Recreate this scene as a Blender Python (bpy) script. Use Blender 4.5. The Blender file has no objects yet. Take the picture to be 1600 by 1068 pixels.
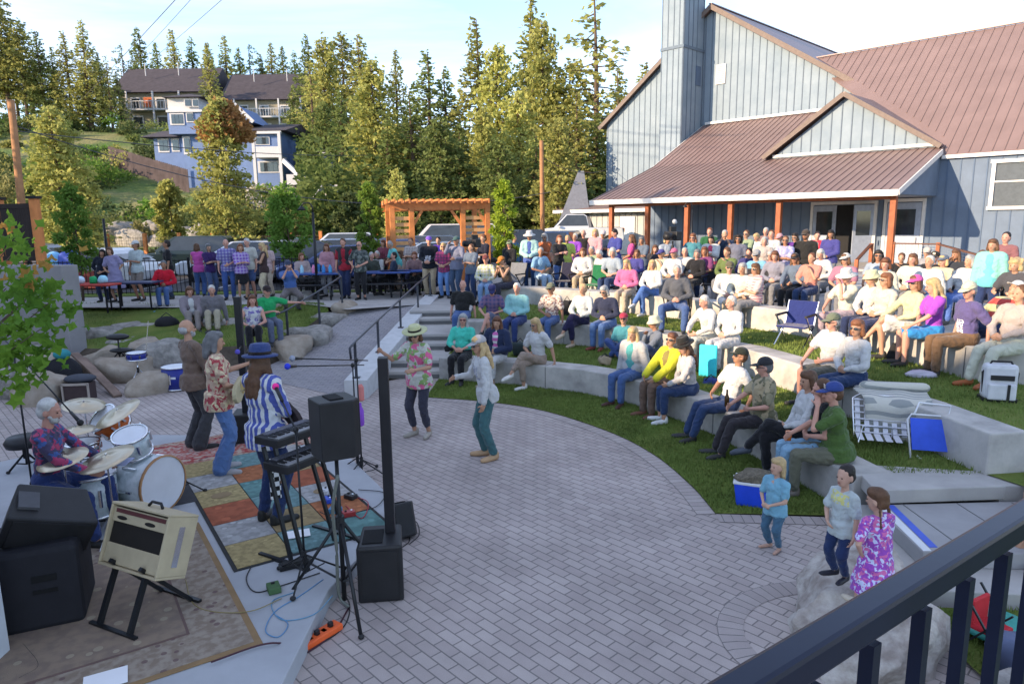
import bpy, math, random, colorsys
from mathutils import Vector, Matrix, noise as mnoise
rnd = random.Random(7)
S = bpy.context.scene
COL = S.collection
V = Vector
# ---------------------------------------------------------------- camera (calibrated on the photograph, 1600x1068 px)
FPX, PITCH, ROLL, CH = 1080., .174, .012, 3.15
_f = V((0, math.cos(PITCH), -math.sin(PITCH))); _r = V((1, 0, 0)); _u = _r.cross(_f)
_R = _r*math.cos(ROLL)-_u*math.sin(ROLL); _U = _r*math.sin(ROLL)+_u*math.cos(ROLL)
def ray(x, y): return _R*((x-800)/FPX)-_U*((y-534)/FPX)+_f
def at(x, y, h):
    d = ray(x, y); return V((0, 0, CH))+d*((h-CH)/d.z)
def atd(x, y, dist):
    return V((0, 0, CH))+ray(x, y)*dist
cam = bpy.data.cameras.new('camera'); cam.sensor_width = 36; cam.lens = 36*FPX/1600.
cam.clip_start = .05; cam.clip_end = 2000
camo = bpy.data.objects.new('camera', cam); COL.objects.link(camo)
M3 = Matrix((_R, _U, -_f)).transposed()
camo.matrix_world = Matrix.Translation((0, 0, CH)) @ M3.to_4x4()
S.camera = camo
# ---------------------------------------------------------------- object helpers
def tag(o, label=None, cat=None, group=None, kind=None):
    if label: o['label'] = label
    if cat: o['category'] = cat
    if group: o['group'] = group
    if kind: o['kind'] = kind
    return o
def thing(name, label, cat, loc=(0, 0, 0), rz=0, group=None):
    o = bpy.data.objects.new(name, None); COL.objects.link(o); o.empty_display_size = .1
    o.location = loc; o.rotation_euler = (0, 0, rz); return tag(o, label, cat, group)
def copy_tree(o, parent=None):
    c = o.copy(); COL.objects.link(c); c.parent = parent
    for ch in list(o.children): copy_tree(ch, c)
    return c
class MB:
    def __init__(s): s.v = []; s.f = []; s.uv = []
    def add(s, vs, fs):
        n = len(s.v); s.v += [tuple(p) for p in vs]; s.f += [tuple(i+n for i in f) for f in fs]; return s
    def box(s, c, size, R=None):
        c = V(c); hx, hy, hz = size[0]/2, size[1]/2, size[2]/2
        vs = [V((sx*hx, sy*hy, sz*hz)) for sx in (-1, 1) for sy in (-1, 1) for sz in (-1, 1)]
        if R is not None:
            if not hasattr(R, 'to_3x3') : R = Matrix.Rotation(R, 3, 'Z')
            vs = [R @ p for p in vs]
        return s.add([c+p for p in vs], [(0, 1, 3, 2), (4, 6, 7, 5), (0, 4, 5, 1), (2, 3, 7, 6), (0, 2, 6, 4), (1, 5, 7, 3)])
    def bar(s, a, b, w, h=None):
        a = V(a); b = V(b); d = b-a; L = d.length
        if L < 1e-6: return s
        return s.box((a+b)/2, (w, h or w, L), d.to_track_quat('Z', 'Y').to_matrix())
    def hexa(s, p):   # 8 points: bottom loop 4, top loop 4
        return s.add(p, [(3, 2, 1, 0), (4, 5, 6, 7), (0, 1, 5, 4), (1, 2, 6, 5), (2, 3, 7, 6), (3, 0, 4, 7)])
    def cyl(s, a, b, r0, r1=None, n=10, cap=True):
        a = V(a); b = V(b); r1 = r0 if r1 is None else r1; d = b-a
        if d.length < 1e-6: return s
        q = d.to_track_quat('Z', 'Y').to_matrix(); vs = []
        for c, r in ((a, r0), (b, r1)):
            for i in range(n):
                t = 2*math.pi*i/n; vs.append(c+q @ V((r*math.cos(t), r*math.sin(t), 0)))
        fs = [(i, (i+1) % n, n+(i+1) % n, n+i) for i in range(n)]
        if cap: fs += [tuple(range(n-1, -1, -1)), tuple(range(n, 2*n))]
        return s.add(vs, fs)
    def tube(s, pts, r, n=6, closed=False):
        pts = [V(p) for p in pts]; m = len(pts); vs = []; fs = []
        for k, p in enumerate(pts):
            d = (pts[(k+1) % m] if (closed or k < m-1) else p)-(pts[k-1] if (k > 0 or closed) else p)
            if d.length < 1e-9: d = V((0, 0, 1))
            d.normalize(); up = V((0, 0, 1)) if abs(d.z) < .95 else V((1, 0, 0))
            x = d.cross(up).normalized(); y = x.cross(d)
            rr = r[k] if isinstance(r, (list, tuple)) else r
            for i in range(n):
                t = 2*math.pi*i/n; vs.append(p+x*rr*math.cos(t)+y*rr*math.sin(t))
        for k in range(m if closed else m-1):
            a = k*n; b = ((k+1) % m)*n
            fs += [(a+i, a+(i+1) % n, b+(i+1) % n, b+i) for i in range(n)]
        if not closed: fs += [tuple(range(n-1, -1, -1)), tuple(range((m-1)*n, m*n))]
        return s.add(vs, fs)
    def ell(s, c, r, R=None, n=12, m=8, zmin=-1., zmax=1.):
        c = V(c); vs = []; fs = []
        t0 = math.asin(zmin); t1 = math.asin(zmax)
        for j in range(m+1):
            t = t0+(t1-t0)*j/m
            for i in range(n):
                a = 2*math.pi*i/n; p = V((r[0]*math.cos(t)*math.cos(a), r[1]*math.cos(t)*math.sin(a), r[2]*math.sin(t)))
                if R is not None: p = R @ p
                vs.append(c+p)
        for j in range(m):
            for i in range(n): fs.append((j*n+i, j*n+(i+1) % n, (j+1)*n+(i+1) % n, (j+1)*n+i))
        fs.append(tuple(range(n-1, -1, -1))); fs.append(tuple(range(m*n, m*n+n)))
        return s.add(vs, fs)
    def cap(s, a, b, ra, rb, n=10):   # tapered capsule, closed
        a = V(a); b = V(b); d = b-a
        if d.length < 1e-5: return s.ell(a, (ra, ra, ra), n=n, m=6)
        q = d.to_track_quat('Z', 'Y').to_matrix(); L = d.length; rings = []
        for t in (-85, -55, -25, 0): t = math.radians(t); rings.append((ra*math.sin(t), ra*math.cos(t)))
        for k in (1, 2): rings.append((L*k/3, ra+(rb-ra)*k/3))
        for t in (0, 25, 55, 85): t = math.radians(t); rings.append((L+rb*math.sin(t), rb*math.cos(t)))
        vs = []; fs = []
        for z, r in rings:
            for i in range(n):
                t = 2*math.pi*i/n; vs.append(a+q @ V((r*math.cos(t), r*math.sin(t), z)))
        for j in range(len(rings)-1):
            for i in range(n): fs.append((j*n+i, j*n+(i+1) % n, (j+1)*n+(i+1) % n, (j+1)*n+i))
        fs.append(tuple(range(n-1, -1, -1))); m = len(rings)-1; fs.append(tuple(range(m*n, m*n+n)))
        return s.add(vs, fs)
    def lathe(s, prof, c=(0, 0, 0), n=24, R=None, sx=1, sy=1, cap=True):
        c = V(c); vs = []; fs = []; m = len(prof)
        for r, z in prof:
            for i in range(n):
                t = 2*math.pi*i/n; p = V((r*sx*math.cos(t), r*sy*math.sin(t), z))
                if R is not None: p = R @ p
                vs.append(c+p)
        for j in range(m-1):
            for i in range(n): fs.append((j*n+i, j*n+(i+1) % n, (j+1)*n+(i+1) % n, (j+1)*n+i))
        if cap: fs.append(tuple(range(n-1, -1, -1))); fs.append(tuple(range((m-1)*n, m*n)))
        return s.add(vs, fs)
    def prism(s, poly, z0, z1):   # poly list of (x,y); z1/z0 numbers or lists
        n = len(poly); a = [z0]*n if not isinstance(z0, (list, tuple)) else z0; b = [z1]*n if not isinstance(z1, (list, tuple)) else z1
        ar = sum(poly[i][0]*poly[(i+1) % n][1]-poly[(i+1) % n][0]*poly[i][1] for i in range(n))
        idx = range(n) if ar > 0 else range(n-1, -1, -1); idx = list(idx)
        vs = [(poly[i][0], poly[i][1], a[i]) for i in idx]+[(poly[i][0], poly[i][1], b[i]) for i in idx]
        return s.add(vs, [tuple(range(n-1, -1, -1)), tuple(range(n, 2*n))]+[(i, (i+1) % n, n+(i+1) % n, n+i) for i in range(n)])
    def build(s, name, mat, parent=None, smooth=False, bev=0, loc=None, rz=0):
        me = bpy.data.meshes.new(name); me.from_pydata(s.v, [], s.f); me.update()
        if smooth: me.polygons.foreach_set('use_smooth', [True]*len(me.polygons))
        if mat: me.materials.append(mat)
        o = bpy.data.objects.new(name, me); COL.objects.link(o)
        if parent: o.parent = parent
        if loc is not None: o.location = loc
        if rz: o.rotation_euler.z = rz
        if bev:
            b = o.modifiers.new('bevel', 'BEVEL'); b.width = bev; b.segments = 2; b.limit_method = 'ANGLE'
            b.harden_normals = False
        return o
def struct(o): o['kind'] = 'structure'; return o
# ---------------------------------------------------------------- materials
_mc = {}
def lin(c): return tuple(((x/12.92) if x <= .04045 else ((x+.055)/1.055)**2.4) for x in c)
def mat(name, col, rough=.8, metal=0., var=.12, nscale=6., bump=.15, bscale=40., bdist=.004, spec=.3, coords='Object', emit=0, sheen=0, alpha=1, trans=0, col2=None, c2thr=None, rndval=0):
    if name in _mc: return _mc[name]
    m = bpy.data.materials.new(name); m.use_nodes = True; nt = m.node_tree; N = nt.nodes; L = nt.links
    b = N['Principled BSDF']; b.inputs['Roughness'].default_value = rough; b.inputs['Metallic'].default_value = metal
    b.inputs['Specular IOR Level'].default_value = spec
    if sheen: b.inputs['Sheen Weight'].default_value = sheen
    if trans: b.inputs['Transmission Weight'].default_value = trans
    tc = N.new('ShaderNodeTexCoord'); co = tc.outputs[coords]
    nz = N.new('ShaderNodeTexNoise'); nz.inputs['Scale'].default_value = nscale; nz.inputs['Detail'].default_value = 6; nz.inputs['Roughness'].default_value = .6
    L.new(co, nz.inputs['Vector'])
    cr = N.new('ShaderNodeValToRGB'); c = V(col[:3])
    cr.color_ramp.elements[0].position = .3; cr.color_ramp.elements[1].position = .7
    a = c*(1-var) if col2 is None else c
    d = c*(1+var) if col2 is None else V(col2)
    cr.color_ramp.elements[0].color = (*a, 1); cr.color_ramp.elements[1].color = (*[min(1, q) for q in d], 1)
    if c2thr is not None:
        cr.color_ramp.elements[0].position = c2thr[0]; cr.color_ramp.elements[1].position = c2thr[1]
    L.new(nz.outputs['Fac'], cr.inputs['Fac']); out = cr.outputs['Color']
    if rndval:
        oi = N.new('ShaderNodeObjectInfo'); hs = N.new('ShaderNodeHueSaturation'); mr = N.new('ShaderNodeMapRange')
        mr.inputs['To Min'].default_value = 1-rndval; mr.inputs['To Max'].default_value = 1+rndval
        L.new(oi.outputs['Random'], mr.inputs['Value']); L.new(mr.outputs['Result'], hs.inputs['Value']); L.new(out, hs.inputs['Color']); out = hs.outputs['Color']
    L.new(out, b.inputs['Base Color'])
    if bump:
        n2 = N.new('ShaderNodeTexNoise'); n2.inputs['Scale'].default_value = bscale; n2.inputs['Detail'].default_value = 5; L.new(co, n2.inputs['Vector'])
        bp = N.new('ShaderNodeBump'); bp.inputs['Strength'].default_value = bump; bp.inputs['Distance'].default_value = bdist
        L.new(n2.outputs['Fac'], bp.inputs['Height']); L.new(bp.outputs['Normal'], b.inputs['Normal'])
    if emit:
        b.inputs['Emission Color'].default_value = (*col[:3], 1); b.inputs['Emission Strength'].default_value = emit
    _mc[name] = m; return m
def nodes(m): return m.node_tree.nodes, m.node_tree.links, m.node_tree.nodes['Principled BSDF']
def mixc(N, L, f, a, b, mode='MIX'):
    x = N.new('ShaderNodeMix'); x.data_type = 'RGBA'; x.blend_type = mode
    for sock, val in ((x.inputs[0], f), (x.inputs[6], a), (x.inputs[7], b)):
        if hasattr(val, 'is_linked') or hasattr(val, 'links'): L.new(val, sock)
        elif isinstance(val, (int, float)): sock.default_value = val
        else: sock.default_value = (*val[:3], 1)
    return x.outputs[2]
def math_(N, L, op, a, b=None):
    x = N.new('ShaderNodeMath'); x.operation = op
    for i, val in enumerate((a, b)):
        if val is None: continue
        if hasattr(val, 'links'): L.new(val, x.inputs[i])
        else: x.inputs[i].default_value = val
    return x.outputs[0]
def brickmat(name, c1, c2, cm, w, h, rot, mortar=.006, coords='Object', big=(0.0, .25), rough=.85):
    m = mat(name, c1, rough=rough, var=.1, nscale=1.2, bump=0); N, L, b = nodes(m)
    tc = N.new('ShaderNodeTexCoord'); mp = N.new('ShaderNodeMapping'); mp.inputs['Rotation'].default_value = (0, 0, rot)
    L.new(tc.outputs[coords], mp.inputs['Vector'])
    br = N.new('ShaderNodeTexBrick'); br.inputs['Scale'].default_value = 1; br.inputs['Brick Width'].default_value = w; br.inputs['Row Height'].default_value = h
    br.inputs['Mortar Size'].default_value = mortar; br.inputs['Mortar Smooth'].default_value = .3; br.inputs['Bias'].default_value = 0
    br.inputs['Color1'].default_value = (*c1, 1); br.inputs['Color2'].default_value = (*c2, 1); br.inputs['Mortar'].default_value = (*cm, 1)
    L.new(mp.outputs[0], br.inputs['Vector'])
    nz = N.new('ShaderNodeTexNoise'); nz.inputs['Scale'].default_value = .7; nz.inputs['Detail'].default_value = 8; nz.inputs['Roughness'].default_value = .65; L.new(tc.outputs[coords], nz.inputs['Vector'])
    mr = N.new('ShaderNodeMapRange'); mr.inputs['From Min'].default_value = .3; mr.inputs['From Max'].default_value = .7; mr.inputs['To Min'].default_value = 1-big[1]; mr.inputs['To Max'].default_value = 1+big[1]*.5
    L.new(nz.outputs['Fac'], mr.inputs['Value'])
    n3 = N.new('ShaderNodeTexNoise'); n3.inputs['Scale'].default_value = 120; L.new(tc.outputs[coords], n3.inputs['Vector'])
    mr2 = N.new('ShaderNodeMapRange'); mr2.inputs['To Min'].default_value = .82; mr2.inputs['To Max'].default_value = 1.18; L.new(n3.outputs['Fac'], mr2.inputs['Value'])
    o = mixc(N, L, 1., br.outputs['Color'], mr.outputs['Result'], 'MULTIPLY'); o = mixc(N, L, 1., o, mr2.outputs['Result'], 'MULTIPLY')
    L.new(o, b.inputs['Base Color'])
    inv = math_(N, L, 'SUBTRACT', 1., br.outputs['Fac']); s = math_(N, L, 'ADD', inv, math_(N, L, 'MULTIPLY', n3.outputs['Fac'], .15))
    bp = N.new('ShaderNodeBump'); bp.inputs['Strength'].default_value = .6; bp.inputs['Distance'].default_value = .006; L.new(s, bp.inputs['Height']); L.new(bp.outputs['Normal'], b.inputs['Normal'])
    return m
# cloth: plain or patterned
def cloth(col, pat=None, col2=(.8, .8, .8), col3=None, sc=1.):
    key = 'cloth_%s_%s_%s_%s' % (pat, '%.2f_%.2f_%.2f' % tuple(col), '%.2f_%.2f_%.2f' % tuple(col2), sc)
    if key in _mc: return _mc[key]
    col = tuple(min(.47, q) for q in col); col2 = tuple(min(.58, q) for q in col2)
    m = mat(key, col, rough=.9, var=.06, nscale=5, bump=0, sheen=.15, spec=.15); N, L, b = nodes(m)
    tc = N.new('ShaderNodeTexCoord'); co = tc.outputs['Object']
    base = b.inputs['Base Color'].links[0].from_socket
    sx = N.new('ShaderNodeSeparateXYZ'); L.new(co, sx.inputs[0])
    col3 = col3 or tuple((a+c)/2 for a, c in zip(col, col2))
    def wave(sock, k, thr=0.): return math_(N, L, 'GREATER_THAN', math_(N, L, 'SINE', math_(N, L, 'MULTIPLY', sock, k)), thr)
    if pat == 'stripe':
        base = mixc(N, L, wave(sx.outputs[0], 130*sc, .2), base, col2)
    elif pat == 'hstripe':
        base = mixc(N, L, wave(sx.outputs[2], 110*sc, .2), base, col2)
    elif pat == 'plaid':
        base = mixc(N, L, math_(N, L, 'MULTIPLY', wave(sx.outputs[0], 70*sc), .6), base, col2); base = mixc(N, L, math_(N, L, 'MULTIPLY', wave(sx.outputs[2], 70*sc), .6), base, col2)
    elif pat in ('floral', 'camo', 'tie', 'print'):
        vo = N.new('ShaderNodeTexVoronoi'); vo.inputs['Scale'].default_value = {'floral': 17, 'camo': 12, 'tie': 9, 'print': 38}[pat]*sc
        nz = N.new('ShaderNodeTexNoise'); nz.inputs['Scale'].default_value = 14; L.new(co, nz.inputs['Vector'])
        mm = mixc(N, L, .12, co, nz.outputs['Color']); L.new(mm, vo.inputs['Vector'])
        cr = N.new('ShaderNodeValToRGB'); cr.color_ramp.interpolation = 'CONSTANT'; e = cr.color_ramp.elements
        e[0].position = 0; e[0].color = (*col2, 1); e[1].position = .35; e[1].color = (*col, 1); x = e.new(.62); x.color = (*col3, 1); x = e.new(.8); x.color = (*col, 1)
        L.new(vo.outputs['Color'], cr.inputs['Fac']); base = cr.outputs['Color']
    if pat == 'tee':   # pale print across the chest
        bx = math_(N, L, 'LESS_THAN', math_(N, L, 'ABSOLUTE', sx.outputs[0]), .085); fr = math_(N, L, 'LESS_THAN', sx.outputs[1], -.03)
        up = math_(N, L, 'MULTIPLY', math_(N, L, 'GREATER_THAN', sx.outputs[2], sc), math_(N, L, 'LESS_THAN', sx.outputs[2], sc+.19))
        nz = N.new('ShaderNodeTexNoise'); nz.inputs['Scale'].default_value = 45; L.new(co, nz.inputs['Vector'])
        k = math_(N, L, 'MULTIPLY', math_(N, L, 'MULTIPLY', bx, fr), math_(N, L, 'MULTIPLY', up, math_(N, L, 'GREATER_THAN', nz.outputs['Fac'], .47)))
        base = mixc(N, L, k, base, col2)
    L.new(base, b.inputs['Base Color'])
    w1 = N.new('ShaderNodeTexNoise'); w1.inputs['Scale'].default_value = 9; w1.inputs['Detail'].default_value = 3; w1.inputs['Distortion'].default_value = .8; L.new(co, w1.inputs['Vector'])
    bp = N.new('ShaderNodeBump'); bp.inputs['Strength'].default_value = .8; bp.inputs['Distance'].default_value = .04
    L.new(w1.outputs['Fac'], bp.inputs['Height']); L.new(bp.outputs['Normal'], b.inputs['Normal'])
    return m
BLK = mat('black_plastic', (.018, .018, .02), rough=.45, var=.2, bump=.1, bscale=200, bdist=.001)
BLKM = mat('black_metal', (.02, .021, .024), rough=.35, metal=.3, var=.15, bump=.05)
CHROME = mat('chrome', (.75, .76, .78), rough=.18, metal=1, var=.05, bump=0)
WOODR = mat('redwood', (.27, .08, .032), rough=.6, var=.25, nscale=5, bump=.3, bscale=30)
WHITE = mat('white_paint', (.62, .63, .64), rough=.6, var=.06)
GLASS = mat('dark_glass', (.03, .038, .045), rough=.06, var=.3, nscale=2, bump=0, spec=.8)
PAPER = mat('paper', (.8, .8, .82), rough=.8, var=.03, bump=0)
# ---------------------------------------------------------------- people
SKIN = {k: mat('skin_'+k, c, rough=.55, var=.08, nscale=9, bump=.12, bscale=60, bdist=.002, spec=.35) for k, c in
        dict(fair=(.50, .30, .22), mid=(.42, .235, .155), tan=(.33, .165, .10), rosy=(.49, .255, .19)).items()}
HAIRC = dict(white=(.44, .43, .41), grey=(.3, .3, .3), blonde=(.42, .30, .15), brown=(.10, .05, .027), red=(.17, .07, .035), black=(.018, .014, .013), auburn=(.12, .05, .028), dkgrey=(.13, .13, .135))
def hairmat(k):
    m = mat('hair_'+k, HAIRC[k], rough=.55, var=.3, nscale=14, bump=.9, bscale=55, bdist=.006); return m
LEATHER = lambda c: mat('shoe_%.2f_%.2f_%.2f' % tuple(c), c, rough=.5, var=.15, bump=.1)
REM = []   # objects whose remesh is baked at the end
def remesh(mb, name, m, parent, vox, smooth=2, disp=0.):
    o = mb.build(name, m, parent, smooth=True)
    r = o.modifiers.new('r', 'REMESH'); r.mode = 'VOXEL'; r.voxel_size = vox; r.use_smooth_shade = True
    if smooth: q = o.modifiers.new('s', 'SMOOTH'); q.iterations = smooth; q.factor = .5
    if disp:
        d = o.modifiers.new('d', 'DISPLACE'); d.texture = FOLD; d.strength = disp; d.mid_level = .5; d.texture_coords = 'LOCAL'
    REM.append(o); return o
FOLD = bpy.data.textures.new('folds', 'CLOUDS'); FOLD.noise_scale = .075; FOLD.noise_depth = 2
def ik(a, t, l1, l2, pole):
    a = V(a); t = V(t); d = t-a; L = d.length
    if L > (l1+l2)*.995: d = d*((l1+l2)*.995/L); L = d.length; t = a+d
    if L < abs(l1-l2)+.03: L = abs(l1-l2)+.03; d = d.normalized()*L; t = a+d
    x = (l1*l1-l2*l2+L*L)/(2*L); h = math.sqrt(max(0, l1*l1-x*x)); dn = d.normalized()
    p = V(pole); p = p-dn*p.dot(dn)
    if p.length < 1e-4: p = V((0, 0, -1))
    return a+dn*x+p.normalized()*h, t
ARM = dict(down=((.07, -.05, -.53), (.4, .6, 0)), front=((-.13, -.22, -.36), (.6, .2, -.5)), fold=((-.24, -.19, -.22), (.6, -.1, -.8)),
           phone=((-.13, -.27, .13), (.5, 0, -1)), hip=((.0, -.03, -.44), (1, .5, 0)), face=((-.11, -.2, .08), (.4, .1, -1)), chin=((-.12, -.19, -.0), (.4, -.2, -1)),
           raise_=((.2, -.36, -.02), (.3, .2, -1)), bent=((.02, -.33, -.25), (.5, .5, -.6)), lap=((-.08, -.27, -.43), (.7, .2, -.3)), knee=((-.03, -.40, -.42), (.7, .2, -.3)),
           prop=((.12, .12, -.51), (.2, 1, 0)), side=((.10, -.02, -.52), (.3, .8, 0)), fret=((.27, -.36, -.16), (.3, .1, -1)), strum=((-.16, -.24, -.36), (.9, .4, -.3)), clap=((-.16, -.33, -.17), (.5, 0, -1)),
           hold=((-.05, -.33, -.24), (.5, .2, -.8)), wide=((.30, -.30, -.28), (.3, .3, -1)), drum=((.02, -.40, -.33), (.5, .3, -.6)), point=((.5, -.2, -.08), (0, .2, -1)), rest=((-.1, -.42, -.30), (.5, 0, -.9)))
def person(label, x, y, g, a, h=1.72, pose='stand', seat=.45, legs='down', arms=('down', 'down'), skin='mid', hair=('short', 'brown'), top=None, sleeve='short', bottom=None, blen='long',
           shoe=(.03, .03, .03), hat=None, hatc=(.1, .1, .1), glasses=False, lod=1, w=1., lean=0., turn=0., nod=0., beard=None, jacket=None, dress=False, side=0., group=None, loose=0., lx=0., headonly=False):
    s = h/1.72; rz = -math.radians(a)
    r0_ = random.Random(int(x*911+y*577)); w = w*r0_.uniform(.94, 1.08); turn = turn or r0_.uniform(-20, 20); nod = nod or r0_.uniform(-4, 10); side = side or r0_.uniform(-3, 3)
    if not lean and pose == 'sit': lean = r0_.uniform(-4, 9)
    root = thing('person', label, 'person', (x, y, g), rz, group)
    vox = (.0085, .012, .018)[lod]; vc = (.011, .015, .021)[lod]; inf = (.012, .016, .02)[lod]
    top = top or cloth((.3, .3, .35)); bottom = bottom or cloth((.03, .05, .12))
    kid = h < 1.2; lg = .80 if kid else 1.; s = h/(1.72-.17) if kid else s
    sit = pose == 'sit'
    pz = (seat/s+.095) if sit else (.76 if kid else .93)
    if pose == 'floor': pz = .11
    if pose == 'crouch': pz = .5
    base = V((0, 0, pz))
    T = Matrix.Translation(base) @ Matrix.Rotation(math.radians(side), 4, 'Y') @ Matrix.Rotation(math.radians(lean), 4, 'X')
    def U(px, py, pzz): return (T @ V((px*w if abs(px) > .1 else px, py, pzz-.93)))*s     # upper body point given in standing coords
    def Pp(p): return V(p)*s
    UR = T.to_3x3()
    hs = 1 if h > 1.2 else 1.30
    HT = Matrix.Translation(V((0, 0, 1.47))) @ Matrix.Scale(hs, 4) @ Matrix.Rotation(math.radians(turn), 4, 'Z') @ Matrix.Rotation(math.radians(nod), 4, 'X') @ Matrix.Translation(V((0, 0, -1.47)))
    def Hd(px, py, pzz): q = HT @ V((px, py, pzz)); return (T @ (q-V((0, 0, .93))))*s
    HR = UR @ HT.to_3x3()
    hw = 1+(w-1)*1.2
    B = MB(); C = MB(); P = MB()   # body, top, trousers
    def torso(mb, e, low=True, hem=0.):
        mb.ell(U(0, .0, .95), V((.158*hw+e, .11*hw+e, .13+e))*s, UR)
        mb.ell(U(0, -.005-.03*(w-1), 1.10), V((.137*hw+e, .10*hw+e+.05*max(0, w-1), .15+e))*s, UR)
        mb.ell(U(0, -.005, 1.27), V((.158*w+e, .108+e, .17+e))*s, UR)
        mb.cap(U(-.135, .005, 1.395), U(.135, .005, 1.395), (.058+e)*s, (.058+e)*s)
        if hem: mb.lathe([(.172*hw+e, -.06-hem), (.178*hw+e, -.05), (.165*hw+e, .07), (.1, .12)], U(0, 0, .93), n=16, R=UR*s, sy=.82)
    torso(B, -.004)
    B.cap(U(0, .005, 1.42), Hd(0, .0, 1.53), .052*s, .048*s)
    # head: skull, face, jaw, nose, ears, brow
    B.ell(Hd(0, .008, 1.625), V((.074, .092, .098))*s, HR); B.ell(Hd(0, -.022, 1.585), V((.062, .068, .085))*s, HR)
    B.ell(Hd(0, -.036, 1.535), V((.046, .05, .042))*s, HR); B.cap(Hd(0, -.088, 1.605), Hd(0, -.103, 1.575), .011*s, .015*s, n=8)
    for k in (-1, 1): B.ell(Hd(.074*k, .008, 1.59), V((.012, .02, .032))*s, HR, n=8, m=6)
    B.ell(Hd(0, -.08, 1.628), V((.045, .012, .01))*s, HR, n=8, m=4)
    # arms
    hands = []
    for k, key in ((-1, arms[0]), (1, arms[1])):
        off, pole = ARM[key] if isinstance(key, str) else key
        sh = V((.175*w, .005, 1.385)); sw = T @ (sh*V((k, 1, 1)) - V((0, 0, .93)))
        if key in ('prop', 'knee', 'lap', 'side', 'rest') and False: pass
        tw = sw+(V((off[0]*k, off[1], off[2])))
        if key == 'lap' and sit: tw = V((k*.07, -.23+lean*.002, pz+.125))
        if key == 'knee' and sit: tw = V((k*.13, -.40, pz+.10))
        if key == 'prop' and sit: tw = V((k*.30, .10, pz-.03))
        pw = V((pole[0]*k, pole[1], pole[2]))
        el, wr = ik(sw, tw, .285, .25, pw)
        B.cap(sw*s, el*s, .046*s*(1+(w-1)*.5), .037*s); B.cap(el*s, wr*s, .037*s, .024*s)
        d = (wr-el).normalized(); hands.append((sw, el, wr))
        inw = V((-k, -.2, -.3)); nrm = (inw-d*inw.dot(d)).normalized(); sd = d.cross(nrm)
        if sd.dot(V((0, -1, .6))) < 0: sd = -sd
        dd = (d+nrm*.25).normalized(); pc = wr+dd*.045
        Rm = Matrix((sd, nrm, dd)).transposed(); B.ell(pc*s, V((.040, .017, .052))*s, Rm, n=10, m=6)
        fr = (.0085, .010, .0125)[lod]
        for q in range(4):
            fb = wr+dd*.085+sd*(.028-.0185*q); ln = (.040, .046, .042, .032)[q]; c1 = (dd+nrm*.5).normalized(); c2 = (dd+nrm*1.5).normalized()
            m1 = fb+c1*ln; B.cap((fb-dd*.02)*s, m1*s, fr*s, fr*.95*s, n=6); B.cap(m1*s, (m1+c2*ln*.75)*s, fr*.95*s, fr*.8*s, n=6)
        tb = wr+dd*.03+sd*.03; t1 = tb+(sd*.8+dd*.7+nrm*.3).normalized()*.04; B.cap((tb-sd*.015)*s, t1*s, fr*1.25*s, fr*1.1*s, n=6); B.cap(t1*s, (t1+(dd+nrm*.5).normalized()*.03)*s, fr*1.1*s, fr*.9*s, n=6)
        if sleeve == 'long': C.cap(sw*s, el*s, (.046+inf+.004)*s, (.038+inf+.004)*s); C.cap(el*s, (wr-d*.01)*s, (.037+inf+.004)*s, (.026+inf)*s)
        elif sleeve == 'short': C.cap(sw*s, (sw+(el-sw)*.72)*s, (.048+inf+.006)*s, (.046+inf+.008)*s)
        elif sleeve == 'mid': C.cap(sw*s, el*s, (.046+inf+.004)*s, (.038+inf+.006)*s); C.cap(el*s, (el+(wr-el)*.4)*s, (.037+inf+.006)*s, (.034+inf)*s)
        elif sleeve == 'none': C.ell(sw*s, V((.04, .05, .05))*s, UR, n=8, m=6)
    # legs
    foots = []
    for k in (-1, 1):
        hp = V((.088*hw*k, 0, pz-.03)); wide = .0
        ka = legs if isinstance(legs, str) else 'down'
        if pose == 'stand':
            fx, fy = {'down': (.10*k, 0.), 'wide': (.2*k, 0), 'step': (.09*k, -.18*k), 'close': (.065*k, .02*k), 'bendk': (.11*k, .03*k), 'stride': (.09*k, .30*k)}[ka]
            hx = V((.088*hw*k, 0, pz-.03)); ank = V((fx, fy+.02, .085)); kn, an = ik(hx, ank, .43*lg, .42*lg, (k*.15, -1, 0)); hp = hx; toe = V((k*.3, -1, 0)).normalized()
        elif pose == 'floor':
            hp = V((.09*k, 0, .10)); ank = V((.2*k, -.62, .06)) if ka != 'cross' else V((-.12*k, -.33, .07)); kn, an = ik(hp, ank, .43, .42, (k*.8, 0, .7)); toe = V((.2*k, -.5, 1)).normalized() if ka != 'cross' else V((-k, -.3, 0)).normalized()
        elif pose == 'crouch':
            hp = V((.1*k, 0, .47)); ank = V((.15*k, -.10, .085)); kn, an = ik(hp, ank, .43, .42, (k*.3, -1, .5)); toe = V((k*.3, -1, 0)).normalized()
        else:
            hp = V((.09*hw*k, -.02, pz-.035)); fz = .085; sl = seat/s
            if ka == 'down': ank = V((.10*k+lx, -.45, fz))
            elif ka == 'wide': ank = V((.22*k, -.46, fz))
            elif ka == 'tuck': ank = V((.09*k, -.30, fz))
            elif ka == 'fwd': ank = V((.10*k+lx, -.60, fz))
            elif ka in ('cross', 'crossl'):
                kk = 1 if ka == 'cross' else -1
                if k == kk: ank = V((-.17*k, -.62, max(.2, sl-.13)))
                else: ank = V((.04*k, -.40, fz))
            elif ka == 'ankle': ank = V((-.03*k, -.52+.03*k, fz))
            pl = V((0, -.5, 1)) if not (ka in ('cross', 'crossl') and k == (1 if ka == 'cross' else -1)) else V((-k*.1, -.4, 1))
            kn, an = ik(hp, ank, .43, .42, pl+V((.25*k if ka == 'wide' else 0, 0, 0))); toe = V((k*.25, -1, 0)).normalized()
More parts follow.
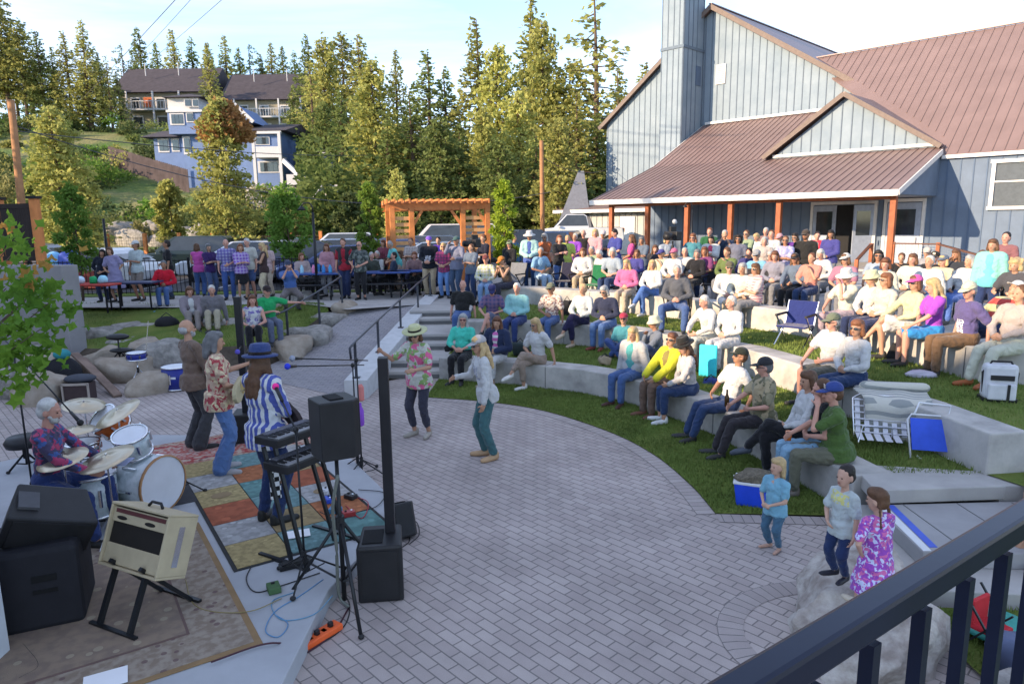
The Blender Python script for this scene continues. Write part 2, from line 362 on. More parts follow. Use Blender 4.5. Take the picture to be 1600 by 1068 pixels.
            if ka in ('cross', 'crossl') and k == (1 if ka == 'cross' else -1): toe = V((-k*.3, -1, -.45)).normalized()
        B.cap(hp*s, kn*s, .078*s*hw, .052*s); B.cap(kn*s, an*s, .053*s, .034*s)
        calf = kn+(an-kn)*.3; bk = V((0, .02, 0)); B.cap((kn+(an-kn)*.15+bk)*s, (kn+(an-kn)*.5+bk)*s, .045*s, .038*s)
        heel = an+V((0, 0, -.045))-toe*.03; ball = an+toe*.14+V((0, 0, -.055 if toe.z == 0 else -.02)); B.cap(heel*s, ball*s, .033*s, .030*s); B.cap(ball*s, (ball+toe*.045)*s, .030*s, .024*s)
        foots.append((an, toe, heel, ball))
        e = inf+.003
        if blen != 'skirt' or pose != 'stand':
            P.cap(hp*s, kn*s, (.081+e)*s*hw, (.056+e)*s) if blen in ('long', 'capri', 'flare') else P.cap(hp*s, (hp+(kn-hp)*(.85 if blen == 'short' else .6))*s, (.08+e)*s*hw, (.066+e)*s)
        if blen == 'long': P.cap(kn*s, (an+(kn-an)*.08)*s, (.055+e)*s, (.042+e)*s)
        elif blen == 'capri': P.cap(kn*s, (kn+(an-kn)*.72)*s, (.055+e)*s, (.042+e)*s)
        elif blen == 'flare': P.cap(kn*s, (an+V((0, .02, 0)))*s, (.055+e)*s, (.085+e)*s)
    e = inf+.004
    P.ell(U(0, .0, .945), V((.162*hw+e, .114*hw+e, .12+e))*s, UR)
    if sit or pose == 'floor': P.ell(V((0, -.03, pz-.02))*s, V((.165*hw+e, .14+e, .09+e))*s)
    if blen == 'skirt' and pose == 'stand': P.lathe([(.22*hw, .50), (.20*hw, .62), (.175*hw, .9), (.15, 1.04)], (0, 0, 0), n=18, R=Matrix.Scale(s, 3), sy=.8)
    torso(C, inf+loose, hem=(.06 if pose == 'stand' else 0)+loose)
    if dress: C.lathe([(.30, .44), (.27, .60), (.20, .88), (.17, 1.12), (.16, 1.25)], (0, 0, (pz-.93)*s), n=20, R=Matrix.Scale(s, 3), sy=.85)
    remesh(B, 'body', SKIN[skin], root, vox, 1 if lod == 0 else 1)
    if blen != 'none': remesh(P, 'trousers' if blen in ('long', 'capri', 'flare') else ('shorts' if blen == 'short' else 'skirt'), bottom, root, vc, 2, .026 if lod < 2 else .02)
    remesh(C, 'dress' if dress else 'shirt', top, root, vc, 2, .03 if lod < 2 else .022)
    if jacket:
        J = MB(); e = inf+.018
        for kk in (-1, 1):
            J.ell(U(.075*kk, .012, 1.24), V((.095*w+e*.5, .105+e, .20+e))*s, UR); J.ell(U(.082*kk, .012, 1.0), V((.09*hw+e*.5, .108*hw+e, .16))*s, UR)
            J.cap(U(.05*kk, .015, 1.40), U(.145*kk, .01, 1.395), (.058+e)*s, (.058+e)*s)
            sw, el, wr = hands[0 if kk < 0 else 1]
            if jacket[1] == 'long': J.cap(sw*s, el*s, (.05+e)*s, (.042+e)*s); J.cap(el*s, wr*s, (.041+e)*s, (.03+e)*s)
        J2 = remesh(J, 'jacket', jacket[0], root, vc, 2, .01)
    # shoes
    if shoe:
        for an, toe, heel, ball in foots:
            Q = MB(); e = .008; Q.cap((heel+V((0, 0, -.0)))*s, ball*s, (.036+e)*s, (.035+e)*s, n=10); Q.cap(ball*s, (ball+toe*.05)*s, (.034+e)*s, (.026+e)*s, n=10); Q.cap(heel*s, (heel+V((0, 0, .05)))*s, (.036+e)*s, (.034+e)*s, n=10)
            remesh(Q, 'shoe', LEATHER(shoe), root, .014 if lod < 2 else .02, 1)
    # hair
    st, hc = hair
    if st != 'bald':
        H = MB(); e = .0
        H.ell(Hd(0, .022, 1.648), V((.083, .092, .088))*s, HR); H.ell(Hd(0, .045, 1.60), V((.078, .07, .085))*s, HR)
        if st == 'short' : pass
        if st == 'balding': H = MB(); H.ell(Hd(0, .045, 1.595), V((.081, .066, .06))*s, HR)
        if st in ('bob', 'long', 'curly', 'pony'):
            H.ell(Hd(0, -.02, 1.675), V((.078, .072, .058))*s, HR)
        if st in ('bob', 'long', 'curly'):
            for k in (-1, 1): H.cap(Hd(.066*k, .01, 1.64), Hd(.082*k, .015, 1.52), .032*s, .034*s)
            H.ell(Hd(0, .05, 1.55), V((.085, .06, .09))*s, HR)
        if st == 'long':
            for k in (-1, 1): H.cap(Hd(.080*k, .01, 1.53), U(.105*k, -.035, 1.37), .036*s, .026*s); 
            H.cap(Hd(0, .07, 1.54), U(0, .12, 1.30), .07*s, .045*s); H.cap(U(-.05, .1, 1.42), U(-.06, .115, 1.28), .05*s, .03*s); H.cap(U(.05, .1, 1.42), U(.06, .115, 1.28), .05*s, .03*s)
        if st == 'curly':
            rr = random.Random(int(abs(x*100)+abs(y*37)))
            for i in range(34):
                t = rr.uniform(-.4, math.pi+.4); z = rr.uniform(-.1, .11); q = Hd(.098*math.cos(t), .03+.085*math.sin(t), 1.60+z); H.ell(q, V((.03, .03, .032))*s, n=7, m=5)
        if st == 'pony': H.cap(Hd(0, .10, 1.66), Hd(0, .15, 1.50), .03*s, .018*s)
        if st == 'braid':
            H.ell(Hd(0, -.02, 1.675), V((.078, .07, .055))*s, HR)
            for k in (-1, 1):
                for i in range(6): H.ell(Hd((.07+.01*i)*k, .05+.004*i, 1.56-.035*i), V((.022, .022, .026))*s, n=8, m=6)
        if st == 'shaggy':

            for k in (-1, 1): H.cap(Hd(.072*k, .015, 1.64), Hd(.085*k, .03, 1.50), .03*s, .03*s)
            H.cap(Hd(0, .07, 1.6), Hd(0, .09, 1.44), .07*s, .05*s); H.ell(Hd(0, -.03, 1.685), V((.072, .06, .045))*s, HR)
        remesh(H, 'hair', hairmat(hc), root, (.010, .013, .018)[lod], 1, .012)
    if beard:
        Q = MB(); Q.ell(Hd(0, -.045, 1.532), V((.052, .052, .045))*s, HR); Q.cap(Hd(-.05, -.03, 1.56), Hd(.05, -.03, 1.56), .022*s, .022*s); remesh(Q, 'beard', hairmat(beard), root, .012, 1, .006)
    # face details
    if True:
        for k in (-1, 1):
            MB().ell(Hd(.030*k, -.0815, 1.607), V((.010, .008, .0055))*s, HR, n=8, m=6).build('eye', mat('eye', (.03, .022, .018), rough=.2, var=.1, bump=0), root, True)
        MB().ell(Hd(0, -.0885, 1.549), V((.022, .007, .005))*s, HR, n=8, m=4).build('mouth', mat('lips', (.30, .12, .10), rough=.5, var=.1, bump=0), root, True)
    if glasses:
        Q = MB()
        for k in (-1, 1): Q.ell(Hd(.033*k, -.089, 1.608), V((.029, .011, .021))*s, HR, n=10, m=6); Q.bar(Hd(.06*k, -.085, 1.612), Hd(.078*k, .0, 1.605), .006*s)
        Q.bar(Hd(-.03, -.1, 1.612), Hd(.03, -.1, 1.612), .006*s)
        Q.build('sunglasses' if glasses is True else 'spectacles', GLASS if glasses is True else mat('spectacle', (.12, .05, .05), rough=.3), root, True)
    # hat
    if hat:
        hm = hatc if not isinstance(hatc, tuple) else cloth(hatc)
        O = Hd(0, .012, 1.655); K = MB(); HT2 = HR
        if hat in ('cap', 'cap_back', 'trucker'):
            K.ell(O, V((.092, .102, .088))*s, HT2, n=16, m=8, zmin=-.12)
            sgn = 1 if hat == 'cap_back' else -1
            vs = []; fs = []; n = 9
            for j, (rr, zz) in enumerate(((.092, .0), (.13, -.004), (.165, -.016))):
                for i in range(n):
                    t = math.radians(-62+124*i/(n-1)); q = V((math.sin(t)*.088*(1-.1*j), sgn*(rr*math.cos(t)+.015*j), zz-.006+.0*j)); vs.append(O+HT2 @ (q*s))
            for i in range(n*3): vs.append(vs[i]+HT2 @ V((0, 0, -.006*s)))
            for j in range(2):
                for i in range(n-1): a0 = j*n+i; fs.append((a0, a0+1, a0+n+1, a0+n)); fs.append((a0+3*n, a0+4*n, a0+4*n+1, a0+3*n+1))
            for i in range(n-1): fs.append((2*n+i, 2*n+i+1, 5*n+i+1, 5*n+i))
            ho = K.build('cap', hm, root, True)
            MB().add(vs, fs).build('cap_brim', hm, ho, True)
            if hat == 'trucker': MB().box(O+HT2 @ (V((0, -.098, .035))*s), (.05*s, .008*s, .045*s), HT2).build('cap_badge', mat('badge', (.5, .42, .35)), ho)
        else:
            br, ch, bd = {'straw': (.19, .10, .012), 'sun': (.18, .10, -.03), 'fedora': (.155, .115, .0), 'bucket': (.135, .095, -.035), 'wide': (.20, .10, -.01)}[hat]
            R3 = HT2*s
            prof = [(br, -.004+bd), (br, .004+bd), (.105, .006), (.096, .02), (.092, ch*.7), (.08, ch*.95), (.05, ch), (.02, ch-.012), (.0005, ch-.012)]
            prof = [(.09, -.012)]+[(br-.002, -.01+bd)]+prof
            ho = K.lathe(prof, O, n=24, R=R3, sy=1.12).build('hat', hm, root, True)
            if hat in ('straw', 'fedora'): MB().lathe([(.1, .012), (.102, .012), (.099, .04), (.097, .04)], O, n=24, R=R3, sy=1.12).build('hat_band', cloth((.02, .015, .015)), ho, True)
    root['_'] = 0; del root['_']
    return root, [w_*s for _, _, w_ in hands]
# ---------------------------------------------------------------- light and sky
SUNEL = math.radians(17.); TS = V((-.89, -.45, 0)).normalized()
sd = V((TS.x*math.cos(SUNEL), TS.y*math.cos(SUNEL), math.sin(SUNEL)))
sl = bpy.data.lights.new('sun', 'SUN'); sl.energy = 2.9; sl.angle = math.radians(.53); sl.color = (1., .77, .52)
so = bpy.data.objects.new('sun', sl); COL.objects.link(so); so.rotation_euler = sd.to_track_quat('Z', 'Y').to_euler()
W = bpy.data.worlds.new('World'); S.world = W; W.use_nodes = True; N = W.node_tree.nodes; L = W.node_tree.links
bg = N['Background']; sky = N.new('ShaderNodeTexSky'); sky.sky_type = 'NISHITA'; sky.sun_disc = False; sky.sun_elevation = SUNEL
sky.sun_rotation = math.atan2(TS.x, TS.y); sky.altitude = 1800; sky.air_density = 1.; sky.dust_density = .6; sky.ozone_density = 1.6
tc = N.new('ShaderNodeTexCoord'); mp = N.new('ShaderNodeMapping'); mp.inputs['Scale'].default_value = (1.1, 1.1, 5.); mp.inputs['Rotation'].default_value = (.25, .3, .2); L.new(tc.outputs['Generated'], mp.inputs['Vector'])
nz = N.new('ShaderNodeTexNoise'); nz.inputs['Scale'].default_value = 1.7; nz.inputs['Detail'].default_value = 9; nz.inputs['Roughness'].default_value = .55; nz.inputs['Distortion'].default_value = .5; L.new(mp.outputs[0], nz.inputs['Vector'])
cr = N.new('ShaderNodeValToRGB'); cr.color_ramp.elements[0].position = .42; cr.color_ramp.elements[1].position = .68; cr.color_ramp.elements[0].color = (.10, .10, .10, 1); cr.color_ramp.elements[1].color = (.62, .62, .62, 1); L.new(nz.outputs['Fac'], cr.inputs['Fac'])
cl = mixc(N, L, cr.outputs['Color'], sky.outputs['Color'], (3.3, 3.3, 3.7))
L.new(cl, bg.inputs['Color']); bg.inputs['Strength'].default_value = .135
S.view_settings.view_transform = 'Standard'; S.view_settings.look = 'None'; S.view_settings.gamma = 1; S.view_settings.exposure = 1.8
# ---------------------------------------------------------------- materials of the setting
CONC = mat('concrete', (.37, .35, .33), rough=.85, var=.14, nscale=2.2, bump=.2, bscale=70, bdist=.003)
CONC2 = mat('concrete_face', (.29, .285, .275), rough=.9, var=.22, nscale=3.0, bump=.35, bscale=25, bdist=.006)
GRASS = mat('turf', (.095, .145, .028), rough=.95, var=.35, nscale=1.3, bump=.9, bscale=90, bdist=.02, spec=.1, col2=(.17, .195, .05), c2thr=(.35, .68))
ASPH = mat('asphalt', (.06, .058, .062), rough=.9, var=.2, nscale=3, bump=.3, bscale=120)
STONE = mat('granite', (.17, .16, .145), rough=.85, nscale=5, var=.3, bump=1., bscale=16, bdist=.035, col2=(.34, .315, .285), c2thr=(.35, .65))
PAVE = brickmat('pavers', (.36, .305, .285), (.42, .362, .335), (.19, .168, .16), .205, .103, math.radians(47), mortar=.0065, big=(0, .26))
PAVEB = brickmat('paver_border', (.345, .295, .278), (.405, .352, .33), (.16, .145, .14), .103, .206, 0, mortar=.005, coords='UV')
PAVE2 = brickmat('ramp_pavers', (.26, .245, .26), (.31, .29, .29), (.14, .13, .14), .205, .103, math.radians(12), mortar=.006, big=(0, .2))
def smooth(t): t = max(0., min(1., t)); return t*t*(3-2*t)
def interp(tab, v):
    if v <= tab[0][0]: return tab[0][1]
    for (a, ha), (b, hb) in zip(tab, tab[1:]):
        if v <= b: return ha+(hb-ha)*(v-a)/(b-a)
    return tab[-1][1]
def terrain(x, y):
    hl = interp([(43, .88), (47, .9), (52, 2.0), (60, 3.6), (66, 5.6), (72, 6.6), (84, 10.), (100, 15.), (110, 17.2), (126, 18.3), (160, 22), (260, 30), (900, 40)], y+max(0, (-x-35))*.25)
    hr = interp([(50, .9), (80, 1.6), (140, 6), (260, 14), (900, 25)], y)
    k = smooth((12-x)/34.)
    if y < 19 and x < 9: pass
    return hl*k+hr*(1-k)+.35*mnoise.noise(V((x*.12, y*.12, 0)))*smooth((y-50)/10)
# terrain sheet (everything beyond the venue)
xs = [-600, -400, -260, -190, -140, -110]+[-95+4*i for i in range(41)]+[80, 100, 140, 200, 300, 450, 600]
ys = [34, 38, 42]+[46+3*i for i in range(32)]+[150, 170, 200, 260, 340, 460, 650, 900]
m_ = MB(); vs = [(x, y, terrain(x, y)) for y in ys for x in xs]; nx = len(xs)
m_.add(vs, [(j*nx+i, j*nx+i+1, (j+1)*nx+i+1, (j+1)*nx+i) for j in range(len(ys)-1) for i in range(nx-1)])
HILLM = mat('hillside', (.09, .14, .035), rough=.95, var=.3, nscale=.16, bump=.8, bscale=3, bdist=.2, col2=(.20, .19, .08), c2thr=(.46, .62))
struct(m_.build('hill', HILLM, None, True))
# base ground below the venue: plain sheet at -0.02 out to the sides
g = MB(); g.add([(-600, -300, -.03), (600, -300, -.03), (600, 34.5, -.03), (-600, 34.5, -.03)], [(0, 1, 2, 3)]); struct(g.build('ground', mat('soil', (.12, .10, .07), rough=.95, var=.3, nscale=.5, bump=.5, bscale=10)))
# parking lot and road at plateau level
g = MB(); g.prism([(-60, 23.2), (-3.5, 23.2), (-3.5, 25.5), (60, 25.5), (60, 45), (-60, 45)], .2, .895); struct(g.build('parking_lot', ASPH))
g = MB(); g.prism([(-75, 45.5), (70, 45.5), (70, 51), (-75, 51)], .6, 1.28); struct(g.build('road', mat('old_asphalt', (.13, .125, .12), rough=.9, var=.2, nscale=2)))
g = MB(); g.add([(-30, 33.0, .9), (-5, 33.0, .9), (-5, 33.12, .9), (-30, 33.12, .9)], [(0, 1, 2, 3)])
for i in range(9): x = -24+2.7*i; g.add([(x, 24.2, .9), (x+.1, 24.2, .9), (x+.1, 29, .9), (x, 29, .9)], [(0, 1, 2, 3)])
struct(g.build('parking_lines', WHITE))
# arcs of the amphitheatre
def catmull(pts, k=6):
    out = []; P_ = [V(pts[0])*2-V(pts[1])]+[V(p) for p in pts]+[V(pts[-1])*2-V(pts[-2])]
    for i in range(1, len(P_)-2):
        for j in range(k):
            t = j/k; a, b, c, d = P_[i-1:i+3]
            out.append(.5*((2*b)+(c-a)*t+(2*a-5*b+4*c-d)*t*t+(3*b-a-3*c+d)*t**3))
    out.append(P_[-2]); return out
EDGE = catmull([(-1.58, 12.2), (-.46, 11.83), (.52, 11.2), (1.43, 10.02), (1.9, 8.96), (2.12, 7.85), (2.18, 7.03)])
EDGE = [V((p.x, p.y)) for p in EDGE]
W1 = [V(p) for p in ((-1.48, 13.62), (.0, 13.1), (.62, 12.72), (1.24, 12.38), (1.86, 11.8), (2.36, 11.1), (2.94, 9.80), (3.12, 9.1), (3.30, 8.5), (3.5, 7.5), (3.6, 6.95))]
W2 = [V(p) for p in ((-1.2, 15.65), (.12, 15.3), (1.15, 15.1), (2.2, 14.4), (2.82, 13.75), (3.5, 12.8), (4.06, 11.85), (4.42, 10.6), (4.58, 9.3), (4.85, 8.1), (4.98, 6.93))]
W3 = [V(p) for p in ((-.9, 19.0), (.5, 18.75), (2.0, 17.6), (3.4, 16.2), (4.6, 14.7), (5.5, 13.3), (6.0, 12.0), (6.25, 10.6), (6.35, 9.5), (7.0, 9.0), (8.4, 8.8))]
def normals(pl):
    out = []
    for i, p in enumerate(pl):
        d = (pl[min(i+1, len(pl)-1)]-pl[max(i-1, 0)]).normalized(); out.append(V((-d.y, d.x)) if False else V((-d.y, d.x)))
    return out
def wallstrip(pl, t, z0, z1, bev=.012):
    ns = normals(pl); m = MB()
    o = pl; q = [p+n*t for p, n in zip(pl, ns)]   # n points outward (away from the plaza)
    n_ = len(pl); vs = [(p.x, p.y, z0) for p in o]+[(p.x, p.y, z1) for p in o]+[(p.x, p.y, z1) for p in q]+[(p.x, p.y, z0) for p in q]; fs = []
    for i in range(n_-1):
        for k in range(3): fs.append((k*n_+i, k*n_+i+1, (k+1)*n_+i+1, (k+1)*n_+i))
        fs.append((3*n_+i, 3*n_+i+1, i+1, i))
    fs += [(0, n_, 2*n_, 3*n_), (n_-1, 4*n_-1, 3*n_-1, 2*n_-1)]
    m.add(vs, fs); return m
def flip(m): m.f = [tuple(reversed(f)) for f in m.f]; return m
WALLM = mat('cast_concrete', (.25, .24, .225), rough=.85, nscale=2.1, bump=.5, bscale=22, bdist=.008, col2=(.46, .435, .405), c2thr=(.3, .6))
for pl, z0, z1, lb in ((W1, -.05, .45, 'lowest curved concrete seat wall bordering the grass strip by the plaza'), (W2, .35, .9, 'middle curved concrete seat wall between the two grass terraces'), (W3, .8, 1.35, 'highest curved concrete seat wall in front of the brown roofed building')):
    o = flip(wallstrip(pl, .46, z0, z1)).build('seat_wall', WALLM, bev=.02); tag(o, lb, 'wall', 'curved concrete seat walls')
    jm = MB()
    for i in range(2, len(pl)-1, 2):
        p = pl[i]; n = normals(pl)[i]; jm.box((p.x+n.x*.23, p.y+n.y*.23, z1+.001), (.012, .455, .004), math.atan2(-n.x, n.y)); jm.box((p.x-n.x*.002, p.y-n.y*.002, (z0+z1)/2+.03), (.012, .006, (z1-z0)-.1), math.atan2(-n.x, n.y))
    jm.build('joint', mat('joint', (.12, .12, .12)), o)
def off(pl, t): return [p+n*t for p, n in zip(pl, normals(pl))]
# levels: plaza, grass strip, terraces
g = MB(); pz = [(-14, -8), (9, -8), (9, 6.0), (3.3, 6.0), (3.3, 6.92), (2.18, 7.03)]+[(p.x, p.y) for p in reversed(EDGE[:-1])]+[(-1.45, 13.75), (-2.3, 13.75), (-3.2, 12.9), (-5.5, 15.4), (-14, 15.4)]
g.add([(x, y, 0) for x, y in pz], [tuple(range(len(pz)-1, -1, -1))]); 
import bmesh
def planar(poly, z, name, m, thick=.3):
    bm = bmesh.new(); f = bm.faces.new([bm.verts.new((p[0], p[1], z)) for p in poly]); bm.normal_update()
    if f.normal.z < 0: f.normal_flip()
    bmesh.ops.triangulate(bm, faces=[f]); me = bpy.data.meshes.new(name); bm.to_mesh(me); bm.free(); me.materials.append(m)
    o = bpy.data.objects.new(name, me); COL.objects.link(o); return struct(o)
planar(pz, 0, 'plaza', PAVE)
# soldier course border along the curved edge, with its own uv
def border(pl, w, z, name='paver_edging', side=-1):
    pl = [V(p) for p in pl]; ns = normals(pl); me = bpy.data.meshes.new(name); vs = []; fs = []; uv = []; acc = 0; ac = [0]
    for i in range(1, len(pl)): acc += (pl[i]-pl[i-1]).length; ac.append(acc)
    for p, n in zip(pl, ns): q = p+n*w*side; vs += [(p.x, p.y, z), (q.x, q.y, z)]
    for i in range(len(pl)-1):
        fs.append((2*i, 2*i+1, 2*i+3, 2*i+2)); uv += [(ac[i], 0), (ac[i], w), (ac[i+1], w), (ac[i+1], 0)]
    me.from_pydata(vs, [], fs); ul = me.uv_layers.new(name='UVMap')
    for i, c in enumerate(uv): ul.data[i].uv = c
    me.materials.append(PAVEB); o = bpy.data.objects.new(name, me); COL.objects.link(o)
    bm = bmesh.new(); bm.from_mesh(me); bmesh.ops.recalc_face_normals(bm, faces=bm.faces); 
    for f in bm.faces:
        if f.normal.z < 0: f.normal_flip()
    bm.to_mesh(me); bm.free(); return struct(o)
border(EDGE, .206, .004); border([(2.18, 7.03), (3.3, 6.92)], .206, .005)
ring = [V((2.55+1.0*math.cos(t), 4.75+.86*math.sin(t))) for t in [math.radians(95+10*i) for i in range(13)]]
border(ring, .2, .004, side=1)
def strip(inner, outer, z, name, m):
    n = min(len(inner), len(outer)); return planar([(p[0], p[1]) for p in inner]+[(p[0], p[1]) for p in reversed(outer)], z, name, m)
strip(EDGE+[V((3.55, 6.93))], W1, .012, 'lawn', GRASS)
strip(off(W1, .44), W2, .435, 'lawn', GRASS); strip(off(W2, .44), W3, .885, 'lawn', GRASS)
# upper terrace in front of the building
planar([(p.x, p.y) for p in off(W3, .4)]+[(30, 8.8), (44, 30), (14, 48), (3.6, 37.5), (-2.0, 26), (-2.6, 21), (-.9, 21)], 1.05, 'upper_terrace', CONC)
# plateau walk behind the lawn and at the stair head, stepped onto the ramp
planar([(-22, 20.0), (-8.8, 18.9), (-6.6, 19.9), (-5.6, 19.2), (-4.3, 18.0), (-2.55, 18.9), (-1.0, 18.95), (-.9, 21), (-2.0, 23.5), (-22, 23.5)], .9, 'upper_walk', CONC)
planar([(-22, 21.2), (-7.5, 22.4), (-2.2, 22.6), (-2.2, 23.3), (-22, 23.3)], .912, 'lawn', GRASS)
# ramp
m_ = MB(); rl = [(-5.6, 14.2, .0), (-5.0, 15.6, .18), (-4.6, 17.0, .48), (-4.35, 18.0, .72), (-4.2, 19.0, .9)]; rr_ = [(-3.1, 12.3, .0), (-2.9, 14.2, .18), (-2.78, 16.2, .48), (-2.66, 17.8, .72), (-2.55, 19.0, .9)]
m_.add([(a[0], a[1], a[2]+.006) for a in rl]+[(a[0], a[1], a[2]+.006) for a in rr_], [(i, 5+i, 6+i, i+1) for i in range(4)]); struct(m_.build('ramp', PAVE2))
# ramp curb wall with sloping top
cw = [(-3.05, 12.2, .34), (-2.95, 14.2, .5), (-2.82, 16.2, .68), (-2.7, 17.8, .84), (-2.58, 20.6, .99)]
m_ = MB(); n_ = len(cw); vs = [(a[0]+o_, a[1], z) for o_, top in ((0, 0), (0, 1), (.42, 1), (.42, 0)) for a in cw for z in [a[2] if top else -.05]]
fs = []
for i in range(n_-1):
    for k in range(3): fs.append((k*n_+i, (k+1)*n_+i, (k+1)*n_+i+1, k*n_+i+1))
fs += [(0, 3*n_, 2*n_, n_), (n_-1, 2*n_-1, 3*n_-1, 4*n_-1)]
m_.add(vs, fs); tag(m_.build('ramp_curb', mat('white_concrete', (.5, .5, .5), rough=.85, var=.1), bev=.01), 'pale concrete curb wall carrying the handrail beside the stairs', 'wall')
# stairs by the ramp: six risers climbing with two deep landings
t = thing('stone_stairs', 'grey concrete stairs climbing beside the ramp curb', 'stairs')
ySt = [13.75, 14.15, 15.3, 15.7, 17.2, 17.6]
for i, y in enumerate(ySt):
    MB().box((-1.83, (y+19.2)/2, .15*(i+1)-.0754-i*.0003), (1.6-.004*i, 19.2-y, .149)).build('step', CONC if i != 5 else CONC, t, bev=.012)
for i, y in enumerate(ySt): MB().box((-1.83, y-.004, .15*i+.05), (1.55, .006, .07)).build('riser_band', mat('joint', (.12, .12, .12)), t)  # dark band laid across the face of each solid riser
# cheek blocks beside the stairs for the seat walls' ends
# right hand steps: slab and landing with blue tape
BT = mat('blue_tape', (.05, .10, .5), rough=.5)
t = thing('side_steps', 'grey paved steps with blue taped edges below the blue folding chair', 'stairs')
MB().prism([(3.62, 6.55), (4.98, 6.62), (4.98, 7.05), (3.75, 7.32)], .30, .448).build('step', CONC, t, bev=.012)
MB().prism([(3.52, 5.55), (5.6, 5.4), (5.6, 6.6), (3.60, 6.54)], .15, .30).build('landing', mat('slab', (.30, .29, .29), rough=.85, var=.12, nscale=2), t, bev=.01)
MB().prism([(3.2, 5.2), (5.9, 4.9), (5.9, 6.9), (3.3, 6.9)], -.02, .15).build('lower_landing', CONC, t, bev=.01)
MB().prism([(3.62, 5.62), (3.69, 5.62), (3.80, 6.52), (3.73, 6.52)], .3, .304).build('tape', BT, t)
MB().prism([(3.53, 5.56), (3.60, 5.56), (3.71, 6.5), (3.63, 6.5)], .3, .303).build('nosing', WHITE, t)
for i in range(3): MB().box((3.9+.55*i, 6.0, .3015), (.01, 1.1, .003)).build('slab_joint', mat('joint', (.12, .12, .12)), t)
planar([(4.99, 6.95), (5.3, 6.2), (8, 6.0), (9, 8.0), (6.0, 8.4), (5.4, 7.3)], .455, 'lawn', GRASS)
MB().prism([(4.93, 6.63), (5.75, 6.63), (5.75, 7.5), (5.03, 7.5)], 0, .443).build('fill_block', CONC, t)
MB().prism([(4.98, 6.2), (5.1, 6.0), (5.6, 6.9), (5.45, 7.0)], .0, .47).build('steps_curb', CONC, t); MB().prism([(5.08, 6.15), (5.14, 6.13), (5.5, 6.85), (5.44, 6.88)], .47, .474).build('tape', BT, t)
# lawn at lower right under the railing
planar([(3.2, 1.5), (9, 1.5), (9, 5.2), (5.9, 4.9), (3.2, 5.15)], .03, 'lawn', GRASS)
# left lawn (sloping) with rock edge
m_ = MB(); A_ = [(-14, 15.4, .42), (-10, 15.4, .42), (-7.4, 15.0, .42), (-5.75, 15.6, .42), (-5.1, 17.0, .6), (-4.9, 18.4, .82)]; B_ = [(-14, 20.5, .9), (-11, 20.2, .9), (-8.8, 19.0, .9), (-7.6, 19.4, .9), (-6.4, 19.9, .9), (-5.3, 19.4, .9)]
m_.add(A_+B_, [(i, i+1, 7+i, 6+i) for i in range(5)]); struct(m_.build('lawn', GRASS))
m_ = MB(); m_.add([(a[0], a[1], a[2]+.004) for a in A_]+[(a[0]+(.35 if i > 2 else 0), a[1]-.75, -.02) for i, a in enumerate(A_)], [(6+i, 7+i, i+1, i) for i in range(5)]); struct(m_.build('embankment', mat('dark_soil', (.07, .055, .04), rough=.95, var=.3, bump=.6, bscale=15, bdist=.02), None, True))
# grass blades along the lawns (uncountable)
gb = MB(); 
def blades(poly_pts, n, z, hh=.035):
    for _ in range(n):
        a, b, c = poly_pts[rnd.randrange(len(poly_pts))]; u, v_ = rnd.random(), rnd.random()
        if u+v_ > 1: u, v_ = 1-u, 1-v_
        p = V(a)+(V(b)-V(a))*u+(V(c)-V(a))*v_; t = rnd.uniform(0, 6.28); w = .007; h = hh*rnd.uniform(.5, 1.3); d = V((math.cos(t)*w, math.sin(t)*w, 0)); l = V((rnd.gauss(0, .012), rnd.gauss(0, .012), h))
        q = V((p.x, p.y, z if len(p) == 2 else p.z)); gb.add([q-d, q+d, q+l], [(0, 1, 2)])
def tris(a, b):
    out = []
    for i in range(min(len(a), len(b))-1): out += [(a[i], a[i+1], b[i]), (a[i+1], b[i+1], b[i])]
    return out
E11 = [EDGE[int(i*(len(EDGE)-1)/10)] for i in range(11)]
blades(tris(E11, W1), 26000, .012, .04); blades(tris(off(W1, .46), W2), 14000, .435, .05); blades(tris(off(W2, .46), W3), 12000, .885, .05)
blades([((3.2, 2.5), (7, 2.5), (7, 5)), ((3.2, 2.5), (7, 5), (3.2, 5.1))], 9000, .03, .05)
blades([(a, b, c) for a, b, c in [(A_[i], A_[i+1], B_[i]) for i in range(5)]+[(A_[i+1], B_[i+1], B_[i]) for i in range(5)]], 14000, 0, .05)
tag(gb.build('grass', mat('grass_blade', (.135, .185, .04), rough=.8, var=.3, nscale=1.0, bump=0)), kind='stuff')
# stage slab
g = MB(); g.prism([(-1.55, 2.0), (-1.55, 5.3), (-1.25, 6.6), (-1.5, 7.5), (-2.3, 8.9), (-3.0, 9.5), (-5.6, 9.7), (-7.2, 8.0), (-7.2, 2.0)], -.05, .15); struct(g.build('stage', mat('stage_slab', (.36, .37, .39), rough=.8, var=.1, nscale=2), bev=.01))
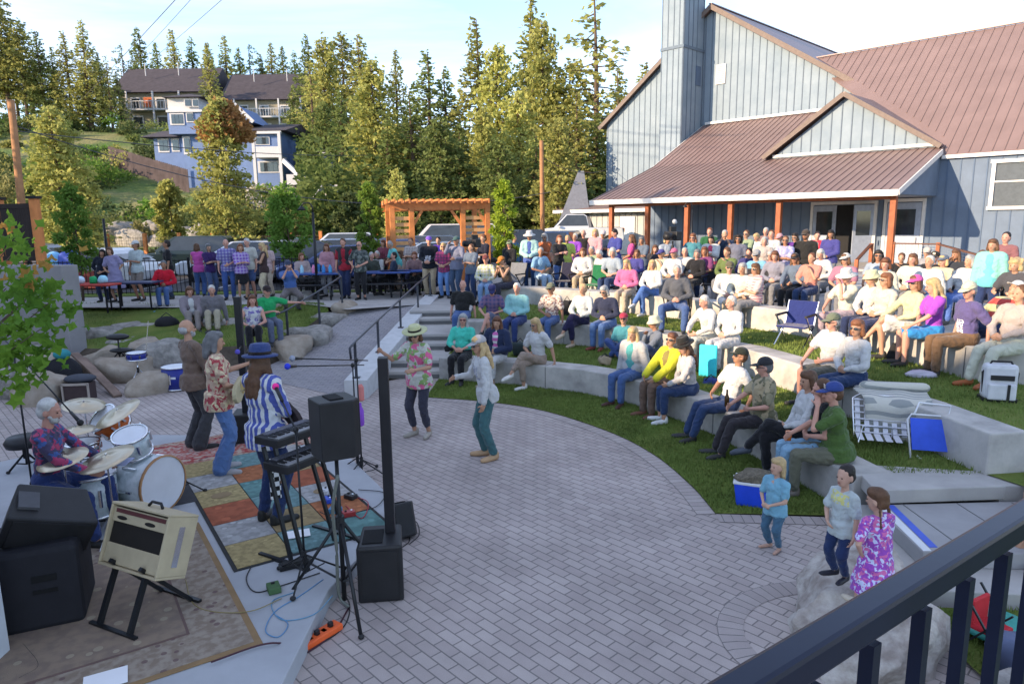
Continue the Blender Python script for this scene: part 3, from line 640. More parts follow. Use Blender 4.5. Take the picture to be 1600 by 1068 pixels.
# rocks
def rock(x, y, z, sx, sy, sz, seed, rz=0, sub=3, m=None, name='boulder'):
    bm = bmesh.new(); bmesh.ops.create_icosphere(bm, subdivisions=sub, radius=1)
    for v in bm.verts:
        p = v.co.copy(); w1 = V((.6*math.sin(seed), .5*math.cos(seed*2), .7)).normalized(); w2 = V((math.cos(seed*1.7), math.sin(seed*1.3), .25)).normalized(); q = p-w1*max(0, p.dot(w1)-.68)-w2*max(0, p.dot(w2)-.74); 
        for w3 in range(5): wv = V((math.sin(seed*2.3+w3*1.9), math.cos(seed*1.1+w3*2.7), .35*math.sin(w3+seed))).normalized(); q = q-wv*max(0, q.dot(wv)-.70)
        q = V((max(-.85, min(.82, q.x)), max(-.8, min(.8, q.y)), max(-.6, min(.68, q.z))))
        d = 1+.26*mnoise.noise(q*1.3+V((seed*3.1, seed, 0)))+.12*mnoise.noise(q*3.6+V((seed, 0, seed)))+.03*mnoise.noise(q*11)
        v.co = V((q.x*sx*1.3*d, q.y*sy*1.3*d, q.z*sz*1.5*d))
    me = bpy.data.meshes.new(name); bm.to_mesh(me); bm.free(); me.polygons.foreach_set('use_smooth', [True]*len(me.polygons)); me.materials.append(m or STONE)
    o = bpy.data.objects.new(name, me); COL.objects.link(o); o.location = (x, y, z); o.rotation_euler = (0, 0, rz); return o
STONE2 = mat('warm_stone', (.25, .2, .15), rough=.9, nscale=4, bump=.7, bscale=20, bdist=.02, col2=(.38, .33, .27), c2thr=(.3, .7))
RK = [ # pixel centre x,y, height, rx, ry, rz, label
 (120, 550, .2, .5, .35, .32, 0, 'low grey boulder just right of the concrete wall base'), (155, 528, .45, .55, .4, .3, 0, 'pale grey boulder above the leaning brown planks'),
 (193, 540, .35, .35, .3, .22, 0, 'small light boulder right of the pale one above the planks'), (228, 548, .3, .5, .35, .3, 1, 'flat tan boulder behind the small blue snare drum'),
 (262, 562, .28, .62, .5, .45, 0, 'large blue grey boulder behind the blue bass drum'), (200, 580, .18, .55, .4, .32, 1, 'tan boulder below the black round stool'),
 (80, 575, .2, .5, .4, .38, 1, 'brown boulder below the concrete wall'), (50, 560, .25, .35, .4, .4, 0, 'brown grey boulder partly behind the green leaves'), (60, 610, .2, .5, .4, .35, 1, 'brown boulder left of the black drum bag'),
 (30, 600, .2, .4, .4, .4, 0, 'dark boulder at the far left behind the drummer'), (240, 598, .15, .5, .35, .25, 1, 'tan boulder under the blue snare drum'),
 (165, 560, .25, .45, .35, .28, 1, 'tan boulder behind the leaning brown planks'), (455, 545, .3, .55, .4, .33, 1, 'rounded tan boulder beside the foot of the ramp'), (485, 528, .4, .6, .42, .3, 0, 'large pale boulder beside the lower ramp rail'),
 (512, 505, .55, .55, .38, .28, 0, 'grey blue flat boulder beside the ramp'), (540, 482, .85, .42, .3, .22, 1, 'smooth yellowish boulder at the top of the ramp'), (470, 470, .85, .5, .35, .3, 0, 'grey boulder beside the crouching man with the phone'),
 (425, 480, .8, .35, .3, .25, 1, 'pale tan boulder left of the crouching man')]
for i, (px, py, h, a, b, c, wm, lb) in enumerate(RK):
    p = at(px, py, h); tag(rock(p.x, p.y, h-.05, a, b, c, i+1, i*.7, m=STONE2 if wm else STONE), lb, 'boulder', 'boulders edging the lawn and ramp')
for px, py, h, a, b, c, lb in ((225, 508, .62, .75, .4, .10, 'flat grey stone slab lying on the lawn under the black bag'), (135, 505, .6, .55, .25, .04, 'thin flat stone lying in the lawn under the party table'), (325, 508, .62, .95, .35, .14, 'long low stone bench under the grey haired couple')):
    p = at(px, py, h); tag(rock(p.x, p.y, h-.02, a, b, c, px, .1), lb, 'boulder', 'flat stones on the left lawn')
tag(rock(2.64, 4.83, .05, .53, .55, .40, 31, .25, sub=5, m=mat('pink_granite', (.25, .21, .185), rough=.85, nscale=6, bump=1., bscale=14, bdist=.03, col2=(.46, .42, .38), c2thr=(.35, .62))), 'big flat topped boulder under the two standing toddlers', 'boulder')
tag(rock(3.0, 3.6, .02, .5, .42, .3, 35, .5, sub=4), 'tan boulder behind the dark railing with a purple bottle on it', 'boulder')
# ---------------------------------------------------------------- handrails
RAILM = mat('handrail_steel', (.075, .08, .095), rough=.35, metal=.6, var=.1, bump=0)
def handrail(pts, posts, label, extra=None):
    t = thing('handrail', label, 'handrail', group='grey steel handrails of the ramp'); MB().tube(pts, .022, 8).build('top_rail', RAILM, t, True)
    for a in posts: MB().box((a[0], a[1], (a[2]+a[3])/2), (.045, .045, a[3]-a[2])).build('rail_post', RAILM, t); MB().box((a[0], a[1], a[2]+.006), (.13, .13, .012)).build('base_plate', RAILM, t)
    return t
def cz(y): return interp([(12.2, .34), (14.2, .5), (16.2, .68), (17.8, .84), (20.6, .99)], y)
def cx(y): return interp([(12.2, -2.86), (14.2, -2.76), (16.2, -2.63), (17.8, -2.51), (20.6, -2.39)], y)
ps = [12.35, 14.1, 16.2, 18.3, 20.4]
handrail([(cx(12.35)-.0, 12.0, cz(12.35)+.42), (cx(12.35), 11.95, cz(12.35)+.62), (cx(12.35), 12.35, cz(12.35)+.66)]+[(cx(y), y, cz(y)+.66) for y in ps[1:]], [(cx(y), y, cz(y), cz(y)+.66) for y in ps], 'grey steel handrail on the pale curb between ramp and stairs')
lp = [at(380, 545, .6), ]
LR = [(-5.75, 15.1, .25, .95), (-5.25, 16.0, .3, 1.15), (-4.85, 17.3, .55, 1.45), (-4.55, 18.5, .85, 1.72)]
handrail([(a[0], a[1], a[3]) for a in LR]+[(-4.9, 19.6, 1.75)], LR, 'grey steel handrail above the boulders on the far side of the ramp')
# near balcony railing, bottom right
t = thing('balcony_railing', 'glossy black metal balcony railing crossing the bottom right corner', 'railing')
A0 = at(1375, 950, 2.72); dr = V((.82, .571, 0)).normalized(); NEAR = mat('railing_paint', (.008, .012, .03), rough=.33, var=.2, bump=.1, bscale=60, bdist=.001, spec=.28)
qa = A0-dr*.9; qb = A0+dr*3.2
MB().bar(qa, qb, .034, .036).build('top_rail', NEAR, t, bev=.006)
for i in range(26):
    q = qa+dr*(.06+.118*i); MB().box(q+V((0, 0, -.55)), (.016, .016, 1.03), math.atan2(dr.y, dr.x)).build('baluster', NEAR, t)
MB().bar(qa+V((0, 0, -1.03)), qb+V((0, 0, -1.03)), .03, .03).build('bottom_rail', NEAR, t, bev=.004)
# ---------------------------------------------------------------- the main building (frame: u along the front, w into the depth)
PH = .767; BU = V((math.sin(PH), -math.cos(PH), 0)); BW = V((math.cos(PH), math.sin(PH), 0)); P6 = V((14.38, 26.4, 0))
def bp(t, d, z): p = P6+BU*t+BW*d; return V((p.x, p.y, z))
BR = math.atan2(BU.y, BU.x)
SID = mat('siding_shaded', (.12, .16, .225), rough=.75, var=.10, nscale=1.6, bump=.25, bscale=30, bdist=.003)  # deeper blue copy of the siding, shade put into its colour
SIDB = mat('batten_shaded', (.09, .13, .20), rough=.75, var=.1, nscale=2)
SIDL = mat('siding_lit', (.175, .225, .275), rough=.8, var=.16, nscale=1.1, bump=.3, bscale=26, bdist=.004, col2=(.24, .29, .34), c2thr=(.3, .75))  # paler copy of the same siding for the sunlit gables
SIDLB = mat('batten_lit', (.12, .155, .20), rough=.8, var=.1)
ROOFM = mat('metal_roof', (.215, .15, .14), rough=.45, metal=.15, var=.1, nscale=.8, bump=.1, bscale=8, bdist=.01)
TRIM = mat('trim_white', (.60, .58, .56), rough=.6, var=.06)
def quad_slab(m, a, b, c, d, th):    # slab with a,b,c,d as its top face (counter clockwise from above), thickness th downwards
    q = [V(a), V(b), V(c), V(d)]; lo = [p-V((0, 0, th)) for p in q]; m.hexa(lo+q); return m
def seam_roof(parent, a, b, c, d, name='roof', th=.07, sp=.42, m=None, n_rib=None):
    """a-b eave (left to right), d-c ridge; ribs run from eave to ridge"""
    a, b, c, d = map(V, (a, b, c, d)); nrm = (b-a).cross(d-a).normalized()
    if nrm.z < 0: nrm = -nrm
    r = quad_slab(MB(), a, b, c, d, th).build(name, m or ROOFM, parent)
    k = MB(); L = max((b-a).length, (c-d).length); n = n_rib or int(L/sp)
    for i in range(n+1):
        t = i/n; p = a+(b-a)*t; q = d+(c-d)*t
        if (q-p).length > .05: k.bar(p+nrm*.014, q+nrm*.014, .028, .034)
    k.build('roof_rib', m or ROOFM, r); return r
def wall_bb(parent, pts_fn, outline, name='wall', m=SID, mb=SIDB, sp=.405, th=.15, d0=0., face='w'):
    """board and batten wall in the plane t,z at depth d0; outline list of (t,z) convex-ish; battens follow the outline's top"""
    n = len(outline); f = [pts_fn(t, d0, z) for t, z in outline]; bk = [pts_fn(t, d0+th, z) for t, z in outline]
    mb_ = MB(); mb_.add(f+bk, [tuple(range(n)), tuple(range(2*n-1, n-1, -1))]+[(i, n+i, n+(i+1) % n, (i+1) % n) for i in range(n)])
    w = mb_.build(name, m, parent); k = MB(); t0 = min(p[0] for p in outline); t1 = max(p[0] for p in outline)
    t = t0+.1
    while t < t1-.02:
        zs = []
        for (ta, za), (tb, zb) in zip(outline, outline[1:]+outline[:1]):
            if (ta-t)*(tb-t) < 0: zs.append(za+(zb-za)*(t-ta)/(tb-ta))
        if len(zs) >= 2:
            a, b = min(zs), max(zs); dy = -.014; q0 = pts_fn(t, d0+dy, a+.01); q1 = pts_fn(t, d0+dy, b-.01)
            if b-a > .1: k.box((q0+q1)/2, (.045, .026, b-a-.02) if face == 'w' else (.026, .045, b-a-.02), BR)
        t += sp
    k.build('batten', mb, w); return w
bld = thing('main_building', 'large blue grey board and batten building with brown metal roofs and a covered porch', 'building', tuple(bp(0, 0, 1.05)))
bld.location = (0, 0, 0)
ZF = 1.12
# ground floor wall behind the porch and right wing (depth 3.5)
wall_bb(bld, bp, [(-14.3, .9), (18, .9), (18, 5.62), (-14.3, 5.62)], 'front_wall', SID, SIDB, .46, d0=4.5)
def wall_u(parent, t0, outline, name, m, mb, sp=.42):   # wall in the plane d,z at t = t0, battens on its +u side
    n = len(outline); f = [bp(t0, d, z) for d, z in outline]; bk = [bp(t0-.15, d, z) for d, z in outline]
    w = MB().add(f+bk, [tuple(range(n)), tuple(range(2*n-1, n-1, -1))]+[(i, n+i, n+(i+1) % n, (i+1) % n) for i in range(n)]).build(name, m, parent)
    k = MB(); d0 = min(p[0] for p in outline); d1 = max(p[0] for p in outline); d = d0+.15
    while d < d1:
        zs = []
        for (da, za), (db, zb) in zip(outline, outline[1:]+outline[:1]):
            if (da-d)*(db-d) < 0: zs.append(za+(zb-za)*(d-da)/(db-da))
        if len(zs) >= 2: k.box(bp(t0+.013, d, (min(zs)+max(zs))/2), (.03, .045, max(zs)-min(zs)-.02), BR)
        d += sp
    k.build('batten', mb, w); return w
# side wall of the lower wing at its left end
MB().hexa([bp(-14.3, 4.65, .9), bp(-14.15, 4.65, .9), bp(-14.15, 10.2, .9), bp(-14.3, 10.2, .9), bp(-14.3, 4.65, 5.7), bp(-14.15, 4.65, 5.7), bp(-14.15, 10.2, 8.5), bp(-14.3, 10.2, 8.5)]).build('end_wall', SIDL, bld)
# main gable wall at depth 9.6
GA, ZA, SL = -13.85, 15.45, .647
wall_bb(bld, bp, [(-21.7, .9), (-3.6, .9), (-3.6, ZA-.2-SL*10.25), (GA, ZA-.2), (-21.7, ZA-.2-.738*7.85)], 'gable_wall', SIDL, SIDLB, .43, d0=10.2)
# porch roof and verge
seam_roof(bld, bp(-14.2, -.5, 4.08), bp(.25, -.5, 4.08), bp(.25, 4.95, 6.0), bp(-14.2, 4.95, 6.0), 'porch_roof', .06, .32)
seam_roof(bld, bp(-14.2, 4.95, 6.0), bp(-4.5, 4.95, 6.0), bp(-4.5, 10.2, 8.68), bp(-14.2, 10.2, 8.68), 'lower_roof', .06, .32)
# right wing roof
def rw(d): return 6.0+.825*(d-4.92)
a, b, c, d = bp(0.27, 4.4, rw(4.4)), bp(18.5, 4.4, rw(4.4)), bp(18.5, 12, rw(12)), bp(-8.9, 12, rw(12))
rr0 = quad_slab(MB(), a, b, c, d, .07).build('right_roof', ROOFM, bld); k = MB(); tt = -8.0
while tt < 18.4:
    d0_ = 4.45 if tt > .3 else 4.92-(tt-.6)*7.08/8.75; k.bar(bp(tt, d0_, rw(d0_)+.018), bp(tt, 12, rw(12)+.018), .028, .034); tt += .40
k.build('roof_rib', ROOFM, rr0)
k = MB(); k.bar(d+V((0, 0, .05)), c+V((0, 0, .05)), .16, .05); k.build('ridge_cap', ROOFM, bld)
quad_slab(MB(), bp(-8.1, 12.01, rw(12)), bp(18.5, 12.01, rw(12)), bp(18.5, 19.5, rw(4.4)), bp(-8.1, 19.5, rw(4.4)), .07).build('back_roof', ROOFM, bld)
# gable roof: right slope and left slope
zr = ZA; rs = quad_slab(MB(), bp(-1.0, 9.85, ZA-SL*12.85), bp(GA, 9.85, ZA), bp(GA, 34, ZA), bp(-1.0, 34, ZA-SL*12.85), .12).build('gable_roof', ROOFM, bld)
quad_slab(MB(), bp(GA, 9.85, ZA), bp(-22.1, 9.85, ZA-.738*8.25), bp(-22.1, 34, ZA-.738*8.25), bp(GA, 34, ZA), .12).build('gable_roof', ROOFM, bld)
k = MB(); k.bar(bp(GA, 9.8, ZA+.03), bp(GA, 34, ZA+.03), .2, .06); k.build('ridge_cap', ROOFM, bld)
# barge boards
k = MB(); k.bar(bp(GA, 9.82, ZA-.12), bp(-3.6, 9.82, ZA-.12-SL*10.25), .05, .26); k.bar(bp(GA, 9.82, ZA-.12), bp(-22.1, 9.82, ZA-.12-.738*8.25), .05, .26)
k.build('barge_board', mat('barge', (.155, .12, .105), rough=.7), bld)
# small gable over the porch at depth 4
SG = [(-7.2, 5.95), (-.05, 5.95), (-3.82, 8.4)]
wall_bb(bld, bp, SG, 'dormer_wall', SIDL, SIDLB, .45, d0=4.75)
for s0, t1, z1 in ((1, .2, 8.62-.645*4.02), (-1, -7.5, 8.62-.69*3.68)):
    q = [bp(-3.82, 4.45, 8.62), bp(t1, 4.45, z1), bp(t1, 11.0, z1), bp(-3.82, 11.0, 8.62)]
    if s0 < 0: q = [q[1], q[0], q[3], q[2]]
    quad_slab(MB(), q[0], q[3], q[2], q[1], .1).build('dormer_roof', ROOFM, bld)
k = MB(); k.bar(bp(-3.82, 4.42, 8.53), bp(.2, 4.42, 5.94), .05, .2); k.bar(bp(-3.82, 4.42, 8.53), bp(-7.5, 4.42, 5.99), .05, .2); k.build('barge_board', mat('barge', (.155, .12, .105)), bld)
k = MB(); k.bar(bp(-7.1, 4.7, 6.06), bp(-.1, 4.7, 6.06), .05, .13); k.build('dormer_trim', TRIM, bld)
k = MB(); k.bar(bp(-14.1, 10.12, 8.78), bp(-5.2, 10.12, 8.78), .06, .14); k.build('wall_flashing', TRIM, bld)
# fascias
k = MB(); k.bar(bp(-14.27, -.55, 3.99), bp(.28, -.55, 3.99), .045, .23); k.build('fascia', TRIM, bld)
k = MB(); k.bar(bp(.30, -.53, 3.99), bp(.30, 4.4, 5.72), .05, .2); k.build('verge_board', TRIM, bld); k = MB(); k.bar(bp(-14.28, -.53, 3.99), bp(-14.28, 4.95, 5.9), .05, .16); k.bar(bp(-14.28, 4.95, 5.9), bp(-14.28, 10.1, 8.56), .05, .16); k.build('verge_board', TRIM, bld)
k = MB(); k.bar(bp(.3, 4.35, 5.49), bp(18.5, 4.35, 5.49), .05, .14); k.build('eave_board', TRIM, bld)
quad_slab(MB(), bp(-14.1, -.45, 3.94), bp(.13, -.45, 3.94), bp(.13, 4.49, 3.94), bp(-14.1, 4.49, 3.94), .03).build('porch_ceiling', mat('soffit', (.20, .22, .26), rough=.8), bld)
quad_slab(MB(), bp(-14.2, -.2, ZF), bp(.4, -.2, ZF), bp(.4, 4.49, ZF), bp(-14.2, 4.49, ZF), .1).build('porch_floor', CONC, bld)
MB().add([bp(.22, -.45, 3.94), bp(.22, 4.49, 3.94), bp(.22, 4.49, 5.72), bp(.14, -.45, 3.94), bp(.14, 4.49, 3.94), bp(.14, 4.49, 5.72)], [(0, 1, 2), (5, 4, 3), (0, 3, 4, 1), (1, 4, 5, 2), (2, 5, 3, 0)]).build('porch_end', SID, bld)
for i, t_ in enumerate((-13.26, -11.05, -8.84, -6.63, -4.42, -2.21, 0)):
    if i == 5: continue
    MB().box(bp(t_, 0, (ZF+3.86)/2), (.21, .21, 3.86-ZF), BR).build('porch_post', WOODR, bld, bev=.01)
    MB().box(bp(t_, 0, ZF+.06), (.27, .27, .12), BR).build('post_base', BLKM, bld)
k = MB(); k.bar(bp(-13.4, 0, 3.84), bp(.1, 0, 3.84), .14, .16); k.build('porch_beam', WOODR, bld)
# chimney
def chimney():
    t0, t1, d0, d1, z1 = -15.9, -14.4, 7.95, 10.15, 21.0
    MB().hexa([bp(t0, d0, .9), bp(t1, d0, .9), bp(t1, d1, .9), bp(t0, d1, .9), bp(t0, d0, z1), bp(t1, d0, z1), bp(t1, d1, z1), bp(t0, d1, z1)]).build('chimney', SIDL, bld)
    k = MB()
    for t_ in (t0+.03, t0+.43, t0+.83, t0+1.2, t1-.03): k.box(bp(t_, d0-.013, 10.7), (.05, .024, 19.4), BR)
    for dd in (d0+.03, d0+.5, d0+.97, d0+1.44, d1-.06): k.box(bp(t1+.013, dd, 10.7), (.024, .05, 19.4), BR)
    k.build('batten', SIDLB, bld)
    k = MB(); k.box(bp((t0+t1)/2, (d0+d1)/2, 12.97), (t1-t0+.1, d1-d0+.1, .16), BR); k.box(bp((t0+t1)/2, (d0+d1)/2, 21.0), (t1-t0+.2, d1-d0+.2, .2), BR); k.build('chimney_band', SIDLB, bld)
chimney()
for t_, d_, z_ in ((-13.2, 10.15, 11.5),):
    o = MB().box(bp(t_, d_, z_), (.62, .06, 1.1), BR).build('gable_vent', TRIM, bld); k = MB()
    for i in range(9): k.box(bp(t_, d_-.035, z_-.42+.105*i), (.5, .03, .03), BR)
    k.build('louvre', mat('louvre', (.2, .22, .25)), o)
o = MB().box(bp(-14.37, 9.6, 11.5), (.06, .5, 1.1), BR).build('gable_vent', SIDB, bld)
# doors and windows
def door(t_, w, z1, open_=0, name='double_door'):
    f = MB(); d_ = 4.44
    f.box(bp(t_-w/2, d_, (ZF+z1)/2), (.12, .12, z1-ZF), BR); f.box(bp(t_+w/2, d_, (ZF+z1)/2), (.12, .12, z1-ZF), BR); f.box(bp(t_, d_, z1+.05), (w+.12, .12, .14), BR)
    return f.build('door_frame', TRIM, bld)
def leaf(fr, tc, w, z1, d_=4.42, rot=0, colm=None):
    q = bp(tc, d_, (ZF+z1)/2); o = MB().box(q, (w, .05, z1-ZF-.02), BR+rot).build('door', colm or mat('door_paint', (.30, .34, .42), rough=.5), fr)
    MB().box(bp(tc, d_-.03, ZF+(z1-ZF)*.68), (w*.68, .03, (z1-ZF)*.42), BR+rot).build('door_glass', GLASS, o); MB().box(bp(tc+w*.4, d_-.06, ZF+1.0), (.03, .05, .22), BR+rot).build('door_handle', CHROME, o)
fr = door(-3.5, 2.8, 3.7); leaf(fr, -4.3, 1.05, 3.65); MB().box(bp(-3.1, 4.475, (ZF+3.65)/2), (1.5, .03, 3.65-ZF), BR).build('doorway_dark', mat('interior_dark', (.02, .02, .022), rough=.9), fr)
leaf(fr, -2.45, .95, 3.65, d_=4.05, rot=.9)
fr = door(-.95, 1.5, 3.75); leaf(fr, -.95, 1.35, 3.7)
def window(t_, w, z0, z1):
    o = MB(); d_ = 4.44
    for a_, b_ in ((t_-w/2, t_-w/2+.13), (t_+w/2-.13, t_+w/2)): o.box(bp((a_+b_)/2, d_, (z0+z1)/2), (.13, .14, z1-z0), BR)
    for z in (z0, z1): o.box(bp(t_, d_-.005, z), (w+.1, .15, .13), BR)
    o.box(bp(t_, d_+.0, (z0+z1)/2+.12), (w-.2, .07, .06), BR); fr = o.build('window', TRIM, bld)
    MB().box(bp(t_, d_+.03, (z0+z1)/2), (w-.2, .03, z1-z0-.1), BR).build('pane', mat('window_glass', (.10, .115, .13), rough=.08, spec=.9, bump=0), fr)
window(2.95, 1.75, 3.4, 5.2); window(8.5, 1.8, 3.4, 5.2)
# porch railing at the right with wire mesh and brown cap
t = thing('porch_railing', 'brown capped porch railing with wire mesh panels right of the corner post', 'railing')
rl = [bp(.1, .0, 0), bp(1.6, .0, 0), bp(4.2, -1.2, -.6)]
k = MB()
for a_, b_ in ((0, 1), (1, 2)): k.bar(V((rl[a_].x, rl[a_].y, 2.12+rl[a_].z)), V((rl[b_].x, rl[b_].y, 2.12+rl[b_].z)), .14, .05); k.bar(V((rl[a_].x, rl[a_].y, 1.28+rl[a_].z)), V((rl[b_].x, rl[b_].y, 1.28+rl[b_].z)), .06, .05)
k.build('rail_cap', mat('brown_rail', (.10, .045, .03), rough=.6), t)
for p in rl: MB().box((p.x, p.y, 1.6+p.z), (.12, .12, 1.15), BR).build('rail_post', WOODR, t)
k = MB()
for (a_, b_) in ((0, 1), (1, 2)):
    A, B = rl[a_], rl[b_]; n = int((B-A).length/.1)
    for i in range(n): q = A+(B-A)*(i/n); k.bar((q.x, q.y, 1.28+q.z), (q.x, q.y, 2.1+q.z), .005)
    for z in range(8): k.bar((A.x, A.y, 1.35+A.z+z*.1), (B.x, B.y, 1.35+B.z+z*.1), .005)
k.build('wire_mesh', mat('wire', (.35, .36, .38), metal=.8, rough=.4), t)
t = thing('porch_steps_railing', 'short brown stair railing left of the corner post', 'railing')
k = MB(); a_ = bp(-.6, -.2, 0); b_ = bp(-.6, -1.6, -.55); k.bar(a_+V((0, 0, 2.1)), b_+V((0, 0, 2.1)), .12, .05); k.build('rail_cap', mat('brown_rail', (.10, .045, .03)), t)
for p in (a_, b_): MB().box((p.x, p.y, 1.6+p.z), (.12, .12, 1.05), BR).build('rail_post', WOODR, t)
# low white building left of the porch
lb = thing('low_outbuilding', 'low pale board and batten outbuilding left of the porch with a white door', 'building')
LW = mat('pale_siding', (.38, .38, .37), rough=.8, var=.1, nscale=2); LWB = mat('pale_batten', (.22, .23, .25), rough=.8)
wall_bb(lb, bp, [(-21.7, .9), (-14.35, .9), (-14.35, 3.5), (-21.7, 3.5)], 'wall', LW, LWB, .45, d0=6.3)
MB().hexa([bp(-21.7, 6.4, .9), bp(-21.55, 6.4, .9), bp(-21.55, 10.1, .9), bp(-21.7, 10.1, .9), bp(-21.7, 6.4, 3.4), bp(-21.55, 6.4, 3.4), bp(-21.55, 10.1, 4.1), bp(-21.7, 10.1, 4.1)]).build('end_wall', LW, lb)
quad_slab(MB(), bp(-22.4, 5.6, 3.75), bp(-14.4, 5.6, 3.75), bp(-14.4, 10.1, 4.6), bp(-22.4, 10.1, 4.6), .06).build('roof', ROOFM, lb)
k = MB(); k.bar(bp(-22.45, 5.56, 3.66), bp(-14.4, 5.56, 3.66), .05, .2); k.bar(bp(-22.43, 5.6, 3.66), bp(-22.43, 10.1, 4.5), .05, .2); k.build('fascia', TRIM, lb)
MB().box(bp(-16.9, 6.25, 2.15), (1.1, .07, 2.3), BR).build('door', mat('white_door', (.7, .7, .7), rough=.5), lb)
MB().box(bp(-15.2, 6.23, 1.5), (1.3, .05, 1.15), BR).build('shade_patch', SID, lb)  # blue patch stands for the shade on the lower wall
MB().box(bp(-15.3, 6.25, 2.6), (.6, .04, .45), BR).build('sign_panel', mat('sign_grey', (.55, .5, .5)), lb)
# gooseneck lamp posts
def lamp(x, y, g, h, label, goose=True):
    t = thing('lamp_post', label, 'lamp post', group='black lamp posts')
    MB().cyl((x, y, g), (x, y, g+h), .05, .035).build('pole', BLKM, t, True); MB().box((x, y, g+.05), (.22, .22, .1)).build('base', BLKM, t)
    if goose:
        MB().tube([(x, y, g+h), (x, y, g+h+.15), (x-.08, y, g+h+.27), (x-.25, y, g+h+.27), (x-.32, y, g+h+.18)], .022, 6).build('arm', BLKM, t, True)
        MB().lathe([(.02, .12), (.05, .1), (.14, .0), (.13, .0)], (x-.32, y, g+h+.06), n=14).build('lamp_shade', BLKM, t, True)
p = bp(-7.6, -1.6, 0); lamp(p.x, p.y, 1.05, 2.5, 'black gooseneck lamp post in front of the white porch fascia')
p = at(497, 420, 1.9); p = atd(494, 420, 20.5); lamp(p.x, p.y, .9, 2.55, 'black lamp post beside the blue car behind the picnic tables')
p = atd(168, 400, 21.5); lamp(p.x, p.y, .9, 2.45, 'thin black lamp post above the white parked sedan', False)
# stage building whose wall shows at the left edge and unseen added block that shades the plaza
sb = thing('stage_wall', 'low white wall whose corner shows at the far left edge beside the black speakers', 'wall')
MB().prism([(-3.62, 4.5), (-3.45, 1.0), (-9, 1.0), (-9, 4.9)], -.05, 1.9).build('wall', mat('stage_wall', (.50, .52, .56), rough=.7, var=.08), sb)
MB().prism([(-3.6, 4.53), (-3.42, .97), (-9.03, .97), (-9.03, 4.93)], 1.9, 1.95).build('coping', WHITE, sb)
nb = thing('shade_blocker', 'tall plain unseen block added left of the frame to shade the plaza', 'building')  # unseen block, put in to cast the shade over plaza and lawn
def sideb(x0, x1, y0, y1, z1, nm):
    MB().prism([(x0, y0), (x1, y0), (x1, y1), (x0, y1)], -.1, z1).build(nm, mat('stucco', (.35, .31, .27), rough=.9), nb)
sideb(-36, -25.5, -26, 13.5, 10.3, 'wall'); sideb(-34, -26, -30, -9.5, 14.2, 'upper_blocker')  # taller second block added to keep the near railing out of the sun
k = MB()
for j in range(3):
    for i in range(11): k.box((-25.45, -24+3.5*i, 2.0+3.0*j), (.12, 1.3, 1.5))
k.build('window', GLASS, nb)
# ---------------------------------------------------------------- pergola
t = thing('pergola', 'orange brown timber pergola with slatted screens beyond the crowd', 'pergola')
def PG(px, dd, z): q = atd(px, 344, dd); return V((q.x, q.y, z))
pa, pb = PG(603, 22.6, 0), PG(766, 23.4, 0); dv = (pb-pa); dl = dv.normalized(); nn = V((-dl.y, dl.x, 0)); PR = math.atan2(dl.y, dl.x); GZ = .9
WOODP = mat('cedar', (.52, .19, .06), rough=.6, var=.22, nscale=4, bump=.3, bscale=30)
for f_, o_ in ((.06, 0), (.24, 0), (.73, 0), (.97, 0), (.06, 2.4), (.97, 2.4)):
    q = pa+dv*f_+nn*o_; MB().box((q.x, q.y, GZ+1.35), (.17, .17, 2.7), PR).build('post', WOODP, t, bev=.01)
for o_ in (0., 2.4): k = MB(); k.bar(pa+nn*o_+V((0, 0, 3.62)), pb+nn*o_+V((0, 0, 3.66)), .09, .24); k.build('beam', WOODP, t)
k = MB()
for i in range(15): q = pa+dv*((i+.2)/14.6); k.bar(q-nn*.35+V((0, 0, 3.80)), q+nn*2.8+V((0, 0, 3.80)), .05, .15)
k.build('rafter', WOODP, t)
for f0, f1 in ((.06, .24), (.73, .97)):
    k = MB()
    for z in range(11): k.bar(pa+dv*f0+V((0, 0, GZ+.35+z*.2)), pa+dv*f1+V((0, 0, GZ+.35+z*.2)), .03, .12)
    k.build('screen', mat('screen_wood', (.55, .30, .13), rough=.6, var=.2), t)
k = MB()
for f0, f1 in ((.24, .34), (.73, .62), (.97, .88)): k.bar(pa+dv*f0+V((0, 0, 2.95)), pa+dv*f1+V((0, 0, 3.5)), .09, .09)
k.build('brace', WOODP, t)
# ---------------------------------------------------------------- left concrete wall, wooden post, dark screen
cw_ = at(92, 415, 2.3); o = MB().prism([(-9.75, 15.05), (-9.6, 15.4), (-22, 17.6), (-22, 17.2)], -.1, 2.3).build('retaining_wall', mat('grey_wall', (.24, .23, .235), rough=.9, var=.15, nscale=1.2, bump=.3), bev=.02)
tag(o, 'tall grey concrete retaining wall behind the green leaves at left', 'wall')
t = thing('timber_fence', 'dark mesh fence with orange brown timber posts on the grey concrete wall', 'fence')
for px in (58, 2): q = atd(px, 350, 15.5 if px > 10 else 15.9); MB().box((q.x, q.y, 3.0), (.16, .16, 1.5)).build('post', WOODP, t, bev=.01); MB().box((q.x, q.y, 3.78), (.22, .22, .06)).build('post_cap', BLKM, t)
a_ = atd(-60, 350, 16.2); b_ = atd(58, 350, 15.5); k = MB(); k.bar((a_.x, a_.y, 3.6), (b_.x, b_.y, 3.6), .05, .1); k.bar((a_.x, a_.y, 2.42), (b_.x, b_.y, 2.42), .05, .1)
for i in range(34): q = V(a_)+(V(b_)-V(a_))*(i/34); k.bar((q.x, q.y, 2.4), (q.x, q.y, 3.6), .045, .02)
k.build('mesh_panel', mat('dark_slat', (.03, .022, .02), rough=.7), t)
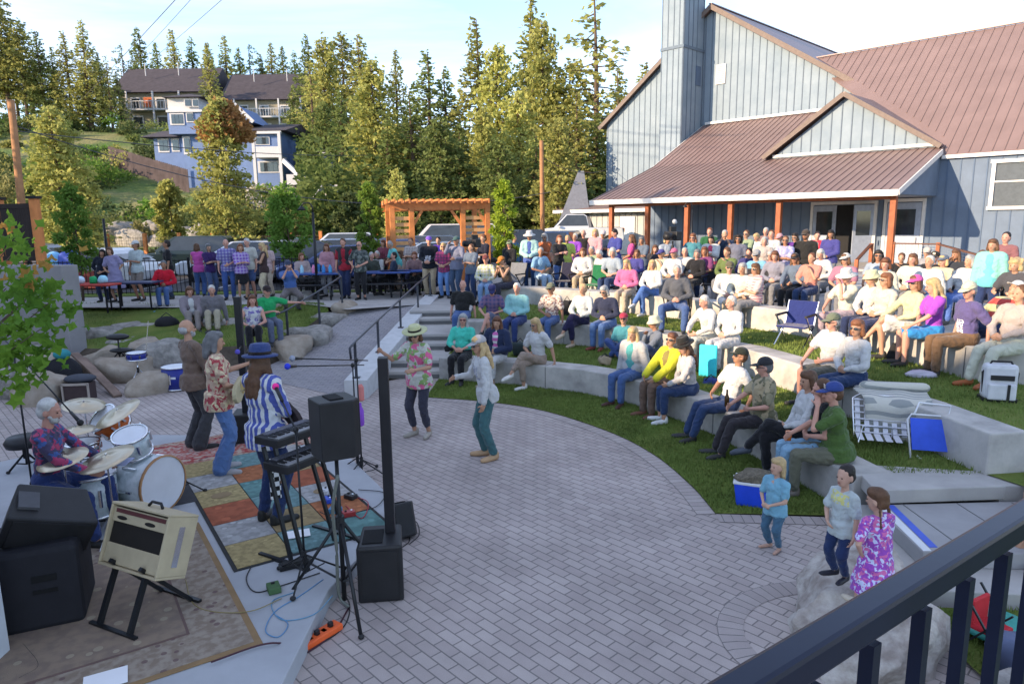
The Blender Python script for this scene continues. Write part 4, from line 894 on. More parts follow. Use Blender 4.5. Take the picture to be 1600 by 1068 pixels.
# ---------------------------------------------------------------- iron fence behind the lawn
def ironfence(A, B, g, h, label):
    t = thing('iron_fence', label, 'fence', group='black iron picket fences'); A, B = V(A), V(B); n = int((B-A).length/.13); k = MB()
    for i in range(n+1): q = A+(B-A)*(i/n); k.bar((q.x, q.y, g+.08), (q.x, q.y, g+h), .016)
    k.build('picket', BLKM, t); k = MB()
    for z in (.12, h-.04): k.bar((A.x, A.y, g+z), (B.x, B.y, g+z), .03)
    k.build('rail', BLKM, t)
    for i in range(int((B-A).length/2.4)+1): q = A+(B-A)*min(1, i*2.4/(B-A).length); MB().box((q.x, q.y, g+h/2+.03), (.06, .06, h+.06)).build('fence_post', BLKM, t)
ironfence((-17.5, 21.6), (-6.6, 22.6), .9, 1.15, 'black iron picket fence behind the people on the left lawn')
ironfence((-6.2, 22.7), (-2.2, 22.9), .9, 1.1, 'shorter black iron picket fence behind the picnic tables')
# meadow fence with orange posts and wire beyond the parking lot
t = thing('wire_fence', 'wire fence with orange timber posts along the road behind the parked cars', 'fence')
pr = None
for px in (165, 224, 278, 330, 375, 452, 500, 537, 590, 640):
    q = atd(px, 350, 43.5); MB().box((q.x, q.y, 1.75), (.2, .2, 1.75)).build('post', WOODP, t)
    if pr is not None:
        k = MB()
        for z in range(7): k.bar((pr.x, pr.y, 1.2+z*.19), (q.x, q.y, 1.2+z*.19), .012)
        for i in range(16): r = pr+(q-pr)*(i/16); k.bar((r.x, r.y, 1.1), (r.x, r.y, 2.4), .01)
        k.build('wire', mat('wire_brown', (.15, .12, .1)), t)
    pr = q
# ---------------------------------------------------------------- cars
CARP = {}
def paint(c): return mat('car_paint_%.2f_%.2f_%.2f' % c, c, rough=.22, metal=.2, var=.05, bump=0, spec=.6)
TYRE = mat('tyre', (.02, .02, .02), rough=.85); HEADL = mat('headlight', (.7, .72, .75), rough=.1, spec=.9, bump=0); TAILL = mat('taillight', (.35, .02, .015), rough=.2, bump=0)
def car(label, x, y, rz, col, kind='sedan', g=.9, sc=1., rack=False):
    t = thing('parked_car', label, 'car', (x, y, g), rz, 'cars parked in the lot'); p = paint(col)
    # side profile along X (front = +X): lower body and greenhouse
    if kind == 'suv': Lf, hb, hr, prof, gh = 2.3, 1.0, 1.72, None, [(-2.2, 1.0), (-2.05, 1.62), (-1.9, 1.72), (.15, 1.72), (.95, 1.05)]
    elif kind == 'wagon': Lf, hb, hr, prof, gh = 2.3, .92, 1.55, None, [(-2.2, .95), (-1.95, 1.45), (-1.7, 1.55), (.15, 1.55), (1.1, .97)]
    elif kind == 'van': Lf, hb, hr, prof, gh = 2.5, 1.15, 2.1, None, [(-2.45, 1.1), (-2.4, 2.0), (-2.25, 2.1), (1.1, 2.1), (1.95, 1.2)]
    elif kind == 'pickup': Lf, hb, hr, prof, gh = 2.7, 1.08, 1.85, None, [(-.75, 1.05), (-.6, 1.75), (-.45, 1.85), (.55, 1.85), (1.25, 1.12)]
    else: Lf, hb, hr, prof, gh = 2.25, .88, 1.42, None, [(-1.75, .93), (-1.05, 1.35), (-.8, 1.42), (.3, 1.42), (1.15, .93)]
    W_ = .92; low = [(-Lf, .35), (-Lf-.03, .62), (-Lf+.06, hb), (gh[-1][0], hb+.03), (Lf-.25, hb-.10), (Lf-.02, hb-.22), (Lf, .45), (Lf-.1, .28), (-Lf+.1, .28)]
    def ext(poly, wfn, m, name, par, bev=.03):
        n = len(poly); vs = [(a, -wfn(b), b) for a, b in poly]+[(a, wfn(b), b) for a, b in poly]
        return MB().add(vs, [tuple(range(n)), tuple(range(2*n-1, n-1, -1))]+[(i, n+i, n+(i+1) % n, (i+1) % n) for i in range(n)]).build(name, m, par, bev=bev)
    ext(low, lambda z: W_-.06*abs(z-.6), p, 'body', t, .06)
    tap = lambda z: W_-.05-.22*(z-hb)/(hr-hb)*1.0
    ghc = [(gh[0][0], hb-.05)]+gh+[(gh[-1][0], hb-.05)]
    ext(ghc, tap, p, 'cabin', t, .05)
    # glass: slightly proud panels
    def shrink(poly, k): cx_ = sum(a for a, b in poly)/len(poly); cz_ = sum(b for a, b in poly)/len(poly); return [(cx_+(a-cx_)*k, cz_+(b-cz_)*(k-.07)) for a, b in poly]
    gp = shrink([(gh[0][0]+.02, hb+.06)]+[(a, b) for a, b in gh[1:-1]]+[(gh[-1][0]-.1, hb+.06)], .93)
    ext(gp, lambda z: tap(z)+.008, GLASS, 'side_window', t, 0)
    if kind != 'pickup' or True:
        a, b = gh[-2], gh[-1]; q = MB(); q.hexa([(b[0]-.10, -tap(b[1])+.1, b[1]+.03), (b[0]-.10, tap(b[1])-.1, b[1]+.03), (b[0]+.012, tap(b[1])-.1, b[1]+.06), (b[0]+.012, -tap(b[1])+.1, b[1]+.06),
                (a[0]+.02, -tap(a[1])+.08, a[1]-.06), (a[0]+.02, tap(a[1])-.08, a[1]-.06), (a[0]+.10, tap(a[1])-.08, a[1]-.05), (a[0]+.10, -tap(a[1])+.08, a[1]-.05)]); q.build('windscreen', GLASS, t)
        a, b = gh[1], gh[0]; q = MB(); q.hexa([(b[0]-.0, -tap(b[1])+.12, b[1]+.12), (b[0]-.0, tap(b[1])-.12, b[1]+.12), (b[0]+.15, tap(b[1])-.12, b[1]+.12), (b[0]+.15, -tap(b[1])+.12, b[1]+.12),
                (a[0]-.02, -tap(a[1])+.1, a[1]-.06), (a[0]-.02, tap(a[1])-.1, a[1]-.06), (a[0]+.1, tap(a[1])-.1, a[1]-.06), (a[0]+.1, -tap(a[1])+.1, a[1]-.06)]); q.build('rear_window', GLASS, t)
    if kind == 'pickup': MB().box((-1.75, 0, 1.085), (1.6, 1.5, .02)).build('truck_bed', BLK, t)
    for fx in (-Lf+.85, Lf-.85):
        for sy in (-1, 1):
            w = MB().cyl((fx, sy*(W_-.2), .34), (fx, sy*(W_+.015), .34), .34, n=20).build('wheel', TYRE, t, bev=.02)
            MB().cyl((fx, sy*(W_-.0), .34), (fx, sy*(W_+.03), .34), .21, .19, n=16).build('rim', CHROME, w)
            MB().cyl((fx, sy*(W_-.3), .36), (fx, sy*(W_-.06)+sy*.005, .36), .41, n=20).build('wheel_arch', BLK, t)
    for sy in (-1, 1):
        MB().box((Lf-.1, sy*.66, hb-.26), (.16, .34, .15)).build('headlight', HEADL, t, bev=.03); MB().box((-Lf+.03, sy*.7, hb-.14), (.12, .22, .26)).build('taillight', TAILL, t, bev=.02)
        MB().box((gh[-1][0]-.3, sy*(W_+.07), hb+.08), (.1, .16, .13)).build('mirror', p, t, bev=.02)
    MB().box((Lf-.01, 0, hb-.3), (.05, .9, .16)).build('grille', BLK, t); MB().box((Lf, 0, .42), (.06, 1.5, .14)).build('bumper', BLK, t, bev=.02)
    if rack:
        k = MB()
        for sy in (-1, 1): k.bar((-1.7, sy*.55, hr+.06), (.1, sy*.55, hr+.06), .035)
        k.bar((-1.2, -.6, hr+.11), (-1.2, .6, hr+.11), .04); k.bar((-.2, -.6, hr+.11), (-.2, .6, hr+.11), .04); k.build('roof_rack', BLKM, t)
    return t
def carat(label, px, d, rz, col, kind, rack=False, g=.9): q = atd(px, 360, d); return car(label, q.x, q.y, math.radians(rz), col, kind, g, 1., rack)
carat('white sedan parked behind the couple on the left lawn', 150, 25.5, 168, (.62, .63, .65), 'sedan')
carat('dark green black sport utility vehicle with a flat black roof', 283, 31, 190, (.02, .035, .035), 'suv')
carat('white wagon with roof rack parked behind the standing group', 372, 28.0, 188, (.62, .63, .66), 'wagon', True)
carat('dark navy hatchback beside the white wagon with roof rack', 432, 26.6, 186, (.03, .04, .08), 'wagon')
carat('blue sedan with its hood towards the picnic tables', 525, 25.6, 200, (.05, .08, .22), 'sedan')
carat('silver wagon behind the blue sedan', 512, 30.0, 195, (.42, .47, .55), 'wagon')
carat('pale silver sport utility vehicle in the second row behind the silver wagon', 520, 35.5, 185, (.5, .53, .58), 'suv')
carat('green teal car half hidden by the young tree', 425, 33.5, 188, (.05, .16, .13), 'wagon')
carat('dark blue car with grey roof box behind the bright young tree', 590, 31.5, 140, (.04, .05, .12), 'wagon')
carat('white hatchback seen through the left part of the pergola', 612, 29.0, 185, (.6, .62, .64), 'sedan')
carat('white sedan seen through the middle of the pergola', 672, 28.3, 180, (.64, .65, .66), 'sedan')
carat('grey blue car behind the white sedan at the pergola', 652, 34.5, 182, (.12, .15, .19), 'wagon')
carat('white van with red lower stripe behind the pergola', 703, 37, 185, (.6, .55, .52), 'van')
carat('teal car beyond the slatted right screen of the pergola', 745, 32, 186, (.15, .22, .24), 'wagon')
carat('blue open topped off roader beyond the lime green tree', 868, 32, 250, (.05, .10, .20), 'suv')
carat('white pickup truck behind the blue off roader', 900, 40, 175, (.55, .57, .6), 'pickup', g=1.6)
carat('grey car parked at the far left beyond the grey concrete wall', 40, 33, 185, (.2, .2, .22), 'sedan')
carat('dark grey pickup beyond the bystander in the turquoise jacket', 822, 30, 200, (.05, .05, .06), 'pickup')
# motorcycle group beyond the hat man
for i, (px, d, rz, c) in enumerate(((852, 25.5, 20, (.12, .12, .13)), (818, 26, 200, (.03, .03, .035)), (880, 26.5, 10, (.16, .05, .06)))):
    q = atd(px, 360, d); t = thing('motorcycle', ['grey motorcycle parked left of the low outbuilding', 'black motorcycle parked beyond the bystander in turquoise', 'dark red motorcycle parked at the outbuilding corner'][i], 'motorcycle', (q.x, q.y, .9), math.radians(rz), 'motorcycles by the outbuilding')
    for fx in (-.75, .75): w = MB().lathe([(.2, -.05), (.31, -.05), (.33, 0), (.31, .05), (.2, .05)], (fx, 0, .33), n=18, R=Matrix.Rotation(math.pi/2, 3, 'X')).build('wheel', TYRE, t, True)
    MB().ell((.15, 0, .85), (.32, .17, .16)).build('fuel_tank', paint(c), t, True); MB().ell((-.4, 0, .80), (.38, .16, .09)).build('seat', BLK, t, True); MB().box((0, 0, .48), (.5, .26, .4)).build('engine', CHROME, t, bev=.04)
    k = MB(); k.bar((.75, .1, .33), (.42, .1, 1.05), .05); k.bar((.75, -.1, .33), (.42, -.1, 1.05), .05); k.bar((.35, -.38, 1.12), (.35, .38, 1.12), .035); k.build('fork', CHROME, t)
    MB().ell((.62, 0, .95), (.09, .1, .1)).build('headlight', HEADL, t, True); MB().tube([(-.2, .18, .35), (-1.0, .2, .38)], .05).build('exhaust', CHROME, t, True)
# ---------------------------------------------------------------- trees
def leafmat(name, c, c2, rv=.18):
    m = mat(name, c, rough=.75, nscale=.9, bump=0, col2=c2, c2thr=(.35, .65), rndval=rv, spec=.15); N, L, b = nodes(m)
    tr = N.new('ShaderNodeBsdfTranslucent'); L.new(b.inputs['Base Color'].links[0].from_socket, tr.inputs['Color']); ms = N.new('ShaderNodeMixShader'); ms.inputs[0].default_value = .45
    out = N['Material Output']; L.new(b.outputs[0], ms.inputs[1]); L.new(tr.outputs[0], ms.inputs[2]); L.new(ms.outputs[0], out.inputs['Surface']); return m
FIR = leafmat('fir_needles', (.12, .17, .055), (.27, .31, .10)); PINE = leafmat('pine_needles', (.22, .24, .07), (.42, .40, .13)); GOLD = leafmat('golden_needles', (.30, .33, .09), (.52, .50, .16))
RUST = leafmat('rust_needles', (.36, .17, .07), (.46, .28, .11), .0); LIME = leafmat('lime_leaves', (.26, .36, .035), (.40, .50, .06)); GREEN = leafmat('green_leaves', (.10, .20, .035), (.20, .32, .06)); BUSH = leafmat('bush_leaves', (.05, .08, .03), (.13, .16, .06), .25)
BARK = mat('bark', (.10, .07, .05), rough=.95, var=.3, nscale=4, bump=.8, bscale=14, bdist=.02)
def tuft(m, c, d, s, r, n=3, flat=.6):
    """a spray of n narrow leaf shaped faces round c pointing roughly along d"""
    for _ in range(n):
        q = (d+V((r.gauss(0, .55), r.gauss(0, .55), r.gauss(0, .45)))).normalized(); sd_ = q.cross(V((r.gauss(0, 1), r.gauss(0, 1), r.gauss(0, 1)))).normalized(); L_ = s*r.uniform(.7, 1.3); w = L_*r.uniform(.22, .38)
        o = c+V((r.gauss(0, .3), r.gauss(0, .3), r.gauss(0, .3)))*s
        m.add([o-q*L_*.5, o+sd_*w, o+q*L_*.5, o-sd_*w], [(0, 1, 2, 3)])
def conifer(seed, nb=95, wid=.17, base=.1, droop=.25, dens=1., irregular=.25, s=.022, topk=.9):
    """unit height conifer; returns (trunk mesh, crown mesh)"""
    r = random.Random(seed); tm = MB(); cm = MB()
    bend = r.uniform(-.012, .012); tp = [V((bend*math.sin(3*t), bend*math.cos(2*t)-bend, t)) for t in [i/10 for i in range(11)]]
    tm.tube(tp, [.016*(1-i/10.5)+.0012 for i in range(11)], 7)
    for i in range(nb):
        u = i/nb; z = base+(1-base)*u**.92; rad = wid*((1-u)**topk)*(1+irregular*r.uniform(-1, 1))*(min(1, (u+.05)/.18)**.5)+.006
        a = i*2.399+r.uniform(-.5, .5); d = V((math.cos(a), math.sin(a), 0)); ez = -droop*rad+r.uniform(-.01, .02)
        p0 = V((0, 0, z)); p1 = p0+d*rad+V((0, 0, ez))
        if rad > .05: tm.tube([p0, p0+d*rad*.5+V((0, 0, ez*.2)), p1], [.0035, .0022, .001], 4)
        n = max(2, int(rad*dens*115))
        for k in range(n):
            t = r.uniform(.15, 1.02)**.75; q = p0+d*rad*t+V((0, 0, ez*t*t)); sp = rad*.24*(1.1-t*.6)
            q += V((r.gauss(0, sp), r.gauss(0, sp), r.gauss(0, .010))); tuft(cm, q, (d*.8+V((0, 0, -.1))), s, r, 3)
    return tm, cm
def mk(tm, cm, nm='tree'):
    def me(mb, n): x = bpy.data.meshes.new(n); x.from_pydata(mb.v, [], mb.f); return x
    return me(tm, 'trunk'), me(cm, 'crown')
PROTO = {'fir': [mk(*conifer(i, 115, .155+.015*(i % 3), .08, .22, 1.0, .2)) for i in range(4)],
         'pine': [mk(*conifer(10+i, 80, .20+.02*i, .28, .05, 1.15, .45, .024, .62)) for i in range(3)],
         'sparse': [mk(*conifer(30+i, 50, .17, .22, .22, .8, .55, .022, .7)) for i in range(2)],
         'gold': [mk(*conifer(20+i, 120, .24+.02*i, .03, .10, 1.25, .35, .028, .5)) for i in range(2)]}
def add_tree(label, x, y, z, h, kind, m, wk=1., rz=0., group='conifers on the slope', name='conifer', idx=None):
    t = thing(name, label, 'tree', (x, y, z), rz, group); a, b = PROTO[kind][(idx if idx is not None else rnd.randrange(9)) % len(PROTO[kind])]
    t.scale = (h*wk, h*wk, h)
    for me, mm, n in ((a, BARK, 'trunk'), (b, m, 'crown')):
        if me.users and me.materials and me.materials[0] != mm: me = me.copy(); me.materials.clear()
        if not me.materials: me.materials.append(mm)
        o = bpy.data.objects.new(n, me); COL.objects.link(o); o.parent = t
    return t
# px x, px y of the top, distance, kind, material, width factor, label (group on the far skyline)
SKY_T = [(8, 25, 78, 'pine', 'P'), (38, 12, 74, 'pine', 'P'), (64, 55, 80, 'pine', 'P'), (92, 62, 86, 'fir', 'F'), (112, 85, 95, 'fir', 'F'), (131, 64, 92, 'fir', 'P'), (160, 48, 96, 'fir', 'P'), (180, 92, 100, 'fir', 'F'), (192, 98, 92, 'sparse', 'P'), (215, 80, 118, 'sparse', 'F'), (243, 58, 124, 'fir', 'F'), (268, 78, 128, 'fir', 'F'), (294, 60, 124, 'fir', 'P'),
         (322, 72, 126, 'fir', 'F'), (345, 82, 122, 'fir', 'P'), (372, 68, 128, 'fir', 'P'), (392, 86, 124, 'fir', 'F'), (410, 80, 130, 'sparse', 'F'), (425, 96, 126, 'fir', 'F'), (441, 78, 128, 'fir', 'P'), (458, 84, 124, 'fir', 'F'), (476, 92, 126, 'fir', 'F'), (495, 68, 112, 'fir', 'F'), (152, 110, 104, 'fir', 'P'), (205, 120, 108, 'fir', 'F'),
         (20, 80, 104, 'pine', 'P'), (75, 100, 108, 'fir', 'F'), (50, 60, 110, 'pine', 'F'), (110, 120, 106, 'fir', 'F'), (175, 105, 106, 'pine', 'P')]
SKY_T = [(a, b, max(c_, 98), e, f) for a, b, c_, e, f in SKY_T]
MM = dict(F=FIR, P=PINE, G=GOLD)
def tree_px(px, py, d, kind, mk_, wk=1., label='', group=None, base=None, nm='conifer', idx=None):
    q = atd(px, 344, d); zb = terrain(q.x, q.y)-.3 if base is None else base; top = atd(px, py, d).z
    add_tree(label, q.x, q.y, zb, top-zb, kind, MM.get(mk_, mk_) if isinstance(mk_, str) else mk_, wk, px*.37, group, nm, idx)
for i, (px, py, d, k, m_) in enumerate(SKY_T): tree_px(px, py, d, k, m_, 1.25 if k == 'fir' else 1.1, 'conifer of the skyline forest on the hill behind the houses', 'skyline conifers on the left hill', idx=i)
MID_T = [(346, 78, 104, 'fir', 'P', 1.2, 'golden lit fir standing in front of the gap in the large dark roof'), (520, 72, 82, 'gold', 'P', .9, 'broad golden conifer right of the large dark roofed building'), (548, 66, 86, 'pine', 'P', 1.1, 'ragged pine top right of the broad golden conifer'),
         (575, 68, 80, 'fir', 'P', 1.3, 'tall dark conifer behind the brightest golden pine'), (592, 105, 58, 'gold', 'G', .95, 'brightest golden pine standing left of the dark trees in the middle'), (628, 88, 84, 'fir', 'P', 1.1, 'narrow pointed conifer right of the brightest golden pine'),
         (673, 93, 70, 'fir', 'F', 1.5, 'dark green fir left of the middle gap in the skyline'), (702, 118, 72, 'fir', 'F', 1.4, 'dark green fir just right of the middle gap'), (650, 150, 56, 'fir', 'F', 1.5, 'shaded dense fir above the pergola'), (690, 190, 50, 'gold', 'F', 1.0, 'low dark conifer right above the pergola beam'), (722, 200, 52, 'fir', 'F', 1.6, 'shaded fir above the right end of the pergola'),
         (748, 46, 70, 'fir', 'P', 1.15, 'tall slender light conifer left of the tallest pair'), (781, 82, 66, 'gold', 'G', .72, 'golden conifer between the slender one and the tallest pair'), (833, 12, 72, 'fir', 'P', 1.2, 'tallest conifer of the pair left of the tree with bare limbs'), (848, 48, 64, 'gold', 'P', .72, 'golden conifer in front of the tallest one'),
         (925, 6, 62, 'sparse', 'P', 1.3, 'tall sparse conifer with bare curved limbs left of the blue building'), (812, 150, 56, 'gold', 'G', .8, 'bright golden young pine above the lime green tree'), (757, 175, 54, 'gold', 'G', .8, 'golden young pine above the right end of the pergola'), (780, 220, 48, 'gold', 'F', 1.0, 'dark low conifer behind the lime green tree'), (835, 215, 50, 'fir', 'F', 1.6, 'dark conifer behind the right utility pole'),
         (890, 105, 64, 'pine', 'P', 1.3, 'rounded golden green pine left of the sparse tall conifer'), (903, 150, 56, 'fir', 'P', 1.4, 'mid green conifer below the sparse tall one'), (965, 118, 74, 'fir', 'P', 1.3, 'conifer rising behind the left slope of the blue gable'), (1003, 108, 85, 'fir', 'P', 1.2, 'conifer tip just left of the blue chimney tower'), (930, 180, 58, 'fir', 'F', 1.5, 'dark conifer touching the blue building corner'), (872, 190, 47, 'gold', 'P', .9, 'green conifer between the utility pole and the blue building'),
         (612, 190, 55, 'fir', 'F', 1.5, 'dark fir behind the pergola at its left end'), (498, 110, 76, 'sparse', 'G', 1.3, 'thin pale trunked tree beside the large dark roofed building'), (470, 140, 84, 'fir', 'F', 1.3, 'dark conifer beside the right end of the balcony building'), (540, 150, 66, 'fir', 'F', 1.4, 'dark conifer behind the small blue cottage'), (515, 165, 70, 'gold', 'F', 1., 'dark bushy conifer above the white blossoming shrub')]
for px, py, d, k, m_, wk, lb_ in MID_T: tree_px(px, py, d, k, m_, wk, lb_, 'conifers of the middle distance')
tree_px(100, 172, 42, 'gold', 'G', 1.0, 'bushy golden conifer in front of the green slope at left', 'solitary trees on the near slope', idx=0)
tree_px(352, 158, 44, 'gold', 'G', .82, 'golden green conifer with a rust orange top before the blue house', 'solitary trees on the near slope', idx=1)
tree_px(622, 265, 40, 'gold', 'G', .85, 'small golden conifer peeking over the left end of the pergola', 'solitary trees on the near slope', idx=0)
for x_, y_, h_, lb_ in ((-28.5, 16, 17.2, 'tall conifer outside the frame left of the plaza'), (-28, 20.5, 16.5, 'second tall conifer outside the frame left of the plaza')): add_tree(lb_, x_, y_, 0, h_, 'fir', PINE, 1.3, x_, 'conifers left of the frame')
# rust coloured top on the tree before the blue house
q = atd(352, 200, 43.8); r = random.Random(5); k = MB()
for i in range(1300):
    a = r.uniform(0, 6.28); h = r.uniform(-.8, 1.6); rr = (1.7-.75*max(0, h))*r.random()**.5
    if rr > 0: tuft(k, V((q.x+rr*math.cos(a), q.y+rr*math.sin(a), q.z+h)), V((math.cos(a), math.sin(a), .3)), .3, r, 3)
o_ = [t for t in COL.objects if t.get('label', '').startswith('golden green conifer with a rust')][0]
b_ = k.build('rust_top', RUST, None); b_.parent = o_; bpy.context.view_layer.update(); b_.matrix_parent_inverse = (Matrix.Translation(o_.location) @ Matrix.Rotation(o_.rotation_euler.z, 4, 'Z') @ Matrix.Diagonal((*o_.scale, 1))).inverted()
# deciduous trees: clumps of leaves round a branching trunk
def broadleaf(label, x, y, z, h, cw, m, seed, group='young leafy trees', cb=.25, leaf=.10, n=1750, nm='young_tree', clumps=20, up=1.0):
    r = random.Random(seed); t = thing(nm, label, 'tree', (x, y, z), 0, group); k = MB(); lim = []
    k.tube([(0, 0, 0), (.02*h, 0, h*.3), (0, .01*h, h*.6), (.01*h, 0, h*.95)], [.012*h, .009*h, .006*h, .002*h], 7)
    for i in range(clumps):
        u = (i+.5)/clumps; zc = h*(cb+(1-cb)*u*.97); a = i*2.4+r.uniform(-.6, .6); rad = cw*.5*(math.sin(math.pi*min(1, (u*.9+.12)))**.7)*r.uniform(.35, .85); c = V((rad*math.cos(a), rad*math.sin(a), zc)); lim.append((c, cw*.5*r.uniform(.20, .46)))
        k.tube([(0, 0, zc-h*.1), tuple(c*.6+V((0, 0, zc*.4-.04*h))), tuple(c)], [.004*h, .0025*h, .001*h], 4)
    k.build('trunk', BARK, t, True); k = MB()
    for i in range(n):
        c, rr = lim[r.randrange(len(lim))]; d = V((r.gauss(0, 1), r.gauss(0, 1), r.gauss(0, 1)*.8*up)).normalized(); q = c+d*rr*r.random()**.4; tuft(k, q, d+V((0, 0, -.3)), leaf, r, 2)
    k.build('crown', m, t); return t
def bl_px(label, px, ptop, d, base, cwpx, m, seed, **kw):
    q = atd(px, 344, d); top = atd(px, ptop, d).z; return broadleaf(label, q.x, q.y, base, top-base, cwpx*.85/1080*d, m, seed, **kw)
bl_px('young green tree beside the party table on the left lawn', 115, 288, 20.5, .9, 74, GREEN, 1, cb=.3, leaf=.11)
bl_px('young green tree in front of the navy hatchback', 448, 293, 22.6, .9, 84, GREEN, 2, cb=.32, leaf=.13)
bl_px('slim bright green tree left of the pergola', 578, 285, 23.6, .9, 52, leafmat('fresh_leaves', (.14, .24, .04), (.24, .34, .06)), 3, cb=.2, leaf=.12)
bl_px('lime green sunlit young tree right of the pergola', 787, 280, 21.8, .9, 62, LIME, 4, cb=.15, leaf=.12)
bl_px('small golden leaved tree on the slope above the wire fence', 267, 282, 47, 1.2, 56, GOLD, 5, cb=.15, leaf=.3)
bl_px('green leafy bush left of the slim bright tree', 548, 305, 40, .9, 60, BUSH, 6, cb=.05, leaf=.28)
# hillside shrubs
def shrub(label, x, y, z, rx, rz_, m, seed, leaf=.22, n=500, group='shrubs on the hillside'):
    r = random.Random(seed); k = MB(); cs = [V((r.gauss(0, .45)*rx, r.gauss(0, .45)*rx, abs(r.gauss(.25, .35))*rz_)) for _ in range(7)]
    for i in range(n): c = cs[r.randrange(7)]; d = V((r.gauss(0, 1), r.gauss(0, 1), r.gauss(0, 1))).normalized(); tuft(k, c+V((d.x*rx*.45, d.y*rx*.45, d.z*rz_*.35))*r.random()**.4, d, leaf, r, 2)
    o = k.build('shrub', m, None, loc=(x, y, z)); return tag(o, label, 'shrub', group)
BLOS = leafmat('blossom', (.35, .28, .33), (.55, .5, .55), .0); YEL = leafmat('dry_shrub', (.20, .2, .07), (.3, .28, .12), .2)
r = random.Random(77); ns = 0
for i in range(190):
    px = r.uniform(-40, 620); d = r.uniform(50, 100); q = atd(px, 344, d)
    if 205 < px < 500 and (62 < d < 90): continue
    z = terrain(q.x, q.y); s_ = r.uniform(.8, 2.2); m_ = r.choice([BUSH, BUSH, BUSH, FIR, YEL, GREEN, PINE])
    shrub('leafy shrub growing on the hillside between the houses and the road', q.x, q.y, z, s_*1.2, s_, m_, i, .30, 320)
for px, d, s_, m_, lb_ in ((525, 60, 2.0, BLOS, 'pinkish white blossoming shrub below the small blue cottage'), (95, 66, 3.4, GREEN, 'big rounded green shrub high on the left slope'), (35, 62, 3.0, YEL, 'yellow green shrub behind the left utility pole'), (150, 72, 3.6, GREEN, 'wide green bush left of the brown plank fence'), (232, 78, 3.0, BUSH, 'light green bush above the plank fence'), (395, 52, 1.6, BUSH, 'dark bush at the foot of the rust topped conifer')):
    q = atd(px, 344, d); shrub(lb_, q.x, q.y, terrain(q.x, q.y), s_, s_, m_, px, .3, 900)
# strip of brush along the road
k = MB()
for i in range(9000): px = r.uniform(100, 720); d = r.uniform(43.8, 45.6); q = atd(px, 344, d); tuft(k, V((q.x, q.y, .95+abs(r.gauss(0, .25)))), V((0, 0, 1)), .22, r, 1)
for i in range(7000): px = r.uniform(-60, 640); d = r.uniform(51, 60); q = atd(px, 344, d); tuft(k, V((q.x, q.y, terrain(q.x, q.y)+abs(r.gauss(0, .25)))), V((0, 0, 1)), .3, r, 1)
tag(k.build('brush', leafmat('roadside_brush', (.09, .12, .03), (.2, .2, .07), 0)), kind='stuff')
# dark underwood filling the space below the middle trees (reads as one mass)
k = MB()
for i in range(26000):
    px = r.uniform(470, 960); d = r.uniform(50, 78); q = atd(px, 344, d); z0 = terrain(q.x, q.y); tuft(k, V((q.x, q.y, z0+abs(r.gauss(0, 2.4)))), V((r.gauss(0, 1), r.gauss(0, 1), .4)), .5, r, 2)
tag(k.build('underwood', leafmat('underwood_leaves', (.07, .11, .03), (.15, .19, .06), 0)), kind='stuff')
# stone retaining slope below the blue house
k = 0
for i in range(46):
    px = r.uniform(392, 520) if i < 32 else r.uniform(170, 330); d = r.uniform(60, 66) if i < 32 else r.uniform(50, 54); q = atd(px, 344, d); z = terrain(q.x, q.y)
    tag(rock(q.x, q.y, z+.1, r.uniform(.7, 1.4), r.uniform(.6, 1), r.uniform(.5, 1.0), i, r.uniform(0, 3), 2), 'grey rock of the rough stone slope below the houses', 'rock', 'rocks of the hillside slope')
# near maple twigs at the left edge
t = thing('maple_sapling', 'blurry green maple sapling with reddish tips at the left edge', 'tree'); r = random.Random(3)
ML = leafmat('maple_leaf', (.09, .19, .025), (.22, .36, .04), 0); MR = leafmat('maple_tip', (.36, .19, .05), (.40, .28, .06), 0)
tw = MB(); lv = MB(); lt = MB()
def leaf(mb, c, n, s, r):
    n = n.normalized(); x = n.cross(V((r.gauss(0, 1), r.gauss(0, 1), .2))).normalized(); y = n.cross(x); pts = []
    for i in range(15): a = 2*math.pi*i/15; rr = s*(1. if i % 3 == 0 else .55); pts.append(c+x*rr*math.cos(a)+y*rr*math.sin(a)+n*(.4*s*math.cos(2*a+s*90)))
    mb.add(pts+[c], [(i, (i+1) % 15, 15) for i in range(15)])
base = V((-5.3, 5.35, 0)); tops = []
for px, py, d in ((20, 395, 5.2), (40, 470, 5.0), (78, 472, 5.0), (30, 530, 5.1), (62, 515, 4.9), (10, 450, 5.3), (70, 440, 5.1), (25, 370, 5.6), (0, 510, 5.0), (45, 560, 5.1), (15, 580, 5.0)):
    p = atd(px, py, d); tops.append(p); tw.tube([tuple(base+V((.1, 0, 1.5))), tuple((base+p)/2+V((-.1, 0, .6))), tuple(p)], [.018, .010, .003], 5)
tw.tube([tuple(base), tuple(base+V((.1, 0, 1.5))), tuple(base+V((.2, .1, 2.4))), tuple(base+V((.3, .2, 3.1)))], [.03, .025, .018, .006], 6)
for j, p in enumerate(tops):
    for i in range(24):
        c = p+V((r.gauss(0, .10), r.gauss(0, .10), r.gauss(-.03, .11))); top = (c.z > p.z+.06 and r.random() < .5 and j in (1, 2, 7, 6)); leaf(lt if top else lv, c, V((r.gauss(0, .7), -.8+r.gauss(0, .4), .7+r.gauss(0, .4))), r.uniform(.035, .07), r)
tw.build('trunk', BARK, t, True); lv.build('crown', ML, t); lt.build('red_tips', MR, t)
